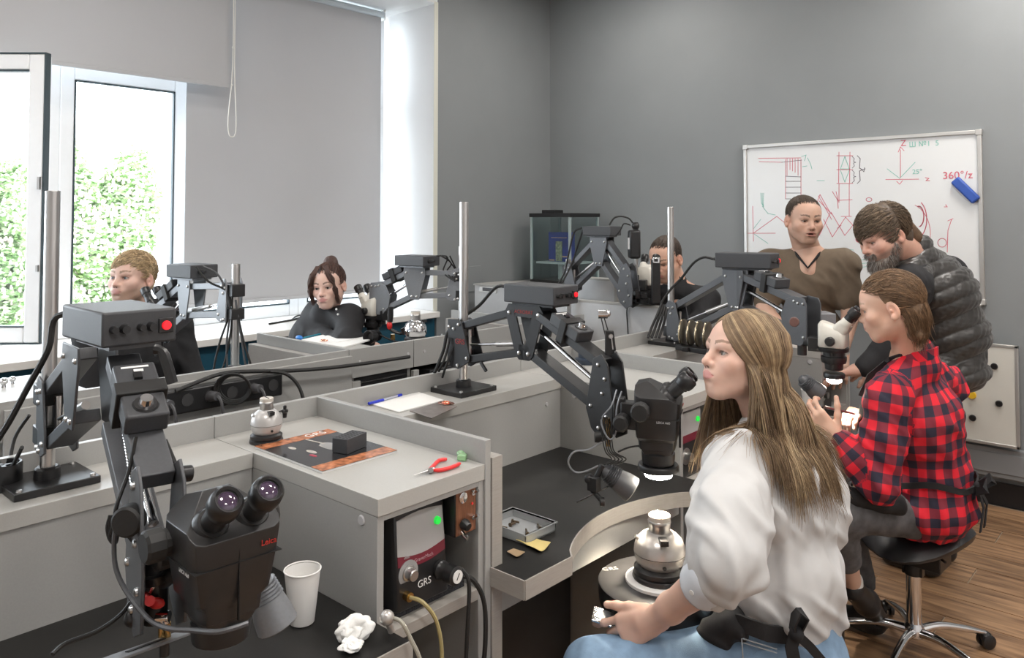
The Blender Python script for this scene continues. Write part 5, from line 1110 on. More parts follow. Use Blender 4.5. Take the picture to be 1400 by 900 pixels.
def knobby(label, x, y, s=1.):
    c = Uz(x, y, ZC); t = thing('chrome_knob', label, 'knob', (c.x, c.y, ZC)); b = MB(); b.lathe([(.008, 0), (.006, .008), (.012, .014), (.014, .022), (.01, .03), (.004, .033)], n=16); obj('knob_body', b, CHROME, t); t.scale = (s, s, s)
knobby('chrome knob at the left end of the far row cabinet top', 5, 530); knobby('darker chrome knob further along the far row cabinet top', 17, 525, .8)
# window sill pieces
p = UX(385, 441, -4.3); b = MB(); z = SILL + .006
b.tube([Uz(368, 443, z), Uz(385, 440, z), Uz(402, 437, z), Uz(412, 434, z)], .006, n=6); b.tube([Uz(398, 438, z), Uz(404, 433, z), Uz(410, 431, z)], .005, n=6)
tag(obj('black_cable_piece', b, RUB, None), 'black cable end lying on the white window sill', 'cable')
# ---- cables hanging by stand 4, far row ----
for i, pts in enumerate([[(268, 365), (285, 385), (312, 400), (313, 430), (300, 470), (292, 510), (300, 528)], [(277, 364), (300, 378), (314, 420), (310, 470), (312, 520), (318, 528)], [(318, 400), (316, 450), (306, 500), (296, 520)], [(322, 410), (330, 460), (336, 500), (348, 535)], [(325, 430), (334, 470), (345, 505), (352, 530)]]):
    cable(s4, [Ud(x, y, 2.85 - .0 * k) for k, (x, y) in enumerate(pts)], .004, m=GUN if i % 2 else RUB)
b = MB(); c = Ud(318, 532, 2.6)
for j in range(4): b.tube([c + Rh * ((.06 - j * .004) * math.cos(a)) + Vector((0, 0, (.05 - j * .003) * math.sin(a))) + Fh * (j * .006) for a in [i * math.pi / 12 for i in range(25)]], .0035, n=6, smooth=0)
tag(obj('cable_coil', b, RUB, None), 'coil of black cable hanging in front of the power strip', 'cable')
loose('trunk_cable', 'long black cable running along the rear of the far row', 'cable', [UX(240, 535, RX2 + .09), UX(300, 512, RX2 + .09), UX(345, 508, RX2 + .09), UX(400, 507, RX2 + .08), UX(470, 501, RX2 + .08), UX(560, 488, RX2 + .08)], .007, RUB)
loose('drooping_cable', 'black cable arching down beside the power strip', 'cable', [UX(370, 508, RX2 + .1), UX(392, 512, RX2 + .12), UX(408, 528, RX2 + .14), UX(416, 552, RX2 + .16), UX(418, 580, RX2 + .16)], .006, RUB)
for i in range(4):
    cable(s5, [Ud(597 + i * 6, 350, 3.75), Ud(612 + i * 5, 352 + i * 8, 3.8), Ud(606 + i * 5, 372, 3.8), Ud(622, 385, 3.72)], .0035)
cable(s6, [Ud(795, 312, 4.25), Ud(785, 318, 4.3), Ud(778, 345, 4.3), Ud(772, 372, 4.3), Ud(762, 390, 4.2)], .005); cable(s6, [Ud(797, 315, 4.25), Ud(790, 335, 4.3), Ud(782, 360, 4.3), Ud(768, 388, 4.2)], .005)
for i in range(4): loose('side_cable', ('leftmost', 'second from left', 'third from left', 'rightmost')[i] + ' black cable of the bundle dropping beside the right stand', 'cable', [Ud(905 + i * 2, 415 + i * 2, 3.52), Ud(898 + i * 4, 432, 3.5), Ud(891 + i * 5, 448, 3.5), Ud(886 + i * 5, 462, 3.48)], .006, RUB, 'cables beside the right stand')
loose('thin_wire', 'thin wire hanging over the pale bench panel', 'cable', [UY(862, 415, 3.52), UY(860, 416, 3.49), UY(857, 425, 3.49), UY(858, 445, 3.49), UY(859, 463, 3.49)], .0035, RUB)
cable(s3, [k3['rc'] - k3['bd'] * .03, Ud(962, 352, 3.4), Ud(948, 360, 3.45), Ud(932, 380, 3.5), Ud(915, 398, 3.52), Ud(903, 416, 3.52)], .0055, 'power_cable')
# camera unit and bracket by the back man's microscope
t = thing('camera_tower', 'black upright camera on a silver rod above the back microscope', 'camera', Ud(869, 375, 4.1)); d = 4.1
b = MB(); b.box(Ud(867, 334, d), (.06, .07, .15), rotmat(Rh, Fh, Vector((0, 0, 1)))); obj('camera_body', b, BLKP, t, world=True, bev=.012)
b = MB(); b.sph(Ud(869, 309, d), .021); b.cyl(Ud(869, 322, d), Ud(869, 304, d), .014, n=12); obj('swivel', b, BLKP, t, world=True)
b = MB(); b.cyl(Ud(869.5, 352, d), Ud(869.5, 380, d), .01, n=12); obj('rod', b, STEEL, t, world=True); b = MB(); b.cyl(Ud(869.5, 376, d), Ud(869.5, 396, d), .016, n=12); obj('rod_socket', b, BLKP, t, world=True)
b = MB(); b.box(Ud(859.5, 333, d - .04), (.008, .006, .06), rotmat(Rh, Fh, Vector((0, 0, 1)))); obj('pale_label', b, LGREY, t, world=True)
cable(t, [Ud(833, 308, 4.1), Ud(840, 298, 4.1), Ud(850, 296, 4.1), Ud(860, 299, 4.1), Ud(865, 305, 4.1)], .0045); cable(t, [Ud(842, 323, 4.1), Ud(848, 315, 4.1), Ud(853, 306, 4.1), Ud(862, 308, 4.1)], .0035)
t = thing('upright_slab', 'black upright slab with silver tip before the face of the back man', 'tool stand', Ud(897, 415, 3.95)); d = 3.95
b = MB(); b.box(Ud(896.5, 385, d), (.043, .03, .215), rotmat(Rh, Fh, Vector((0, 0, 1)))); obj('slab', b, BLKP, t, world=True, bev=.004); b = MB(); b.box(Ud(897, 356, d - .018), (.034, .012, .028), rotmat(Rh, Fh, Vector((0, 0, 1)))); obj('silver_tip', b, CHROME, t, world=True, bev=.002)
b = MB(); b.box(Ud(897, 356, d - .026), (.018, .004, .014), rotmat(Rh, Fh, Vector((0, 0, 1)))); obj('socket', b, RUB, t, world=True)
# clutter under the back microscope
b = MB(); rng = random.Random(2)
for i in range(14): c = Ud(rng.uniform(852, 892), rng.uniform(396, 413), 4.05 + rng.uniform(-.05, .05)); b.box(c, (rng.uniform(.02, .05), .03, rng.uniform(.01, .03)), Matrix.Rotation(rng.uniform(0, 3), 3, 'Z'))
b.cyl(Ud(884, 408, 4.1), Ud(884, 413, 4.1), .07, n=20)
tag(obj('tool_clutter', b, BLKP, None), 'dark cluttered base fittings under the back microscope', 'tool stand')
# brown box behind the right stand
# ======================= stools =======================
def stool(label, loc, rz, hs, tall=True):
    t = thing('saddle_stool', label, 'stool', loc, rz, 'black saddle stools')
    b = MB(); b.lathe([(.03, .07), (.034, .075), (.034, .105), (.028, .115), (.0265, .12)], n=24); obj('hub', b, CHROME, t)
    b = MB(); b.lathe([(.0255, .115), (.0255, hs - .16)], n=22); obj('column', b, CHROME, t)
    b = MB(); b.lathe([(.03, hs - .2), (.032, hs - .16), (.022, hs - .12), (.022, hs - .05)], n=20); b.bx(-.035, .035, -.015, .015, hs - .2, hs - .12) ; obj('gas_lift_cover', b, BLKP, t, bev=.003)
    for i in range(5):
        a = math.radians(72 * i + 20); d = Vector((math.cos(a), math.sin(a), 0))
        b = MB(); b.tube([d * .02 + Vector((0, 0, .09)), d * .1 + Vector((0, 0, .098)), d * .2 + Vector((0, 0, .08)), d * .29 + Vector((0, 0, .055))], [.018, .016, .015, .014, .013, .012, .012, .011, .01, .009], n=10); obj('leg', b, CHROME, t)
        s = Vector((-d.y, d.x, 0)); c = d * .295 + Vector((0, 0, .028))
        b = MB()
        for k in (-1, 1): b.lathe([(.02, 0), (.026, .002), (.026, .014), (.02, .017)], c + s * (.006 * k), frame(s * k), n=16)
        b.sph(c + Vector((0, 0, .012)), (.022, .022, .02), n=12, m=8); obj('castor', b, BLKP, t)
    # saddle seat: x forward
    n, m = 28, 14; top, bot = [], []
    b = MB(); P = []
    for j in range(m + 1):
        for i in range(n):
            a = 2 * math.pi * i / n; r = j / m; wx = .2 * (1 + .0 * math.cos(a)); wy = .215 - .06 * max(0, math.cos(a)) ** 2
            x = math.cos(a) * wx * r; y = math.sin(a) * wy * r
            z = hs - .55 * (y * y) * 1.6 + .9 * max(0, -x) ** 2 + .35 * max(0, x) ** 2 * 0
            z -= .045 * (r ** 7); P.append((x, y, z))
    for j in range(m, -1, -1):
        for i in range(n):
            a = 2 * math.pi * i / n; r = j / m * .97; wx = .2; wy = .215 - .06 * max(0, math.cos(a)) ** 2
            x = math.cos(a) * wx * r; y = math.sin(a) * wy * r; P.append((x, y, hs - .092 - .4 * y * y * 1.6 + .9 * max(0, -x) ** 2 + .03 * r ** 4))
    M_ = 2 * m + 2; idx = [(j * n + i, j * n + (i + 1) % n, (j + 1) * n + (i + 1) % n, (j + 1) * n + i) for j in range(M_ - 1) for i in range(n)]
    b.pts(P, idx); bmesh.ops.remove_doubles(b.bm, verts=b.bm.verts[:], dist=.0005); obj('seat', b, mat('black_leather', (.016, .016, .018), .33, noise=.1, nscale=40, bump=.15, bscale=500), t, smooth=60)
    b = MB(); b.bx(-.11, .08, -.06, .06, hs - .15, hs - .085); obj('mechanism', b, BLKP, t, bev=.004)
    b = MB(); b.bar((-.08, -.05, hs - .09), (-.12, -.13, hs - .085), .006, .006, (0, 0, 1)); b.sph((-.125, -.14, hs - .085), (.012, .02, .01), n=10, m=6); b.bar((-.09, .05, hs - .09), (-.14, .1, hs - .085), .006, .006, (0, 0, 1)); obj('lever', b, BLKP, t)
    return t
hub = Uz(1250, 862, .09); st1 = stool('black saddle stool with chrome base under the red-shirted person', (hub.x, hub.y, 0), math.radians(176), .49)
# free seat edge of another stool behind
hs2 = Ud(1100, 905, 1.95)

q = Ud(1126, 440, 3.15); t = thing('grey_module', 'small grey box module behind the white microscope', 'box', q); Rm_ = rotmat(Rh, Fh, Vector((0, 0, 1)))
b = MB(); b.box(q, (.06, .1, .075), Rm_); obj('module_case', b, GUNL, t, world=True, bev=.003); b = MB(); b.box(q + Rh * .0305, (.002, .085, .06), Rm_); obj('dark_face', b, BLKP, t, world=True); b = MB(); b.cyl(q, Vector((q.x, q.y, ZC)), .012, n=12); obj('module_stem', b, STEEL, t, world=True)

d = 3.85; t = thing('accessory_arm', 'small jointed arm with a red knob hanging under the cream microscope by the window', 'lamp arm', Ud(533, 450, d))
b = MB(); b.tube([Ud(534, 420, d), Ud(534, 432, d), Ud(533, 440, d)], .014, n=10); obj('upper_joint', b, BLKP, t, world=True)
b = MB(); b.sph(Ud(532.5, 445, d), (.017, .012, .022), n=12, m=8); obj('red_knob', b, REDP, t, world=True)
b = MB(); b.tube([Ud(533, 449, d), Ud(538, 453, d), Ud(548, 456, d), Ud(556, 452, d)], .008, n=8); b.cyl(Ud(556, 456, d), Ud(552, 448, d), .02, n=12); obj('lower_joint', b, BLKP, t, world=True)
b = MB(); b.cyl(Ud(537, 457, d), Ud(537, 465, d), .011, n=12); obj('brass_collar', b, BRASS, t, world=True)
lamphead('black lamp head lying at the edge of the far row papers', Ud(511, 460, 3.7), (Rh * -.5 - Fh * .9), .9, BLKP)
loose('lamp_wire', 'thin dark wire curling from the far lamp head to the chrome vise', 'cable', [Ud(520, 458, 3.7), Ud(532, 464, 3.7), Ud(545, 468, 3.68), Ud(556, 466, 3.68)], .004, RUB)
# ======================= people: signed-distance bodies turned into meshes =======================
def _v(a): return np.array(a, dtype=np.float32)
class Field:
    def __init__(s): s.pr = []; s.lo = []; s.hi = []
    def _b(s, lo, hi, op):
        if op == 'add': s.lo.append(lo); s.hi.append(hi)
    def ell(s, c, r, R=None, k=.02, op='add'):
        r = (r, r, r) if not isinstance(r, (tuple, list)) else r; c = _v(c); m = max(r)
        s.pr.append(('e', c, _v(r), np.array(R if R is not None else np.eye(3), dtype=np.float32), k, op, c - m, c + m)); s._b(c - m, c + m, op); return s
    def cap(s, a, b, r1, r2=None, k=.02, op='add'):
        r2 = r1 if r2 is None else r2; a = _v(a); b = _v(b); m = max(r1, r2); lo = np.minimum(a, b) - m; hi = np.maximum(a, b) + m
        s.pr.append(('c', a, b, (r1, r2), k, op, lo, hi)); s._b(lo, hi, op); return s
    def chain(s, pts, rs, k=.02):
        for i in range(len(pts) - 1): s.cap(pts[i], pts[i + 1], rs[i], rs[i + 1], k)
        return s
    def dist(s, P):
        G = np.full(len(P), 9.)
        for p in s.pr:
            if p[5] != 'add': continue
            if p[0] == 'e':
                q = (P - p[1]) @ p[3]; k0 = np.linalg.norm(q / p[2], axis=1); k1 = np.linalg.norm(q / p[2] ** 2, axis=1) + 1e-9; d = k0 * (k0 - 1) / k1
            else:
                a, b, (r1, r2) = p[1], p[2], p[3]; ba = b - a; t = np.clip((P - a) @ ba / (ba @ ba + 1e-12), 0, 1); d = np.linalg.norm(P - a - t[:, None] * ba, axis=1) - (r1 + (r2 - r1) * t)
            k = p[4]; hh = np.maximum(k - np.abs(G - d), 0) / k; G = np.minimum(G, d) - hh * hh * k * .25
        return G
    def push(s, P, want):
        d = s.dist(P); e = .002; g = np.stack([s.dist(P + np.eye(3)[i] * e) - d for i in range(3)], 1); g /= np.linalg.norm(g, axis=1)[:, None] + 1e-9
        return P + g * np.maximum(want - d, 0)[:, None]
    def mesh(s, h, clip=None):
        lo = np.min(s.lo, 0) - 3 * h; hi = np.max(s.hi, 0) + 3 * h
        if clip is not None: lo = np.maximum(lo, clip[0]); hi = np.minimum(hi, clip[1])
        n = np.ceil((hi - lo) / h).astype(int) + 1; G = np.full(n, .2, dtype=np.float32)
        ax = [lo[i] + h * np.arange(n[i], dtype=np.float32) for i in range(3)]
        for p in s.pr:
            k, op, plo, phi = p[4:8] if p[0] == 'e' else p[4:8]
            mg = k + 3 * h; i0 = np.maximum(((plo - mg - lo) / h).astype(int), 0); i1 = np.minimum(((phi + mg - lo) / h).astype(int) + 2, n)
            if (i1 <= i0).any(): continue
            sl = tuple(slice(i0[j], i1[j]) for j in range(3)); X = ax[0][sl[0]][:, None, None]; Y = ax[1][sl[1]][None, :, None]; Z = ax[2][sl[2]][None, None, :]
            if p[0] == 'e':
                c, r, R = p[1], p[2], p[3]; dx, dy, dz = X - c[0], Y - c[1], Z - c[2]
                q = [R[0, j] * dx + R[1, j] * dy + R[2, j] * dz for j in range(3)]
                k0 = np.sqrt(sum((q[j] / r[j]) ** 2 for j in range(3))); k1 = np.sqrt(sum((q[j] / r[j] ** 2) ** 2 for j in range(3))) + 1e-9
                d = k0 * (k0 - 1) / k1
            else:
                a, b, (r1, r2) = p[1], p[2], p[3]; ba = b - a; L2 = float(ba @ ba) + 1e-12
                t = np.clip(((X - a[0]) * ba[0] + (Y - a[1]) * ba[1] + (Z - a[2]) * ba[2]) / L2, 0, 1)
                d = np.sqrt((X - a[0] - t * ba[0]) ** 2 + (Y - a[1] - t * ba[1]) ** 2 + (Z - a[2] - t * ba[2]) ** 2) - (r1 + (r2 - r1) * t)
            g = G[sl]
            if op == 'add':
                hh = np.maximum(k - np.abs(g - d), 0) / k; G[sl] = np.minimum(g, d) - hh * hh * k * .25
            else:
                hh = np.maximum(k - np.abs(g + d), 0) / k; G[sl] = np.maximum(g, -d) + hh * hh * k * .25
        return surfnets(G, lo, h)
def surfnets(G, lo, h):
    n = np.array(G.shape); S_ = G < 0
    c = [(i, j, k) for i in (0, 1) for j in (0, 1) for k in (0, 1)]
    sub = lambda A, o: A[o[0]:n[0] - 1 + o[0], o[1]:n[1] - 1 + o[1], o[2]:n[2] - 1 + o[2]]
    cnt = sum(sub(S_, o).astype(np.int8) for o in c); act = (cnt > 0) & (cnt < 8)
    I = np.argwhere(act); m = len(I)
    if m == 0: return np.zeros((0, 3)), np.zeros((0, 4), int)
    vals = np.stack([G[I[:, 0] + o[0], I[:, 1] + o[1], I[:, 2] + o[2]] for o in c], 1)
    acc = np.zeros((m, 3)); num = np.zeros(m); C = np.array(c)
    for a in range(8):
        for b in range(a + 1, 8):
            if np.abs(C[a] - C[b]).sum() != 1: continue
            va, vb = vals[:, a], vals[:, b]; x = (va < 0) != (vb < 0); t = np.where(x, va / np.where(x, va - vb, 1), 0)
            acc += np.where(x[:, None], C[a] + (C[b] - C[a]) * t[:, None], 0); num += x
    V = lo + (I + acc / num[:, None]) * h
    idx = np.full(n - 1, -1, dtype=np.int64); idx[I[:, 0], I[:, 1], I[:, 2]] = np.arange(m); Q = []
    for ax in range(3):
        u, v = (ax + 1) % 3, (ax + 2) % 3
        s0 = [slice(0, None)] * 3; s1 = [slice(0, None)] * 3; s0[ax] = slice(0, n[ax] - 1); s1[ax] = slice(1, n[ax])
        A = S_[tuple(s0)]; B = S_[tuple(s1)]; E = np.argwhere(A != B); E = E[(E[:, u] > 0) & (E[:, v] > 0) & (E[:, u] < n[u] - 1) & (E[:, v] < n[v] - 1)]
        ins = A[E[:, 0], E[:, 1], E[:, 2]]; du = np.zeros(3, int); dv = np.zeros(3, int); du[u] = 1; dv[v] = 1
        g = lambda X: idx[X[:, 0], X[:, 1], X[:, 2]]
        q = np.stack([g(E - du - dv), g(E - dv), g(E), g(E - du)], 1); q[~ins] = q[~ins][:, ::-1]; Q.append(q)
    Q = np.concatenate(Q); return V, Q[(Q >= 0).all(1)]
def normals(V, Q):
    N = np.cross(V[Q[:, 2]] - V[Q[:, 0]], V[Q[:, 3]] - V[Q[:, 1]]); out = np.zeros_like(V)
    for i in range(4): np.add.at(out, Q[:, i], N)
    return out / (np.linalg.norm(out, axis=1)[:, None] + 1e-12)
def smoothv(V, Q, it=1):
    for _ in range(it):
        acc = np.zeros_like(V); num = np.zeros(len(V))
        for a, b in ((0, 1), (1, 2), (2, 3), (3, 0)):
            np.add.at(acc, Q[:, a], V[Q[:, b]]); np.add.at(acc, Q[:, b], V[Q[:, a]]); np.add.at(num, Q[:, a], 1); np.add.at(num, Q[:, b], 1)
        V = V * .4 + .6 * acc / np.maximum(num, 1)[:, None]
    return V
def npmesh(name, V, Q, m, parent, col=None, vec=None):
    me = bpy.data.meshes.new(name); base = np.array(wm(parent).inverted()) if parent else np.eye(4)
    W = V @ base[:3, :3].T + base[:3, 3]
    me.vertices.add(len(W)); me.vertices.foreach_set('co', W.astype(np.float32).ravel()); me.loops.add(Q.size); me.loops.foreach_set('vertex_index', Q.astype(np.int32).ravel())
    me.polygons.add(len(Q)); me.polygons.foreach_set('loop_start', np.arange(len(Q), dtype=np.int32) * Q.shape[1]); me.update(calc_edges=True)
    for n_, d in (('Col', col), ('Pat', vec)):
        if d is None: continue
        if n_ == 'Col': a = me.attributes.new('Col', 'FLOAT_COLOR', 'POINT'); a.data.foreach_set('color', np.concatenate([d, np.ones((len(d), 1))], 1).astype(np.float32).ravel())
        else: a = me.attributes.new('Pat', 'FLOAT_VECTOR', 'POINT'); a.data.foreach_set('vector', d.astype(np.float32).ravel())
    me.materials.append(m); me.shade_smooth(); o = bpy.data.objects.new(name, me); COL.objects.link(o)
    if parent: o.parent = parent
    return o
def folds(V, Q, amp, lam, dirs, seed=0, keep=None, kr=.1):
    rng = np.random.RandomState(seed); N = normals(V, Q); f = np.zeros(len(V))
    for d in dirs:
        d = np.array(d, float); d /= np.linalg.norm(d); l = lam * rng.uniform(.8, 1.3); ph = rng.uniform(0, 6.3)
        w1 = rng.normal(size=3) * 2 * np.pi / (lam * 9); w2 = rng.normal(size=3) * 2 * np.pi / (lam * 5)
        x = V @ d * 2 * np.pi / l + ph + 2. * np.sin(V @ w1 + ph) + .7 * np.sin(V @ w2)
        gate = np.clip(.35 + .8 * np.sin(V @ (rng.normal(size=3) * 2 * np.pi / (lam * 4.5)) + ph), 0, 1)
        f += ((.5 + .5 * np.cos(x)) ** 2 - .3) * gate
    f *= amp / len(dirs) ** .5
    if keep is not None: f *= np.clip((np.linalg.norm(V - np.array(keep, float), axis=1) - kr) / .06, 0, 1)
    return V + N * f[:, None]
def nprng(V, s=0):
    return np.modf(np.abs(np.sin(V @ np.array([12.9898, 78.233, 37.719]) + s) * 43758.5453))[0]
def lownoise(V, sc, seed=0):
    rng = np.random.RandomState(seed); f = 0
    for i in range(6): f = f + np.sin(V @ (rng.normal(size=3) * sc) + rng.uniform(0, 6.3))
    return f / 6
SKIN = mat('skin', (.6, .4, .3), .5, attr='Col', bump=.12, bscale=900, sss=.12)
HAIRM = mat('hair', (.1, .06, .04), .55, attr='Col', noise=.22, nscale=60, bump=.25, bscale=300)
EYEM = mat('eye', (.8, .8, .8), .12, attr='Col', coat=.0)
def hframe(pos, fwd, pitch=0, roll=0, s=1.):
    f = Vector(fwd); f.z = 0; f.normalize(); x = Vector((f.y, -f.x, 0)); R = Matrix((x, f, Vector((0, 0, 1)))).transposed()
    R = R @ Matrix.Rotation(math.radians(pitch), 3, 'X') @ Matrix.Rotation(math.radians(roll), 3, 'Y')
    return np.array(R), np.array(Vector(pos)), s
def head(F, H, o):
    R, P, s = H
    jw, ch, fat = o.get('jaw', 1.), o.get('chin', 1.), o.get('fat', 1.)
    L = lambda p: P + R @ (np.array(p, float) * s)
    def E(p, r, k=.02, op='add', A=None):
        RR = R if A is None else R @ np.array(A); F.ell(L(p), [x * s for x in r], RR, k * s, op)
    def Cp(a, b, r1, r2=None, k=.02, op='add'): F.cap(L(a), L(b), r1 * s, (r1 if r2 is None else r2) * s, k * s, op)
    E((0, -.012, .035), (.074, .094, .08)); E((0, .03, -.025), (.06 * fat, .06, .075), .03); E((0, .03, .04), (.062, .058, .05), .03)
    E((0, .034, -.058), (.047 * jw, .045, .034), .035); E((0, .07, -.094), (.019 * jw, .016, .0155), .028)
    for k in (-1, 1):
        Cp((k * .054 * jw, -.004, -.042), (k * .02 * jw, .062, -.09), .017, .014, .028)
        E((k * .041 * fat, .062, -.022), (.024, .02, .02), .03); E((k * .03, .084, .006), (.018, .014, .0125), .014, 'sub')
    Cp((-.032, .079, .022), (.032, .079, .022), .011, None, .018)
    for k in (-1, 1): Cp((k * .02, .086, .019), (k * .043, .074, .017), .0055, .004, .01)
    nl = o.get('nose', 1.)
    Cp((0, .086, .012), (0, .104 + .004 * (nl - 1) * 4, -.02), .0072, .0095, .014); E((0, .107 + .01 * (nl - 1), -.026), (.0105, .0105, .009), .008)
    for k in (-1, 1): E((k * .0125, .097, -.029), (.007, .009, .0068), .006); E((k * .0062, .1015, -.0375), (.0032, .0055, .004), .003, 'sub')
    E((0, .083, -.056), (.03, .018, .022), .02)
    mo = o.get('mouth', 0)
    E((0, .0945, -.0515), (.021, .007, .0048), .006); E((0, .0932, -.062 - mo), (.018, .0068, .0057), .006)
    Cp((-.023, .096, -.057 - mo * .4), (.023, .096, -.057 - mo * .4), .0012 + mo * .5, None, .003, 'sub')
    if mo: E((0, .1, -.057 - mo * .5), (.014, .014, .003 + mo * .55), .003, 'sub')
    E((0, .1, -.075 - mo), (.016, .006, .004), .01, 'sub')
    for k in (-1, 1):   # eyelids with an almond opening
        op = o.get('lid', 1.)
        E((k * .031, .0742, .003), (.0145, .0135, .0138), .005); E((k * .0312, .09, .0022 - (1 - op) * .002), (.0125, .017, .0047 * op), .0022, 'sub')
    if o.get('ears', True):
        for k in (-1, 1):
            A = Matrix.Rotation(math.radians(k * 18), 3, 'Z') @ Matrix.Rotation(math.radians(-12), 3, 'X')
            E((k * .079, -.012, -.006), (.0075, .019, .031), .006, 'add', A); E((k * .086, -.008, -.002), (.0055, .010, .018), .004, 'sub', A); E((k * .083, -.006, -.03), (.006, .009, .01), .008)
            E((k * .084, -.004, -.006), (.003, .004, .006), .004)
def neck(F, H, base, r=.056):
    R, P, s = H; a = P + R @ (np.array((0, -.03, -.055)) * s); F.cap(a, _v(base), r * s, r * 1.1 * s, .03)
def skincol(V, H, o):
    R, P, s = H; q = ((V - P) @ R) / s; base = np.array(o.get('skin', (.62, .40, .30)))
    C = np.tile(base, (len(V), 1)); x, y, z = np.abs(q[:, 0]), q[:, 1], q[:, 2]
    def mixin(w, c):
        nonlocal C; w = np.clip(w, 0, 1)[:, None]; C = C * (1 - w) + np.array(c) * w
    g = lambda cx, cy, cz, r: np.exp(-(((x - cx) ** 2 + (y - cy) ** 2 + (z - cz) ** 2) / r ** 2))
    mixin(g(.042, .065, -.025, .025) * .3, base * np.array((1.05, .72, .68))); mixin(g(0, .11, -.028, .014) * .3, base * np.array((1.05, .7, .66))); mixin(g(.085, -.01, -.005, .03) * .35, base * np.array((1.05, .65, .6)))
    mo = o.get('mouth', 0); zl = -.0568 - mo * .5
    lip = (np.abs(z - zl) < (.0115 + mo * .6) * (1 - (x / .025) ** 2)) & (x < .0245) & (y > .082); mixin(lip * .75, o.get('lip', (.5, .19, .17)))
    if mo: mixin(((np.abs(z - zl) < .003 + mo * .4) & (x < .012) & (y < .1) & (y > .07)) * .9, (.08, .02, .02))
    bz = .0265 + .006 * np.sin(np.clip((x - .012) / .036, 0, 1) * np.pi * .75); br = (np.abs(z - bz) < .0042 * (1.25 - np.clip((x - .012) / .036, 0, 1) * .7)) & (x > .011) & (x < .05) & (y > .05)
    mixin(br * o.get('browa', .8), o.get('brow', (.12, .07, .04)))
    e2 = ((x - .0312) / .0142) ** 2 + ((z - .0022) / .0062) ** 2; lash = (e2 < 1.25) & (e2 > .5) & (y > .072); mixin(lash * np.where(z > .003, .8, .3), (.05, .03, .025)); mixin((e2 < 1) & (y > .068) & (y < .083) & False, (0, 0, 0))
    mixin(((x < .0095) & (x > .003) & (z < -.0345) & (z > -.041) & (y > .094)) * .8, (.08, .03, .02))
    st = o.get('stubble', 0)
    if st:
        bm = np.clip((-.022 - .26 * np.clip(y, 0, 1) - z) / .014, 0, 1) * np.clip((y + .012) / .012, 0, 1) * (1 - lip); bm = np.maximum(bm, np.clip((.026 - x) / .006, 0, 1) * np.clip((-.041 - z) / .003, 0, 1) * (y > .07) * (1 - lip)) * (.85 + .15 * lownoise(V, 160, 3)); bm = np.where(z < -.125, 0, bm); mixin(bm * st, o.get('beard', (.2, .12, .07)))
    C *= (1 + .04 * lownoise(V, 120, 5))[:, None]; return C
def eyes(parent, H, o, gaze=(0, 1, 0)):
    R, P, s = H; g = np.array(gaze, float); g /= np.linalg.norm(g)
    for k in (-1, 1):
        c = P + R @ (np.array((k * .031, .0738, .0028)) * s); n, m = 40, 28; V = []; Cc = []
        th = np.concatenate([np.linspace(0, .75, 16), np.linspace(.82, np.pi, 12)])
        z = g; x = np.cross((0, 0, 1), z); x /= np.linalg.norm(x); y = np.cross(z, x)
        for t in th:
            for i in range(n):
                a = 2 * np.pi * i / n; d = z * math.cos(t) + (x * math.cos(a) + y * math.sin(a)) * math.sin(t); V.append(c + R @ (d * .0122 * s))
                Cc.append((.005, .005, .005) if t < .24 else (np.array(o.get('iris', (.12, .08, .05))) * (.3 if t > .46 else .55)) if t < .55 else (.36, .33, .31))
        Q = np.array([(j * n + i, j * n + (i + 1) % n, (j + 1) * n + (i + 1) % n, (j + 1) * n + i) for j in range(len(th) - 1) for i in range(n)])
        npmesh('eye', np.array(V), Q, EYEM, parent, col=np.array(Cc))
def hand(F, wrist, fwd, nrm, thumb_side, s=1., curl=(20, 30, 20), tcurl=20, spread=4, fan=None, k=.006, td=(.62, .72, -.25)):
    """nrm = direction out of the back of the hand, thumb_side = +1/-1 along fwd x nrm"""
    f = Vector(fwd).normalized(); n = Vector(nrm); n = (n - f * n.dot(f)).normalized(); sd = f.cross(n) * thumb_side; W = Vector(wrist)
    P = lambda a, b, c: W + f * a * s + sd * b * s + n * c * s
    F.cap(P(-.01, 0, 0), P(.03, .004, 0), .025 * s, .026 * s, .015)
    for b, L, r in ((.03, .088, .0125), (.01, .092, .0128), (-.01, .088, .0122), (-.028, .08, .0115)): F.cap(P(.02, b * .6, 0), P(L, b, 0), .015 * s, r * s, .014)
    T = []
    for i, (b, L0, l1, l2, l3, r) in enumerate(((.03, .09, .042, .026, .021, .0092), (.01, .094, .047, .029, .022, .0094), (-.01, .09, .043, .027, .021, .009), (-.028, .081, .034, .021, .019, .0082))):
        c = curl[i] if isinstance(curl[0], (list, tuple)) else curl
        d = (f + sd * math.tan(math.radians(spread * (1.5 - i)))).normalized(); p = P(L0, b, 0); nn = n; R_ = r
        for ang, l in zip(c, (l1, l2, l3)):
            ax = sd; Rm = Matrix.Rotation(-math.radians(ang) * thumb_side * 1.0, 3, ax) ; d2 = Rm @ d
            if ang and d2.dot(nn) > d.dot(nn): Rm = Matrix.Rotation(math.radians(ang) * thumb_side, 3, ax); d2 = Rm @ d
            nn = Rm @ nn; d = d2; q = p + d * l * s; F.cap(p, q, R_ * s, R_ * .92 * s, k); F.ell(p, R_ * 1.08 * s, None, k); p = q; R_ *= .93
        T.append(p)
    p = P(.018, .026, -.008); d = (f * td[0] + sd * td[1] + n * td[2]).normalized()
    tip = d
    for j, (ang, l, r) in enumerate(((0, .042, .0135), (tcurl, .034, .0108), (tcurl, .027, .0095))):
        d = (d + (f * .6 - n * .5 - sd * .35) * math.tan(math.radians(ang)) * .6).normalized(); q = p + d * l * s; F.cap(p, q, r * s, r * .92 * s, .008); p = q
    T.append(p); return T
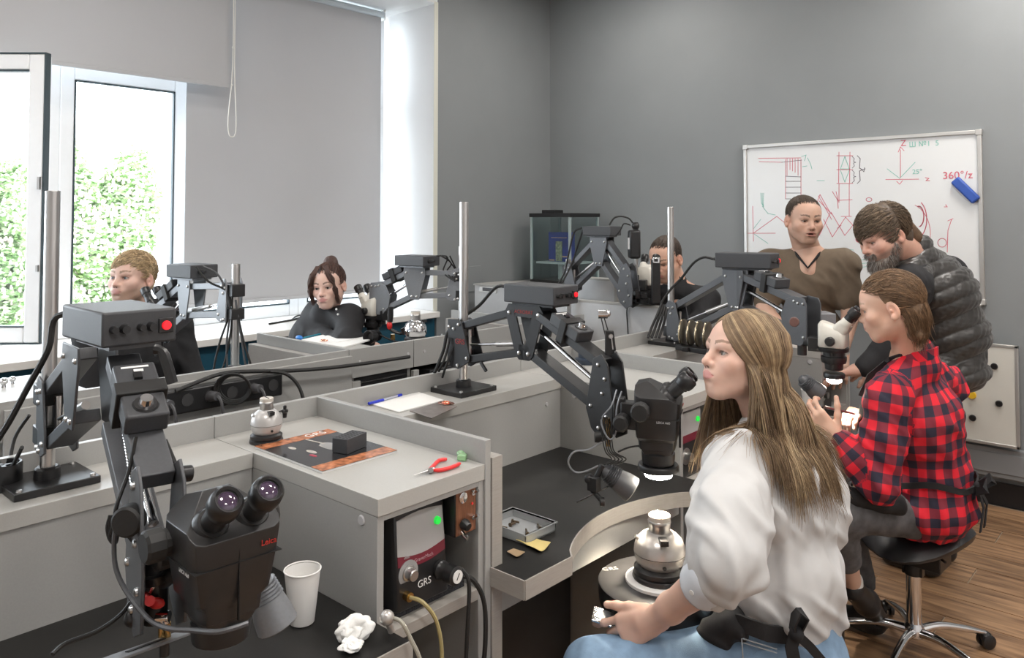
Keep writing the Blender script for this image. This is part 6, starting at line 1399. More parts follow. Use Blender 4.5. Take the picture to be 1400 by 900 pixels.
def finish_body(t, parts, colf, name='body'):
    """parts: list of (Field, h, smooth_iterations)"""
    Vs, Qs, off = [], [], 0
    for F, h, it in parts:
        V, Q = F.mesh(h)
        if it: V = smoothv(V, Q, it)
        Vs.append(V); Qs.append(Q + off); off += len(V)
    V = np.concatenate(Vs); Q = np.concatenate(Qs); return npmesh(name, V, Q, SKIN, t, col=colf(V))
def cloth(t, name, F, h, m, col=None, fold=None, it=1, post=None, patf=None, label=None):
    V, Q = F.mesh(h)
    if it: V = smoothv(V, Q, it)
    for fd in (fold or []): V = folds(V, Q, *fd)
    if post: V, Q = post(V, Q)
    o = npmesh(name, V, Q, m, t, col=None if col is None else col(V), vec=None if patf is None else patf(V))
    if label: o['label'] = label
    return o
def tubes(polys, rads, cols, n=3):
    """many tapered strands in one mesh: polys (N,m,3)"""
    Pn = np.array(polys); N, m, _ = Pn.shape; T = np.gradient(Pn, axis=1); T /= np.linalg.norm(T, axis=2)[..., None] + 1e-9
    ref = np.array((.31, .52, .79)); A = np.cross(T, ref); A /= np.linalg.norm(A, axis=2)[..., None] + 1e-9; B = np.cross(T, A)
    r = np.array(rads)[:, None] * np.interp(np.linspace(0, 1, m), [0, .08, .7, 1], [.5, 1, .85, .15])[None]; V = []
    for i in range(n): a = 2 * np.pi * i / n; V.append(Pn + (A * math.cos(a) + B * math.sin(a)) * r[..., None])
    V = np.stack(V, 2); ids = np.arange(N * m * n).reshape(N, m, n); Q = []
    for i in range(n): Q.append(np.stack([ids[:, :-1, i], ids[:, 1:, i], ids[:, 1:, (i + 1) % n], ids[:, :-1, (i + 1) % n]], -1).reshape(-1, 4))
    C = np.repeat(np.array(cols)[:, None, :], m * n, 1).reshape(-1, 3); return V.reshape(-1, 3), np.concatenate(Q), C
def capstrands(H, nst, col, seed, comb, length, rad=.0014, region=None, lift=.004, m=9, cr=(.082, .1, .088), cc=(0, -.014, .036), spread=.12, colvar=.25, drop=0.):
    """short hair: strands that lie along the skull; comb(p)->direction field in head space"""
    rng = np.random.RandomState(seed); R, P, s = H; polys, rads, cols = [], [], []; cr = np.array(cr); cc = np.array(cc); tries = 0
    while len(polys) < nst and tries < nst * 30:
        tries += 1; d = rng.normal(size=3); d /= np.linalg.norm(d); p = cc + d * cr
        if region is not None and not region(p): continue
        L = length * rng.uniform(.7, 1.15); st = L / (m - 1); pts = [p.copy()]; jit = rng.normal(size=3) * spread
        for i in range(m - 1):
            v = np.array(comb(p), float) + jit; u = (p - cc) / cr; nrm = u / cr; nrm /= np.linalg.norm(nrm); v -= nrm * (v @ nrm) * (1 if drop == 0 else .75); v /= np.linalg.norm(v) + 1e-9
            p = p + v * st; u = (p - cc) / cr; ln = np.linalg.norm(u)
            tgt = 1 + lift / .09 * math.sin(math.pi * min(1, (i + 1) / m)) * rng.uniform(.6, 1.2)
            if drop == 0 or ln < 1: p = cc + u / ln * cr * tgt
            pts.append(p.copy())
        polys.append([P + R @ (q * s) for q in pts]); rads.append(rad * rng.uniform(.7, 1.4) * s); cv = 1 + colvar * rng.normal(); cols.append(np.clip(np.array(col(p, rng)) * max(.35, cv), 0, 1))
    return tubes(polys, rads, cols)
def joinobj(name, chunks, m, parent):
    Vs, Qs, Cs, off = [], [], [], 0
    for V, Q, C in chunks: Vs.append(V); Qs.append(Q + off); Cs.append(C); off += len(V)
    return npmesh(name, np.concatenate(Vs), np.concatenate(Qs), m, parent, col=np.concatenate(Cs))
def haircap(H, ells, subs, h, col, disp=.0015, seed=0, stripes=None):
    R, P, s = H; F = Field()
    for c, r in ells: F.ell(P + R @ (np.array(c) * s), [x * s for x in r], R, .015 * s)
    for c, r in subs: F.ell(P + R @ (np.array(c) * s), [x * s for x in r], R, .008 * s, 'sub')
    V, Q = F.mesh(h); V = smoothv(V, Q, 1); N = normals(V, Q); V = V + N * (disp * lownoise(V, 180, seed))[:, None]
    C = np.tile(np.array(col), (len(V), 1)) * (1 + .3 * lownoise(V, 420, seed + 1))[:, None]; return V, Q, C
toward = lambda az, P: (lambda vd: (lambda left: left * math.cos(math.radians(az)) + vd * math.sin(math.radians(az)))(Vector((vd.y, -vd.x, 0))))((Vector((-P[0], -P[1], 0))).normalized())
# az measured from image-left (0) toward the camera (90) to image-right (180)
def facing(az, P):
    vd = Vector((-P[0], -P[1], 0)).normalized(); left = Vector((vd.y, -vd.x, 0)); left = left if left.dot(Rh) < 0 else -left
    return left * math.cos(math.radians(az)) + vd * math.sin(math.radians(az))
def person(label, P): return thing('person', label, 'person', (P[0], P[1], 0))
def legs(F, hips, knees, ankles, r=(.085, .06, .042), k=.03):
    for a, b, c in zip(hips, knees, ankles): F.cap(a, b, r[0], r[1], k); F.cap(b, c, r[1] * .97, r[2], k)
def shoe(t, ankle, d, m, s=1.):
    F = Field(); d = Vector(d).normalized(); a = Vector(ankle); F.cap(a - d * .03 * s + Vector((0, 0, -.05)), a + d * .13 * s + Vector((0, 0, -.06)), .042 * s, .034 * s, .02); F.cap(a, a - Vector((0, 0, .04)), .042 * s, .045 * s, .03)
    cloth(t, 'shoe', F, .006, m)
DENIM = mat('light_denim', (.2, .31, .45), .85, noise=.18, nscale=25, bump=.5, bscale=900)
GDEN = mat('grey_denim', (.1, .1, .105), .85, noise=.3, nscale=30, bump=.5, bscale=900)
BLKC = mat('black_cloth', (.012, .012, .014), .8, noise=.15, nscale=60, bump=.3, bscale=600)
WSHIRT = mat('white_cotton', (.53, .53, .53), .75, noise=.015, nscale=30, bump=.15, bscale=1200)
def A3(v): return np.array(v, float)
# ---------- woman in white, nearest ----------
HP = Ud(1016, 490, 2.0); H = hframe(HP, facing(34, HP), 12, 4, .98); t = person('woman in a white blouse with long blonde hair sitting in the right foreground', HP)
o = dict(skin=(.66, .43, .34), jaw=.9, fat=.97, lip=(.58, .22, .21), brow=(.16, .09, .05), ears=False, lid=1., iris=(.12, .08, .05), nose=1.1, browa=.75)
F = Field(); head(F, H, o); nb = Ud(1050, 588, 2.0); neck(F, H, nb, .047)
shL, shR = Ud(1005, 640, 1.88), Ud(1102, 628, 2.13); elL, elR = Ud(990, 778, 1.64), Ud(1118, 716, 2.05)
wrL = Ud(896, 847, 1.83); tgt = Ud(848, 862, 1.87)
hp = Ud(1062, 880, 1.93); ch = Ud(1054, 668, 1.99); ws = Ud(1056, 800, 1.95)
B = Field(); B.chain([nb, ch, ws, hp], [.052, .10, .10, .12], .05); B.chain([nb, shL], [.05, .05], .04).chain([nb, shR], [.05, .05], .04)
B.chain([shL, elL], [.048, .038], .02).chain([shR, elR, Ud(1030, 760, 2.2)], [.048, .038, .028], .02)
A = Field(); f_ = (tgt - wrL).normalized(); back = (-Fh * .85 + Vector((0, 0, .5))).normalized()
A.chain([elL, elL.lerp(wrL, .3), elL.lerp(wrL, .75), wrL], [.036, .039, .030, .0265], .02)
f2 = (f_ * 1 - Vector((0, 0, .1))).normalized()
tips = hand(A, wrL, f2, back, 1 if f2.cross(back).z > 0 else -1, 1.0, curl=[(2, 22, 14), (26, 36, 25), (46, 50, 30), (56, 50, 30)], tcurl=3, spread=5, td=(.9, .42, .0), k=.004)
body = finish_body(t, [(B, .009, 1), (A, .0028, 1), (F, .0022, 1)], lambda V: skincol(V, H, o)); eyes(t, H, o, gaze=(.1, 1, .12))
# blouse
Sh = Field(); sgn = lambda v: Vector(v)
Sh.ell(ch + Vector((.0, 0, -.02)), (.115, .165, .15), np.array(Matrix.Rotation(math.radians(8), 3, 'Z')), .05)
Sh.chain([ch, ws], [.13, .145], .06); Sh.ell(ws + Vector((0, 0, .03)), (.145, .168, .11), None, .05); Sh.chain([ws, ws + Vector((0, 0, -.07))], [.145, .14], .04)
Sh.chain([nb + Vector((0, 0, -.02)), shL], [.06, .066], .03).chain([nb + Vector((0, 0, -.02)), shR], [.06, .066], .03)
mL = shL.lerp(elL, .6) + Vector((0, 0, 0)); Sh.chain([shL, mL, elL + (shL - elL).normalized() * .02], [.07, .084, .072], .035); cuffL = elL.lerp(wrL, .2); Sh.chain([elL + (shL - elL).normalized() * .02, cuffL], [.07, .05], .02)
Sh.chain([shR, shR.lerp(elR, .6), elR], [.07, .08, .072], .035); Sh.chain([elR, Ud(1050, 750, 2.16)], [.068, .05], .03)
Sh.chain([shL.lerp(shR, .2) + Vector((0, 0, .02)), nb + Vector((0, 0, 0))], [.05, .064], .03)
Sh.cap(nb + Vector((.02, 0, .045)), nb + Vector((.0, 0, .0)), .05, .055, .02)
Sh.cap(nb + Vector((-.03, 0, .09)), nb + Vector((-.0, 0, .02)), .052, .052, .006, 'sub')
ad = A3((elL - shL).normalized())
def arm_mask(V):
    a = A3(shL); x = np.clip((V - a) @ ad / .25, 0, 1); d = np.linalg.norm(V - a - ((V - a) @ ad)[:, None] * ad, axis=1); return np.clip(1.2 - d / .12, 0, 1) * x
cloth(t, 'blouse', Sh, .005, WSHIRT, it=2, fold=[(.021, .095, [(1, .3, .15), (.3, 1, .1), (.8, -.6, .25)], 2, tuple(nb), .08), (.012, .06, [(.5, .4, .7), (.7, -.3, .5)], 5, tuple(nb), .08)])
# hair: strands start at the parting, follow the skull and fall over blouse and back
R_, P_, s_ = H
rng = np.random.RandomState(11)
HC = np.array((0, -.016, .036)); HR = np.array((.082, .1, .09)); neckp = A3(Ud(1060, 585, 2.02))
Col_ = Field(); Col_.pr = list(Sh.pr); head(Col_, H, o); neck(Col_, H, nb, .05)
dk, md, lt = np.array((.15, .095, .055)), np.array((.27, .18, .1)), np.array((.46, .34, .2))
roots, radsf, colsf, Ls, jits, rs = [], [], [], [], [], []
for lock in range(330):
    sg = rng.choice([-1, 1], p=[.62, .38]); a = rng.uniform(0, 1); lift = rng.uniform(0, .07); L = rng.uniform(.27, .37) * (.85 if a < .12 else 1); tone = rng.random(); jl = rng.normal(size=3); jl[2] = 0; r0 = rng.uniform(0, .018)
    base = dk * (1 - tone) + md * tone if rng.random() < .6 else md * (1 - tone) + lt * tone
    for j in range(13):
        aa = np.clip(a + rng.normal() * .012, 0, 1); lf = max(0, lift + rng.normal() * .004)
        y0 = .062 - .11 * aa; px_ = .014; q = np.array((px_, y0, 0)) - HC; top = HC + np.array((px_, q[1], HR[2] * math.sqrt(max(0, 1 - (px_ / HR[0]) ** 2 - (q[1] / HR[1]) ** 2))))
        ang = math.radians(56 + 124 * aa); end = HC + np.array((sg * math.sin(ang), math.cos(ang), 0)) * HR * (1.02 + lf); end[2] = -.012
        pts = []
        for i in range(9):
            u = i / 8; v = top * (1 - u) + end * u; v = HC + (v - HC) / np.linalg.norm((v - HC) / HR) * (1.02 + (lf + .05) * math.sin(math.pi * u * .5)); pts.append(P_ + R_ @ (v * s_))
        roots.append(pts); radsf.append(.0012 * rng.uniform(.7, 1.5)); colsf.append(base * rng.uniform(.8, 1.2)); Ls.append(L * rng.uniform(.85, 1.05)); jits.append(jl + rng.normal(size=3) * .25); rs.append(r0 + rng.uniform(-.003, .003))
Pn = np.array(roots); p = Pn[:, -1].copy(); ow = p - (P_ + R_ @ (HC * s_)); ow[:, 2] = 0; ow /= np.linalg.norm(ow, axis=1)[:, None]; fw_ = R_[:, 1].copy(); fw_[2] = 0; fw_ /= np.linalg.norm(fw_); cf = ow @ fw_; ow = ow * (np.clip(.45 - cf, 0, 1))[:, None] - fw_ * np.maximum(cf, 0)[:, None] * .6; vel = np.array((0, 0, -1.)) + ow * .26; vel /= np.linalg.norm(vel, axis=1)[:, None]; st_ = (np.array(Ls) / 14)[:, None]; J_ = np.array(jits); J_[:, 2] = 0; want = .004 + np.maximum(np.array(rs), 0); steps = []
for i in range(14):
    vel = vel * .75 + np.array((0, 0, -1.)) * .3 + J_ * .035; vel /= np.linalg.norm(vel, axis=1)[:, None]; q = Col_.push(p + vel * st_, want); vel = (q - p) / np.maximum(np.linalg.norm(q - p, axis=1)[:, None], 1e-6); p = q; steps.append(q)
Pn = np.concatenate([Pn, np.stack(steps, 1)], 1)
HS = tubes(Pn, radsf, colsf)
Fh_ = Field()
Fh_.ell(P_ + R_ @ (np.array((0, -.018, .034)) * s_), [.079 * s_, .098 * s_, .087 * s_], R_, .02); Fh_.ell(P_ + R_ @ (np.array((0, -.04, -.03)) * s_), [.07 * s_, .058 * s_, .07 * s_], R_, .03)
Fh_.ell(P_ + R_ @ (np.array((0, .07, -.02)) * s_), [.062 * s_, .06 * s_, .088 * s_], R_, .01, 'sub')
V, Q = Fh_.mesh(.005); V = smoothv(V, Q, 1); C = np.tile(dk * 1.2, (len(V), 1))
joinobj('hair', [(V, Q, C), HS], HAIRM, t)
Cf = Field(); cd = (wrL - elL).normalized(); Cf.cap(cuffL - cd * .012, cuffL + cd * .02, .0535, .0525, .004); Cf.cap(cuffL - cd * .06, cuffL + cd * .06, .0475, .047, .002, 'sub'); cloth(t, 'cuff', Cf, .003, mat('cuff_cotton', (.62, .66, .72), .75, noise=.02), it=1)
b = MB(); p = Ud(995, 809, 1.64); 
cb = cuffL + cd * .006; vd = (C0 - cb).normalized(); vd = (vd - cd * vd.dot(cd)).normalized(); b.lathe([(.0055, 0), (.0055, .0015), (.003, .002)], cb + vd * .0535, frame(vd), n=14); obj('cuff_button', b, WHT, t, world=True)
# jeans
J = Field(); hL, hR = Ud(1035, 905, 1.85), Ud(1095, 900, 2.02); kL, kR = Ud(812, 918, 1.86), Ud(905, 905, 2.3)
J.chain([hp + Vector((0, 0, .03)), hp + Vector((0, 0, -.05))], [.125, .14], .05); J.ell(hp + Vector((.02, 0, -.03)), (.14, .165, .12), None, .05)
J.chain([hL, kL], [.09, .068], .04).chain([hR, kR], [.09, .068], .04)
aL, aR = kL + Vector((.08, .02, -.42)), kR + Vector((.1, 0, -.42)); aL.z = aR.z = .12; J.chain([kL, aL], [.066, .05], .03).chain([kR, aR], [.066, .05], .03)
cloth(t, 'jeans', J, .007, DENIM, it=1, fold=[(.004, .06, [(.3, 1, .4), (1, .2, .5)], 4)])
b = MB(); pk = Ud(1038, 884, 1.75)
for a_, c_ in (((1014, 873), (1062, 888)), ((1014, 873), (1016, 905)), ((1016, 879), (1062, 893))): b.tube([Ud(*a_, 1.765), Ud((a_[0] + c_[0]) / 2, (a_[1] + c_[1]) / 2, 1.755), Ud(*c_, 1.765)], .0016, n=5)
obj('pocket_seam', b, mat('seam_thread', (.3, .33, .36), .8), t, world=True)
for a_, d_ in ((aL, (-1, -.3, 0)), (aR, (-1, .1, 0))): shoe(t, a_, d_, WHT)
# apron: waistband, bunched cloth, bow
Ap = Field(); wz = hp.z + .045
pts = [Ud(1000, 850, 1.82), Ud(1012, 852, 1.78), Ud(1025, 857, 1.76), Ud(1050, 866, 1.755), Ud(1100, 872, 1.83), Ud(1128, 860, 1.98)]
b = MB(); 
def ribbon(mb, pts, wd, th=.004, up=(0, 0, 1)):
    pts = [Vector(p) for p in pts]; P = []
    for i, p in enumerate(pts):
        d = (pts[min(i + 1, len(pts) - 1)] - pts[max(i - 1, 0)]).normalized(); u = Vector(up); u = (u - d * u.dot(d)).normalized(); nn = d.cross(u)
        w_ = wd[i] if isinstance(wd, (list, tuple)) else wd
        P.append([p + u * w_ / 2 + nn * th, p - u * w_ / 2 + nn * th, p - u * w_ / 2 - nn * th, p + u * w_ / 2 - nn * th])
    mb.loft(P)
ribbon(b, pts, [.03, .035, .035, .035, .035, .03]); obj('apron_band', b, BLKC, t, world=True, smooth=60)
AP = Field(); AP.cap(Ud(975, 862, 1.84), Ud(1002, 856, 1.82), .03, .036, .02); AP.cap(Ud(955, 872, 1.86), Ud(985, 874, 1.82), .02, .022, .02); AP.cap(Ud(1002, 856, 1.8), Ud(1012, 864, 1.78), .028, .018, .02); AP.cap(Ud(1000, 842, 1.84), Ud(1008, 835, 1.86), .03, .02, .02)
cloth(t, 'apron', AP, .005, BLKC, it=1, fold=[(.01, .045, [(1, .4, .3), (.4, .5, 1)], 7)])
b = MB(); ribbon(b, [Ud(1083, 868, 1.76), Ud(1085, 848, 1.74), Ud(1092, 836, 1.735), Ud(1100, 840, 1.74), Ud(1098, 850, 1.75), Ud(1090, 866, 1.76)], .034, .002, up=(.5, -.6, .1)); ribbon(b, [Ud(1087, 868, 1.75), Ud(1082, 885, 1.745), Ud(1088, 915, 1.75)], .028, .002, up=Rh); ribbon(b, [Ud(1092, 870, 1.75), Ud(1108, 885, 1.76), Ud(1125, 905, 1.78)], .02, .002, up=Rh * .5 + Vector((0, 0, 1))); b.sph(Ud(1089, 867, 1.745), .016, n=12, m=8)
obj('apron_bow', b, BLKC, t, world=True, smooth=60)
# what she holds
ph = thing('metal_plate', 'small shiny metal plate in the hand of the woman in white', 'metal plate', Ud(830, 852, 1.86)); b = MB()
a0, a1 = Ud(811, 849, 1.905), Ud(845, 861, 1.895); d_ = (a1 - a0).normalized(); u_ = (Fh * .8 + Vector((0, 0, .35)) - Rh * .1); u_ = (u_ - d_ * u_.dot(d_)).normalized(); n_ = d_.cross(u_)
b.box((a0 + a1) / 2 + u_ * .02, ((a1 - a0).length * 1.15, .042, .006), rotmat(d_, u_, n_)); obj('plate', b, CHROME, ph, world=True, bev=.001); b = MB(); b.box((a0 + a1) / 2 + u_ * .024 + n_ * .003 * (1 if n_.z > 0 else -1), ((a1 - a0).length * .8, .028, .002), rotmat(d_, u_, n_)); obj('dark_inset', b, GUN, ph, world=True)
stw = stool('dark saddle stool under the woman in the white blouse, mostly hidden', (hp.x + .02, hp.y, 0), math.radians(180), hp.z - .16)
# ---------- person in the red checked shirt ----------
def plaidmat():
    m = mat('red_black_check', (.6, .02, .03), .8, bump=.35, bscale=700); tr = m.node_tree; bs = tr.nodes['Principled BSDF']; a = tr.nodes.new('ShaderNodeAttribute'); a.attribute_name = 'Pat'
    sx = tr.nodes.new('ShaderNodeSeparateXYZ'); tr.links.new(a.outputs['Vector'], sx.inputs[0]); outs = []
    for i in (0, 1):
        d = tr.nodes.new('ShaderNodeMath'); d.operation = 'DIVIDE'; d.inputs[1].default_value = .062; tr.links.new(sx.outputs[i], d.inputs[0])
        f = tr.nodes.new('ShaderNodeMath'); f.operation = 'FRACT'; tr.links.new(d.outputs[0], f.inputs[0]); g = tr.nodes.new('ShaderNodeMath'); g.operation = 'GREATER_THAN'; g.inputs[1].default_value = .5; tr.links.new(f.outputs[0], g.inputs[0]); outs.append(g)
    ad = tr.nodes.new('ShaderNodeMath'); ad.operation = 'ADD'; tr.links.new(outs[0].outputs[0], ad.inputs[0]); tr.links.new(outs[1].outputs[0], ad.inputs[1]); dv = tr.nodes.new('ShaderNodeMath'); dv.operation = 'MULTIPLY'; dv.inputs[1].default_value = .5; tr.links.new(ad.outputs[0], dv.inputs[0])
    cr = tr.nodes.new('ShaderNodeValToRGB'); cr.color_ramp.interpolation = 'CONSTANT'; e = cr.color_ramp.elements; e[0].position = 0; e[0].color = (.72, .012, .03, 1); e[1].position = .4; e[1].color = (.2, .018, .035, 1); n = e.new(.8); n.color = (.018, .016, .035, 1)
    tr.links.new(dv.outputs[0], cr.inputs[0]); tr.links.new(cr.outputs[0], bs.inputs['Base Color']); return m
PL = plaidmat()
def limbpat(segs, torso_ax, trad):
    """plaid coordinates: around / along the nearest limb axis"""
    def f(V):
        best = np.full(len(V), 1e9); U = np.zeros(len(V)); W = np.zeros(len(V))
        for a, b, r, off in segs:
            a, b = A3(a), A3(b); ax = b - a; L = np.linalg.norm(ax); ax /= L; t_ = (V - a) @ ax; q = V - a - t_[:, None] * ax; d = np.linalg.norm(V - a - np.clip(t_, 0, L)[:, None] * ax, axis=1) - r
            ref = np.cross(ax, (.3, .9, .2)); ref /= np.linalg.norm(ref); rf2 = np.cross(ax, ref); u = np.arctan2(q @ rf2, q @ ref) * r; m_ = d < best; best[m_] = d[m_]; U[m_] = u[m_]; W[m_] = t_[m_] + off
        return np.stack([U + 5, W + 5, np.zeros(len(V))], 1)
    return f
HP = Ud(1218, 420, 2.66); H = hframe(HP, facing(-3, HP), -14, 0, .97); t = person('person in a red and black checked shirt looking into the white microscope', HP)
o = dict(skin=(.68, .43, .32), jaw=.92, lip=(.55, .25, .22), brow=(.2, .12, .07), iris=(.1, .1, .1), nose=.9, browa=.5)
nb = Ud(1243, 490, 2.72); shL, shR = Ud(1213, 545, 2.58), Ud(1291, 528, 2.88); elL, elR = Ud(1201, 660, 2.55), Ud(1250, 640, 2.95); wrL, wrR = Ud(1143, 598, 2.62), Ud(1187, 572, 2.86)
ch, ws, hp = Ud(1255, 572, 2.73), Ud(1266, 645, 2.76), Ud(1266, 688, 2.77)
F = Field(); head(F, H, o); neck(F, H, nb, .05)
B = Field(); B.chain([nb, ch, ws, hp], [.052, .1, .1, .12], .05).chain([nb, shL, elL], [.05, .045, .038], .03).chain([nb, shR, elR], [.05, .045, .038], .03)
A = Field(); A.chain([elL, wrL], [.036, .026], .02); hand(A, wrL, Ud(1113, 570, 2.64) - wrL, (-Fh * .8 - Rh * .5), 1, .95, curl=[(35, 50, 30), (40, 50, 30), (45, 50, 30), (50, 50, 30)], tcurl=12)
A.chain([elR, wrR], [.036, .026], .02); hand(A, wrR, Ud(1158, 556, 2.78) - wrR, Vector((0, 0, 1)) + Rh * .2, -1, .95, curl=[(30, 40, 30), (40, 50, 30), (50, 50, 30), (55, 50, 30)], tcurl=12)
finish_body(t, [(B, .01, 1), (A, .0032, 1), (F, .0026, 1)], lambda V: skincol(V, H, o)); eyes(t, H, o)
# swept-back hair
brown = lambda p, r: np.array((.2, .12, .065)) * (1.25 if r.random() < .3 else .8)
reg = lambda p: (p[2] > .05 + .3 * max(0, p[1] - .02) if p[1] > -.005 else p[2] > -.03 - .0 * p[1]) and not (p[1] > .085)
capb = haircap(H, [((0, -.018, .04), (.079, .098, .083)), ((0, -.055, -.01), (.066, .055, .075)), ((0, -.05, -.065), (.05, .04, .05)), ((0, -.055, -.1), (.045, .034, .03))], [((0, .085, -.04), (.085, .06, .105)), ((.09, .03, -.045), (.04, .045, .055)), ((-.09, .03, -.045), (.04, .045, .055)), ((.085, -.006, -.012), (.02, .024, .036)), ((-.085, -.006, -.012), (.02, .024, .036))], .0035, (.17, .105, .06))
comb = lambda p: (0, -1, -.12 - 1.6 * max(0, -p[1] - .02) * 8)
hs = capstrands(H, 2600, brown, 3, comb, .13, .001, reg, .006, m=10, cr=(.083, .102, .088), colvar=.2)
hs2 = capstrands(H, 1100, brown, 4, lambda p: (0, -.25, -1), .1, .001, lambda p: p[1] < -.03 and -.07 < p[2] < .03, .004, m=8, cr=(.074, .1, .11), cc=(0, -.012, -.0), drop=1)
joinobj('hair', [capb, hs, hs2], HAIRM, t)
Sh = Field(); Sh.ell(ch + Vector((0, 0, .0)), (.12, .18, .15), None, .05); Sh.chain([ch, ws], [.13, .128], .05); Sh.ell(hp + Vector((.0, 0, .0)), (.15, .175, .1), None, .05); Sh.chain([ws, hp + Vector((0, 0, .02))], [.13, .14], .05)
Sh.chain([nb + Vector((.01, 0, -.02)), shL, shL.lerp(elL, .5), elL], [.06, .066, .068, .062], .03); Sh.chain([elL, elL.lerp(wrL, .5), wrL.lerp(elL, .12)], [.06, .054, .042], .025)
Sh.chain([nb + Vector((.01, 0, -.02)), shR, shR.lerp(elR, .5), elR], [.06, .066, .066, .06], .03); Sh.chain([elR, wrR.lerp(elR, .12)], [.058, .04], .025)
Sh.cap(nb + Vector((.02, 0, .02)), nb + Vector((.03, 0, -.02)), .066, .07, .02); Sh.cap(nb + Vector((-.01, 0, .1)), nb + Vector((.0, 0, .01)), .056, .056, .006, 'sub')
segs = [(ch + Vector((0, 0, .2)), hp + Vector((0, 0, -.1)), .16, 0), (shL, elL, .065, .01), (elL, wrL, .055, .02), (shR, elR, .065, 0), (elR, wrR, .055, 0)]
cloth(t, 'checked_shirt', Sh, .0055, PL, it=2, fold=[(.012, .08, [(1, .2, .3), (.3, 1, .5), (.6, -.6, .6)], 12, tuple(nb), .08), (.006, .045, [(.5, .3, 1), (.9, .5, .1)], 15, tuple(nb), .08)], patf=limbpat(segs, None, .16))
# collar and neck strap
b = MB(); c = nb + Vector((.02, .0, .0))
ring = [c + Vector((.068 * math.cos(a), .075 * math.sin(a), .018 * math.cos(a) + .012)) for a in [i * 2 * math.pi / 24 for i in range(25)]]; ribbon(b, ring, .035, .003, up=(.0, 0, 1)); co = obj('collar', b, PL, t, world=True, smooth=60)
at = co.data.attributes.new('Pat', 'FLOAT_VECTOR', 'POINT')
for i, v in enumerate(co.data.vertices): at.data[i].vector = (v.co.y * 1.2 + 5, v.co.z + v.co.x * 1.2 + 5, 0)
b = MB(); ribbon(b, [nb + Vector(v) for v in ((.07, .01, .02), (.03, -.06, .03), (-.04, -.085, -.0), (-.1, -.09, -.06), (-.14, -.06, -.14))], .022, .003, up=(0, -.5, 1)); b.lathe([(.008, -.002), (.008, .004)], nb + Vector((-.045, -.092, -.0)), frame((0, -1, .2)), n=12); obj('neck_strap', b, BLKC, t, world=True, smooth=60)
AP = Field(); q0 = ch + Vector((-.15, -.0, .0)); AP.cap(q0 + Vector((.0, -.07, .03)), q0 + Vector((-.01, -.11, -.22)), .02, .025, .02); AP.cap(q0 + Vector((0, .08, .03)), q0 + Vector((-.01, .1, -.22)), .02, .025, .02); AP.cap(q0 + Vector((-.0, 0, .02)), q0 + Vector((-.02, 0, -.24)), .03, .04, .06); AP.cap(Ud(1225, 690, 2.6), Ud(1150, 676, 2.6), .035, .03, .04)
cloth(t, 'apron', AP, .007, BLKC, it=1, fold=[(.005, .05, [(.3, 1, .2)], 3)])
b = MB(); wp = hp + Vector((0, 0, .1)); rr = [(.158 * math.cos(a), .165 * math.sin(a)) for a in [i * 2 * math.pi / 28 for i in range(29)]]; ribbon(b, [wp + Vector((x, y, .012 * math.sin(i * .9))) for i, (x, y) in enumerate(rr)], .02, .003)
bw = wp + Vector((.165, -.02, 0))
for k in (-1, 1): ribbon(b, [bw, bw + Vector((.03, k * .03, .03)), bw + Vector((.035, k * .06, .01)), bw + Vector((.0, k * .03, -.01))], .026, .002, up=(0, .3, 1)); ribbon(b, [bw, bw + Vector((.02, k * .025, -.06)), bw + Vector((.01, k * .03, -.14))], .022, .002, up=(0, 1, 0))
b.sph(bw, .015, n=10, m=6); obj('apron_band', b, BLKC, t, world=True, smooth=60)
J = Field(); kL, kR = Ud(1142, 700, 2.62), Ud(1150, 700, 3.0); aL, aR = Ud(1166, 800, 2.78), Ud(1185, 815, 3.05); J.ell(hp + Vector((0, 0, -.02)), (.12, .15, .08), None, .05); J.chain([hp + Vector((-.03, -.08, -.02)), kL], [.08, .066], .04).chain([hp + Vector((-.03, .08, -.02)), kR], [.08, .066], .04)
J.chain([kL, kL.lerp(aL, .62)], [.064, .05], .03).chain([kR, kR.lerp(aR, .8)], [.064, .05], .03); cloth(t, 'grey_jeans', J, .007, GDEN, it=1, fold=[(.004, .05, [(.5, 1, .3), (1, .2, .6)], 6)])
An = Field(); An.chain([kL.lerp(aL, .6), aL], [.036, .03], .01); cloth(t, 'ankle', An, .005, mat('skin_plain', (.62, .4, .3), .5, sss=.1)); Sk = Field(); Sk.cap(aL + Vector((0, 0, .015)), aL - Vector((0, 0, .02)), .034, .034, .01); cloth(t, 'sock', Sk, .005, WHT)
SHO = mat('black_shoe', (.015, .015, .016), .45)
Fs = Field(); tipp = Uz(1205, 850, .05); Fs.chain([aL - Vector((0, 0, .015)), aL.lerp(tipp, .45), tipp], [.038, .042, .03], .03); cloth(t, 'shoe', Fs, .006, SHO); shoe(t, Vector((aR.x, aR.y, .1)), (-1, 0, 0), SHO)
tool = thing('engraving_tool', 'small pen-like engraving tool held by the red-shirted person', 'tool', Ud(1140, 562, 2.68)); b = MB(); b.cyl(Ud(1128, 557, 2.66), Ud(1168, 566, 2.72), .005, .004, n=10); obj('handpiece', b, STEEL, tool, world=True); b = MB(); b.tube([Ud(1126, 556, 2.66), Ud(1121, 560, 2.66), Ud(1127, 568, 2.66)], .003, n=6); obj('tip', b, BLKP, tool, world=True)
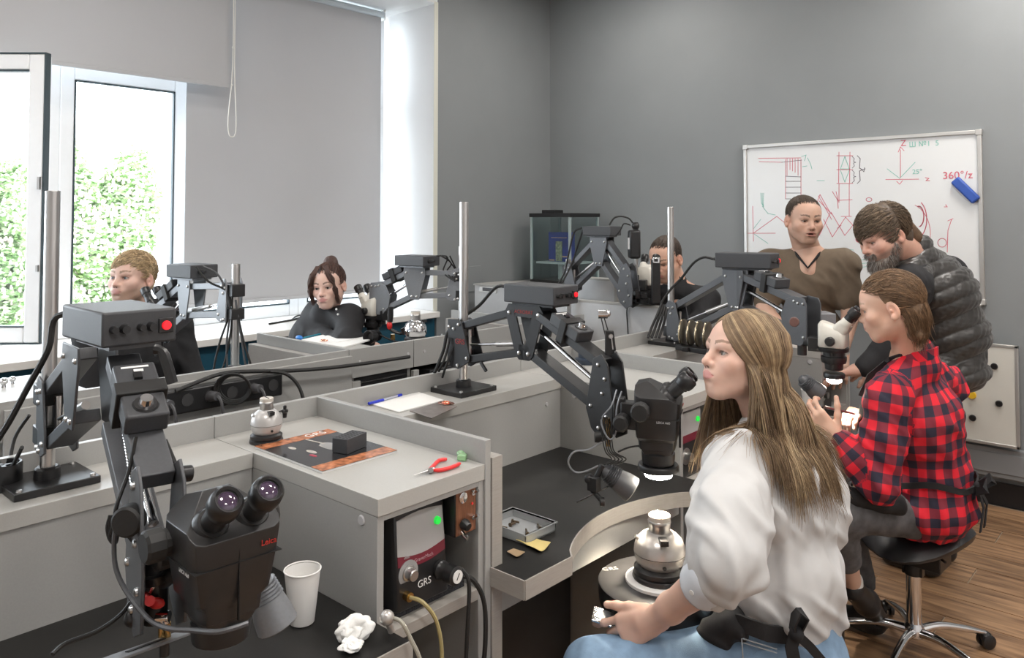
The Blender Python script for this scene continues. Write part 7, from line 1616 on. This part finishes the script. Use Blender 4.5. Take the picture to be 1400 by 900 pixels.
# ---------- standing man, brown tee ----------
def torso(nb, ch, ws, hp, rx, ry, yaw): pass
HP = Ud(1099, 301, 3.86); H = hframe(HP, facing(112, HP), -6, -2, 1.0); t = person('standing man with short dark hair in a brown v-neck t-shirt', HP)
o = dict(skin=(.56, .35, .26), jaw=1.05, fat=1.04, brow=(.07, .045, .03), lip=(.42, .18, .15), mouth=.003, lid=.72, stubble=.22, beard=(.16, .1, .07), nose=1.05)
nb = Ud(1104, 343, 3.92); shL, shR = Ud(1152, 363, 3.87), Ud(1052, 363, 3.99); elL, elR = Ud(1164, 428, 3.82), Ud(1046, 425, 3.9); wrL, wrR = Ud(1152, 478, 3.68), Ud(1085, 470, 3.66); ch, ws, hp = Ud(1104, 385, 3.93), Ud(1106, 455, 3.95), Ud(1107, 510, 3.95)
F = Field(); head(F, H, o); neck(F, H, nb, .06); ax = Vector((shL.x - shR.x, shL.y - shR.y, 0)).normalized(); RT = np.array(rotmat(ax, Vector((-ax.y, ax.x, 0)), Vector((0, 0, 1))))
B = Field(); B.chain([nb, ch, hp], [.058, .09, .11], .04).chain([nb, shL, elL, wrL], [.04, .045, .042, .03], .025).chain([nb, shR, elR, wrR], [.04, .045, .042, .03], .025); fr0 = Vector((ax.y, -ax.x, 0)); fr0 = fr0 if fr0.dot(Fh) < 0 else -fr0; B.cap(nb + Vector((0, 0, -.01)) + fr0 * .02, nb + Vector((0, 0, -.1)) + fr0 * .055, .058, .055, .03)
A = Field(); hand(A, wrL, (wrL - elL) + Vector((0, 0, -.05)), Vector((0, 0, 1)) - Fh * .3, 1, 1.05, curl=(20, 20, 15)); hand(A, wrR, (wrR - elR) + Vector((0, 0, -.05)), Vector((0, 0, 1)) - Fh * .3, -1, 1.05, curl=(20, 20, 15))
finish_body(t, [(B, .009, 1), (A, .0045, 1), (F, .003, 1)], lambda V: skincol(V, H, o)); eyes(t, H, o, gaze=(-.1, 1, -.15))
def shorthair(t, H, col, seed, n=900, front=.072, side=.0, blen=.028, comb=lambda p: (0.25, 1, -.2), rad=.0014, back=-.06, cap=True, var=.2, hl=.5, lift=.002):
    reg = lambda p: p[2] > (front + .0 if p[1] > .05 else side + (front - side) * max(0, (p[1] - .0) / .05) if p[1] > -.0 else (back + (side - back) * max(0, 1 + p[1] / .05)))
    cp = haircap(H, [((0, -.017, .04), (.0785, .0985, .0835))] + ([((0, -.055, -.01), (.066, .052, .06))]), [((0, .09, .0), (.066, .05, front - .002)), ((0, .065, -.06), (.1, .065, .06 + side)), ((.085, -.008, -.012), (.022, .026, .036)), ((-.085, -.008, -.012), (.022, .026, .036)), ((0, .0, back - .1), (.12, .12, .09))], .003, np.array(col))
    hs = capstrands(H, int(n * 1.8), lambda p, r: np.array(col) * (1 + hl * (r.random() - .4)), seed, comb, blen, rad * .62, reg, lift, m=6, cr=(.0795, .0995, .0850), colvar=var); joinobj('hair', [cp, hs], HAIRM, t)
shorthair(t, H, (.06, .04, .027), 5, 1800, .062, .022, .02)
Sh = Field(); Sh.ell(ch + Vector((0, 0, .0)), (.19, .12, .15), RT, .05); Sh.ell(ws, (.17, .125, .16), RT, .05); Sh.ell(hp, (.17, .125, .1), RT, .05); Sh.chain([nb + Vector((0, 0, -.045)), shL, shL.lerp(elL, .72)], [.06, .075, .066], .04); Sh.chain([nb + Vector((0, 0, -.045)), shR, shR.lerp(elR, .72)], [.06, .075, .066], .04)
fr = Vector((ax.y, -ax.x, 0)); fr = fr if fr.dot(Fh) < 0 else -fr
Sh.cap(nb + Vector((0, 0, .06)), nb + Vector((0, 0, .01)) + fr * .02, .066, .06, .005, 'sub'); Sh.cap(nb + Vector((0, 0, .015)) + fr * .06, nb + Vector((0, 0, -.066)) + fr * .13, .042, .003, .004, 'sub')
TS = mat('brown_jersey', (.135, .1, .068), .85, noise=.06, nscale=40, bump=.2, bscale=900); cloth(t, 'brown_tshirt', Sh, .007, TS, it=1, fold=[(.012, .11, [(.3, .2, .9), (.2, -.4, 1)], 21, tuple(nb), .13), (.006, .06, [(.7, .2, .6)], 22, tuple(nb), .13)])
b = MB(); v = nb + Vector((0, 0, -.078)) + fr * .122; ribbon(b, [nb + ax * .066 + Vector((0, 0, .012)) + fr * .01, nb + ax * .05 + Vector((0, 0, -.018)) + fr * .068, v, nb - ax * .05 + Vector((0, 0, -.018)) + fr * .068, nb - ax * .066 + Vector((0, 0, .012)) + fr * .01], .01, .004); obj('neckline', b, BLKC, t, world=True)
J = Field(); fl = lambda p, z: Vector((p.x, p.y, z)); J.ell(fl(hp, .92), (.17, .125, .12), RT, .05)
for k in (-1, 1): J.chain([fl(hp + ax * .09 * k, .88), fl(hp + ax * .1 * k, .5), fl(hp + ax * .1 * k, .1)], [.095, .07, .055], .03); shoe(t, fl(hp + ax * .1 * k, .1), fr, SHO, 1.1)
NAVY = mat('navy_denim', (.03, .045, .09), .85, noise=.1); cloth(t, 'jeans', J, .009, NAVY)
# ---------- bearded man in the quilted vest ----------
HP = Ud(1208, 322, 3.42); H = hframe(HP, facing(38, HP), -24, 4, 1.07); t = person('bearded man in a black quilted vest bending over the red-shirted person', HP)
o = dict(skin=(.58, .34, .26), jaw=1.1, fat=1.06, brow=(.08, .06, .045), lip=(.42, .17, .15), nose=1.15, lid=.6, stubble=.6, beard=(.13, .11, .1))
nb = Ud(1248, 352, 3.52); ch, ws, hp = Ud(1283, 402, 3.55), Ud(1293, 455, 3.58), Ud(1285, 520, 3.58); shL, shR = Ud(1244, 392, 3.36), Ud(1296, 375, 3.75); elL, elR = Ud(1222, 470, 3.3), Ud(1262, 450, 3.72); wrL, wrR = Ud(1180, 505, 3.3), Ud(1228, 505, 3.62)
F = Field(); head(F, H, o); neck(F, H, nb, .066)
B = Field(); B.chain([nb, ch, ws, hp], [.06, .105, .11, .09], .04).chain([nb, shL, elL, wrL], [.055, .055, .045, .03], .03).chain([nb, shR, elR, wrR], [.055, .055, .045, .03], .03)
A = Field(); hand(A, wrL, Vector((-1, 0, -.3)), Vector((0, 0, 1)), 1, 1.1, curl=(15, 20, 15)); hand(A, wrR, Vector((-1, 0, -.3)), Vector((0, 0, 1)), -1, 1.1, curl=(15, 20, 15))
finish_body(t, [(B, .01, 1), (A, .005, 1), (F, .003, 1)], lambda V: skincol(V, H, o)); eyes(t, H, o, gaze=(0, 1, -.4))
R_, P_, s_ = H
def beardchunk(H, col, grey, seed, n=5000, L=.026, low=-.1):
    R, P, s = H; rng = np.random.RandomState(seed); polys, rads, cols = [], [], []
    F = Field(); g = lambda p: P + R @ (np.array(p) * s)
    for k in (-1, 1): F.cap(g((k * .058, .01, -.035)), g((k * .04, .05, -.085)), .017, .022, .02)
    F.cap(g((-.025, .075, -.092)), g((.025, .075, -.092)), .026, .026, .02); F.ell(g((0, .068, -.12)), [.038, .034, .036], R, .02); F.cap(g((-.024, .093, -.045)), g((.024, .093, -.045)), .007, .007, .01); F.ell(g((0, .105, -.0605)), [.02, .012, .008], R, .006, 'sub')
    V, Q = F.mesh(.0035); C = np.tile(np.array(col), (len(V), 1)) * (1 + .3 * lownoise(V, 400, 2))[:, None]; N = normals(V, Q); idx = rng.choice(len(V), n)
    for i in idx:
        d = N[i] * .5 + R @ np.array((0, .25, -1.)) + rng.normal(size=3) * .15; d /= np.linalg.norm(d); p = V[i]; l = L * rng.uniform(.3, 1); polys.append([p + d * l * u + np.array((0, 0, -.2 * l)) * u * u for u in np.linspace(0, 1, 5)]); rads.append(.0009); cols.append(np.array(col) * rng.uniform(.7, 1.4) if rng.random() < .5 else np.array(grey) * rng.uniform(.6, 1.1))
    return [(V, Q, C), tubes(polys, rads, cols)]
joinobj('beard', beardchunk(H, (.13, .1, .08), (.36, .33, .3), 3), HAIRM, t)
capb = haircap(H, [((0, -.017, .044), (.082, .102, .086)), ((0, -.055, -.01), (.072, .06, .075)), ((0, -.05, -.07), (.05, .045, .05))], [((0, .1, -.03), (.08, .06, .1)), ((.095, .03, -.04), (.045, .05, .07)), ((-.095, .03, -.04), (.045, .05, .07)), ((.09, -.006, -.014), (.02, .024, .034)), ((-.09, -.006, -.014), (.02, .024, .034))], .004, (.09, .062, .042))
dkb = lambda p, r: np.array((.14, .1, .066)) * (1.6 if r.random() < .3 else .85)
hs = capstrands(H, 2600, dkb, 8, lambda p: (.5, .9 if p[1] > -.03 else -.4, -.25 if p[1] > -.03 else -1),   .085, .0011, lambda p: p[2] > (.045 if p[1] > 0 else -.02), .010, m=9, cr=(.087, .106, .092), spread=.16, colvar=.25)
F = Field(); g = lambda p: P_ + R_ @ (np.array(p) * s_); F.cap(g((.0, -.1, .0)), g((.0, -.125, -.06)), .04, .035, .02); V, Q = F.mesh(.004); C = np.tile(np.array((.12, .07, .04)), (len(V), 1)) * (1 + .3 * lownoise(V, 300, 4))[:, None]
joinobj('hair', [capb, hs, (V, Q, C)], HAIRM, t)
ax = Vector((shL.x - shR.x, shL.y - shR.y, 0)).normalized(); bk = Vector((-ax.y, ax.x, 0)); bk = bk if bk.dot(Rh) > 0 else -bk; sp = (ch - hp).normalized(); RT = np.array(rotmat(ax, bk, Vector((0, 0, 1))))
Sl = Field(); Sl.chain([nb.lerp(shL, .5), shL, elL, wrL.lerp(elL, .1)], [.07, .085, .065, .045], .04).chain([nb.lerp(shR, .5), shR, elR, wrR.lerp(elR, .1)], [.07, .08, .065, .045], .04); Sl.cap(nb, nb + Vector((-.04, -.02, .04)), .07, .062, .03)
cloth(t, 'black_jumper', Sl, .007, BLKC, it=1, fold=[(.006, .06, [(.4, .3, 1), (1, .2, .3)], 8)])
Vt = Field(); Vt.ell(ch, (.2, .158, .16), RT, .06); Vt.ell(ws + bk * .005, (.2, .172, .15), RT, .06); Vt.ell(hp + Vector((0, 0, .05)) + bk * .02, (.2, .178, .1), RT, .06); Vt.chain([nb, ch], [.085, .12], .06); Vt.chain([nb.lerp(shL, .3), shL.lerp(nb, .25)], [.075, .08], .04).chain([nb.lerp(shR, .3), shR.lerp(nb, .25)], [.075, .08], .04); Vt.cap(nb + Vector((.0, 0, .03)), nb, .085, .09, .03)
def quilt(V, Q):
    N = normals(V, Q); u = V @ A3((sp * .9 + bk * -.42).normalized()); f = np.abs(np.sin(math.pi * (u + .006 * lownoise(V, 30, 1)) / .062)) ** .55; return V + N * (.013 * f - .006 + .0035 * lownoise(V, 160, 2) * f)[:, None], Q
QV = mat('quilted_nylon', (.026, .024, .022), .36, noise=.2, nscale=30, bump=.3, bscale=220, sheen=.2); cloth(t, 'quilted_vest', Vt, .006, QV, it=1, post=quilt)
J = Field(); J.ell(fl(hp, .92), (.17, .14, .13), RT, .05)
for k in (-1, 1): q = fl(hp, 0) - bk * .05 + ax * (.1 * k); J.chain([fl(q, .88), fl(q, .5), fl(q, .1)], [.1, .075, .06], .03); shoe(t, fl(q, .1), -bk, SHO, 1.1)
cloth(t, 'black_trousers', J, .01, BLKC)
# ---------- seated people in the far rows ----------
def seated(label, HP, az, pitch, roll, s, o, nb, shL, shR, elL, elR, wrL, wrR, ch, hp, cm, hairf, cname='black_shirt', hs=.003, gaze=(0, 1, 0), sleeve=1., rx=.19, foldamp=.006):
    H = hframe(HP, facing(az, HP), pitch, roll, s); t = person(label, HP); F = Field(); head(F, H, o); neck(F, H, nb, o.get('neckr', .056))
    B = Field(); B.chain([nb, ch, hp], [.055, .1, .12], .05).chain([nb, shL, elL, wrL], [.05, .05, .04, .028], .03).chain([nb, shR, elR, wrR], [.05, .05, .04, .028], .03)
    A = Field(); hand(A, wrL, (wrL - elL).normalized() + Vector((0, 0, -.1)), Vector((0, 0, 1)), 1, 1, curl=(25, 30, 20)); hand(A, wrR, (wrR - elR).normalized() + Vector((0, 0, -.1)), Vector((0, 0, 1)), -1, 1, curl=(25, 30, 20))
    finish_body(t, [(B, .011, 1), (A, .005, 1), (F, hs, 1)], lambda V: skincol(V, H, o)); eyes(t, H, o, gaze=gaze)
    hairf(t, H); ax = Vector((shL.x - shR.x, shL.y - shR.y, 0)).normalized(); RT = np.array(rotmat(ax, Vector((-ax.y, ax.x, 0)), Vector((0, 0, 1))))
    Sh = Field(); Sh.ell(ch, (rx, .12, .15), RT, .05); Sh.chain([ch, hp], [.13, .14], .05); Sh.ell(hp, (.17, .14, .1), RT, .05); e1 = .62 if sleeve < 1 else 1
    for a_, b_, c_ in ((shL, elL, wrL), (shR, elR, wrR)):
        Sh.chain([nb + Vector((0, 0, -.03)), a_, a_.lerp(b_, e1)], [.06, .068, .06], .04)
        if sleeve >= 1: Sh.chain([b_, b_.lerp(c_, .9)], [.058, .042], .03)
    Sh.cap(nb + Vector((0, 0, .03)), nb + Vector((0, 0, -.03)), .06, .068, .02); Sh.cap(nb + Vector((0, 0, .12)), nb + Vector((0, 0, .015)), .053, .053, .006, 'sub')
    cloth(t, cname, Sh, .008, cm, it=1, fold=[(foldamp, .07, [(.5, .3, .8), (1, .3, .1)], 31)])
    J = Field(); J.ell(fl(hp, hp.z - .05), (.17, .15, .09), RT, .05); fw = Vector(facing(az, HP)); fw = (-Vector((ax.y, -ax.x, 0))) ; fw = fw if fw.dot((wrL + wrR) / 2 - (shL + shR) / 2) > 0 else -fw
    for k in (-1, 1): a_ = fl(hp, hp.z - .06) + ax * .09 * k; b_ = a_ + fw * .34; c_ = fl(b_, .1); J.chain([a_, b_, c_], [.085, .065, .05], .03); shoe(t, c_, fw, SHO)
    cloth(t, 'trousers', J, .011, NAVY); return t, H
def off(p, dx=0, dy=0, z=None, dz=0): return Vector((p.x + dx, p.y + dy, p.z + dz if z is None else z))
# blond man
HP = Ud(181, 381, 3.46); nb = off(HP, -.03, .03, dz=-.16)
hb = lambda t, H: shorthair(t, H, (.46, .34, .2), 9, 2400, .064, .022, .045, comb=lambda p: (.5, 1 if p[1] > -.02 else -.2, -.1), rad=.0017, back=-.05, hl=.6, lift=.009)
seated('blond man with a light beard looking aside in front of the window', HP, 52, 4, 0, 1.0, dict(skin=(.66, .44, .36), jaw=1.02, brow=(.22, .14, .08), stubble=.5, beard=(.3, .19, .11), iris=(.12, .18, .22), lip=(.5, .22, .2)), nb, off(nb, .02, -.19, dz=-.07), off(nb, -.02, .19, dz=-.07), off(nb, .1, -.22, dz=-.34), off(nb, .06, .24, dz=-.34), off(nb, .3, -.12, z=.8), off(nb, .28, .14, z=.8), off(nb, -.0, 0, dz=-.2), off(nb, -.08, 0, z=.56), BLKC, hb, gaze=(.25, 1, .05))
# dark-haired woman
HP = Ud(450, 391, 3.98); nb = off(HP, -.06, .02, dz=-.135)
def hj(t, H):
    R, P, s = H; g = lambda p: P + R @ (np.array(p) * s); col = (.06, .028, .02)
    cp = haircap(H, [((0, -.017, .042), (.0795, .0995, .084)), ((0, -.05, -.01), (.068, .056, .065)), ((.0, -.06, .12), (.038, .036, .034)), ((0, -.05, .105), (.03, .03, .03))], [((0, .09, -.012), (.062, .048, .074)), ((0, .075, -.07), (.1, .06, .08)), ((.09, -.0, -.03), (.02, .03, .05)), ((-.09, -.0, -.03), (.02, .03, .05)), ((0, .0, -.16), (.12, .12, .09))], .0035, col)
    hs = capstrands(H, 800, lambda p, r: np.array(col) * (1.8 if r.random() < .25 else .9), 6, lambda p: (-p[0] * 4, -1, .6), .09, .0014, lambda p: p[2] > (.06 if p[1] > .03 else .0), .003, m=8, cr=(.082, .102, .087))
    rng = np.random.RandomState(3); polys, rads, cols = [], [], []
    for k in (-1, 1):
        for i in range(190):
            x = k * (.006 + rng.uniform(0, .03)); j = rng.normal(size=3) * .007; pts = [(x, .055, .118), (k * (.04 + j[0]), .082, .085), (k * (.062 + j[0]), .084 + j[1], .04), (k * (.07 + j[1]), .078 + j[0], -.01), (k * (.071 + j[2]), .07 + j[1], -.06 - rng.uniform(0, .03))]
            pts = np.array(pts); u = np.linspace(0, 4, 12); P2 = np.stack([np.interp(u, range(5), pts[:, c]) for c in range(3)], 1); polys.append([g(q) for q in P2]); rads.append(.0016); cols.append(np.array(col) * rng.uniform(.7, 1.8))
    joinobj('hair', [cp, hs, tubes(polys, rads, cols)], HAIRM, t)
tj, Hj = seated('dark-haired woman with a bun in a black blouse leaning on the far row', HP, 66, -6, 6, .95, dict(skin=(.68, .46, .38), jaw=.92, fat=1.02, brow=(.08, .045, .03), lip=(.6, .25, .24), iris=(.06, .04, .03), nose=.9), nb, Ud(478, 436, 3.95), Ud(434, 430, 4.16), Ud(476, 468, 3.75), Ud(428, 458, 4.02), Ud(505, 473, 3.8), Ud(470, 472, 3.72), off(nb, -.08, 0, dz=-.16), off(nb, -.22, .02, z=.56), BLKC, hj, cname='black_blouse', gaze=(.1, 1, 0), rx=.135)
for x, y in ((460, 423), (462, 430), (464, 441), (466, 449)):
    b = MB(); b.sph(Ud(x, y, 3.84), .0055, n=8, m=6); obj('button', b, WHT, tj, world=True)
b = MB(); b.sph(Vector(Hj[1] + Hj[0] @ np.array((.078, -.004, -.045))), .007, n=10, m=6); obj('earring', b, WHT, tj, world=True)
# man at the back
HP = Ud(910, 354, 4.5); nb = off(HP, .03, .06, dz=-.15)
hk = lambda t, H: shorthair(t, H, (.05, .032, .022), 12, 900, .075, .03, .022)
seated('dark-haired man in black looking into the cream microscope at the back', HP, 62, -22, 0, 1.06, dict(skin=(.62, .37, .27), jaw=1.05, brow=(.08, .05, .035), stubble=.2, lid=.5), nb, off(nb, .17, .05, dz=-.08), off(nb, -.17, -.02, dz=-.08), off(nb, .2, -.08, z=1.0), off(nb, -.2, -.12, z=1.0), off(nb, .08, -.25, z=1.0), off(nb, -.12, -.27, z=1.0), off(nb, .03, .04, dz=-.22), off(nb, .04, .1, z=.6), BLKC, hk, cname='black_tshirt', hs=.0035)
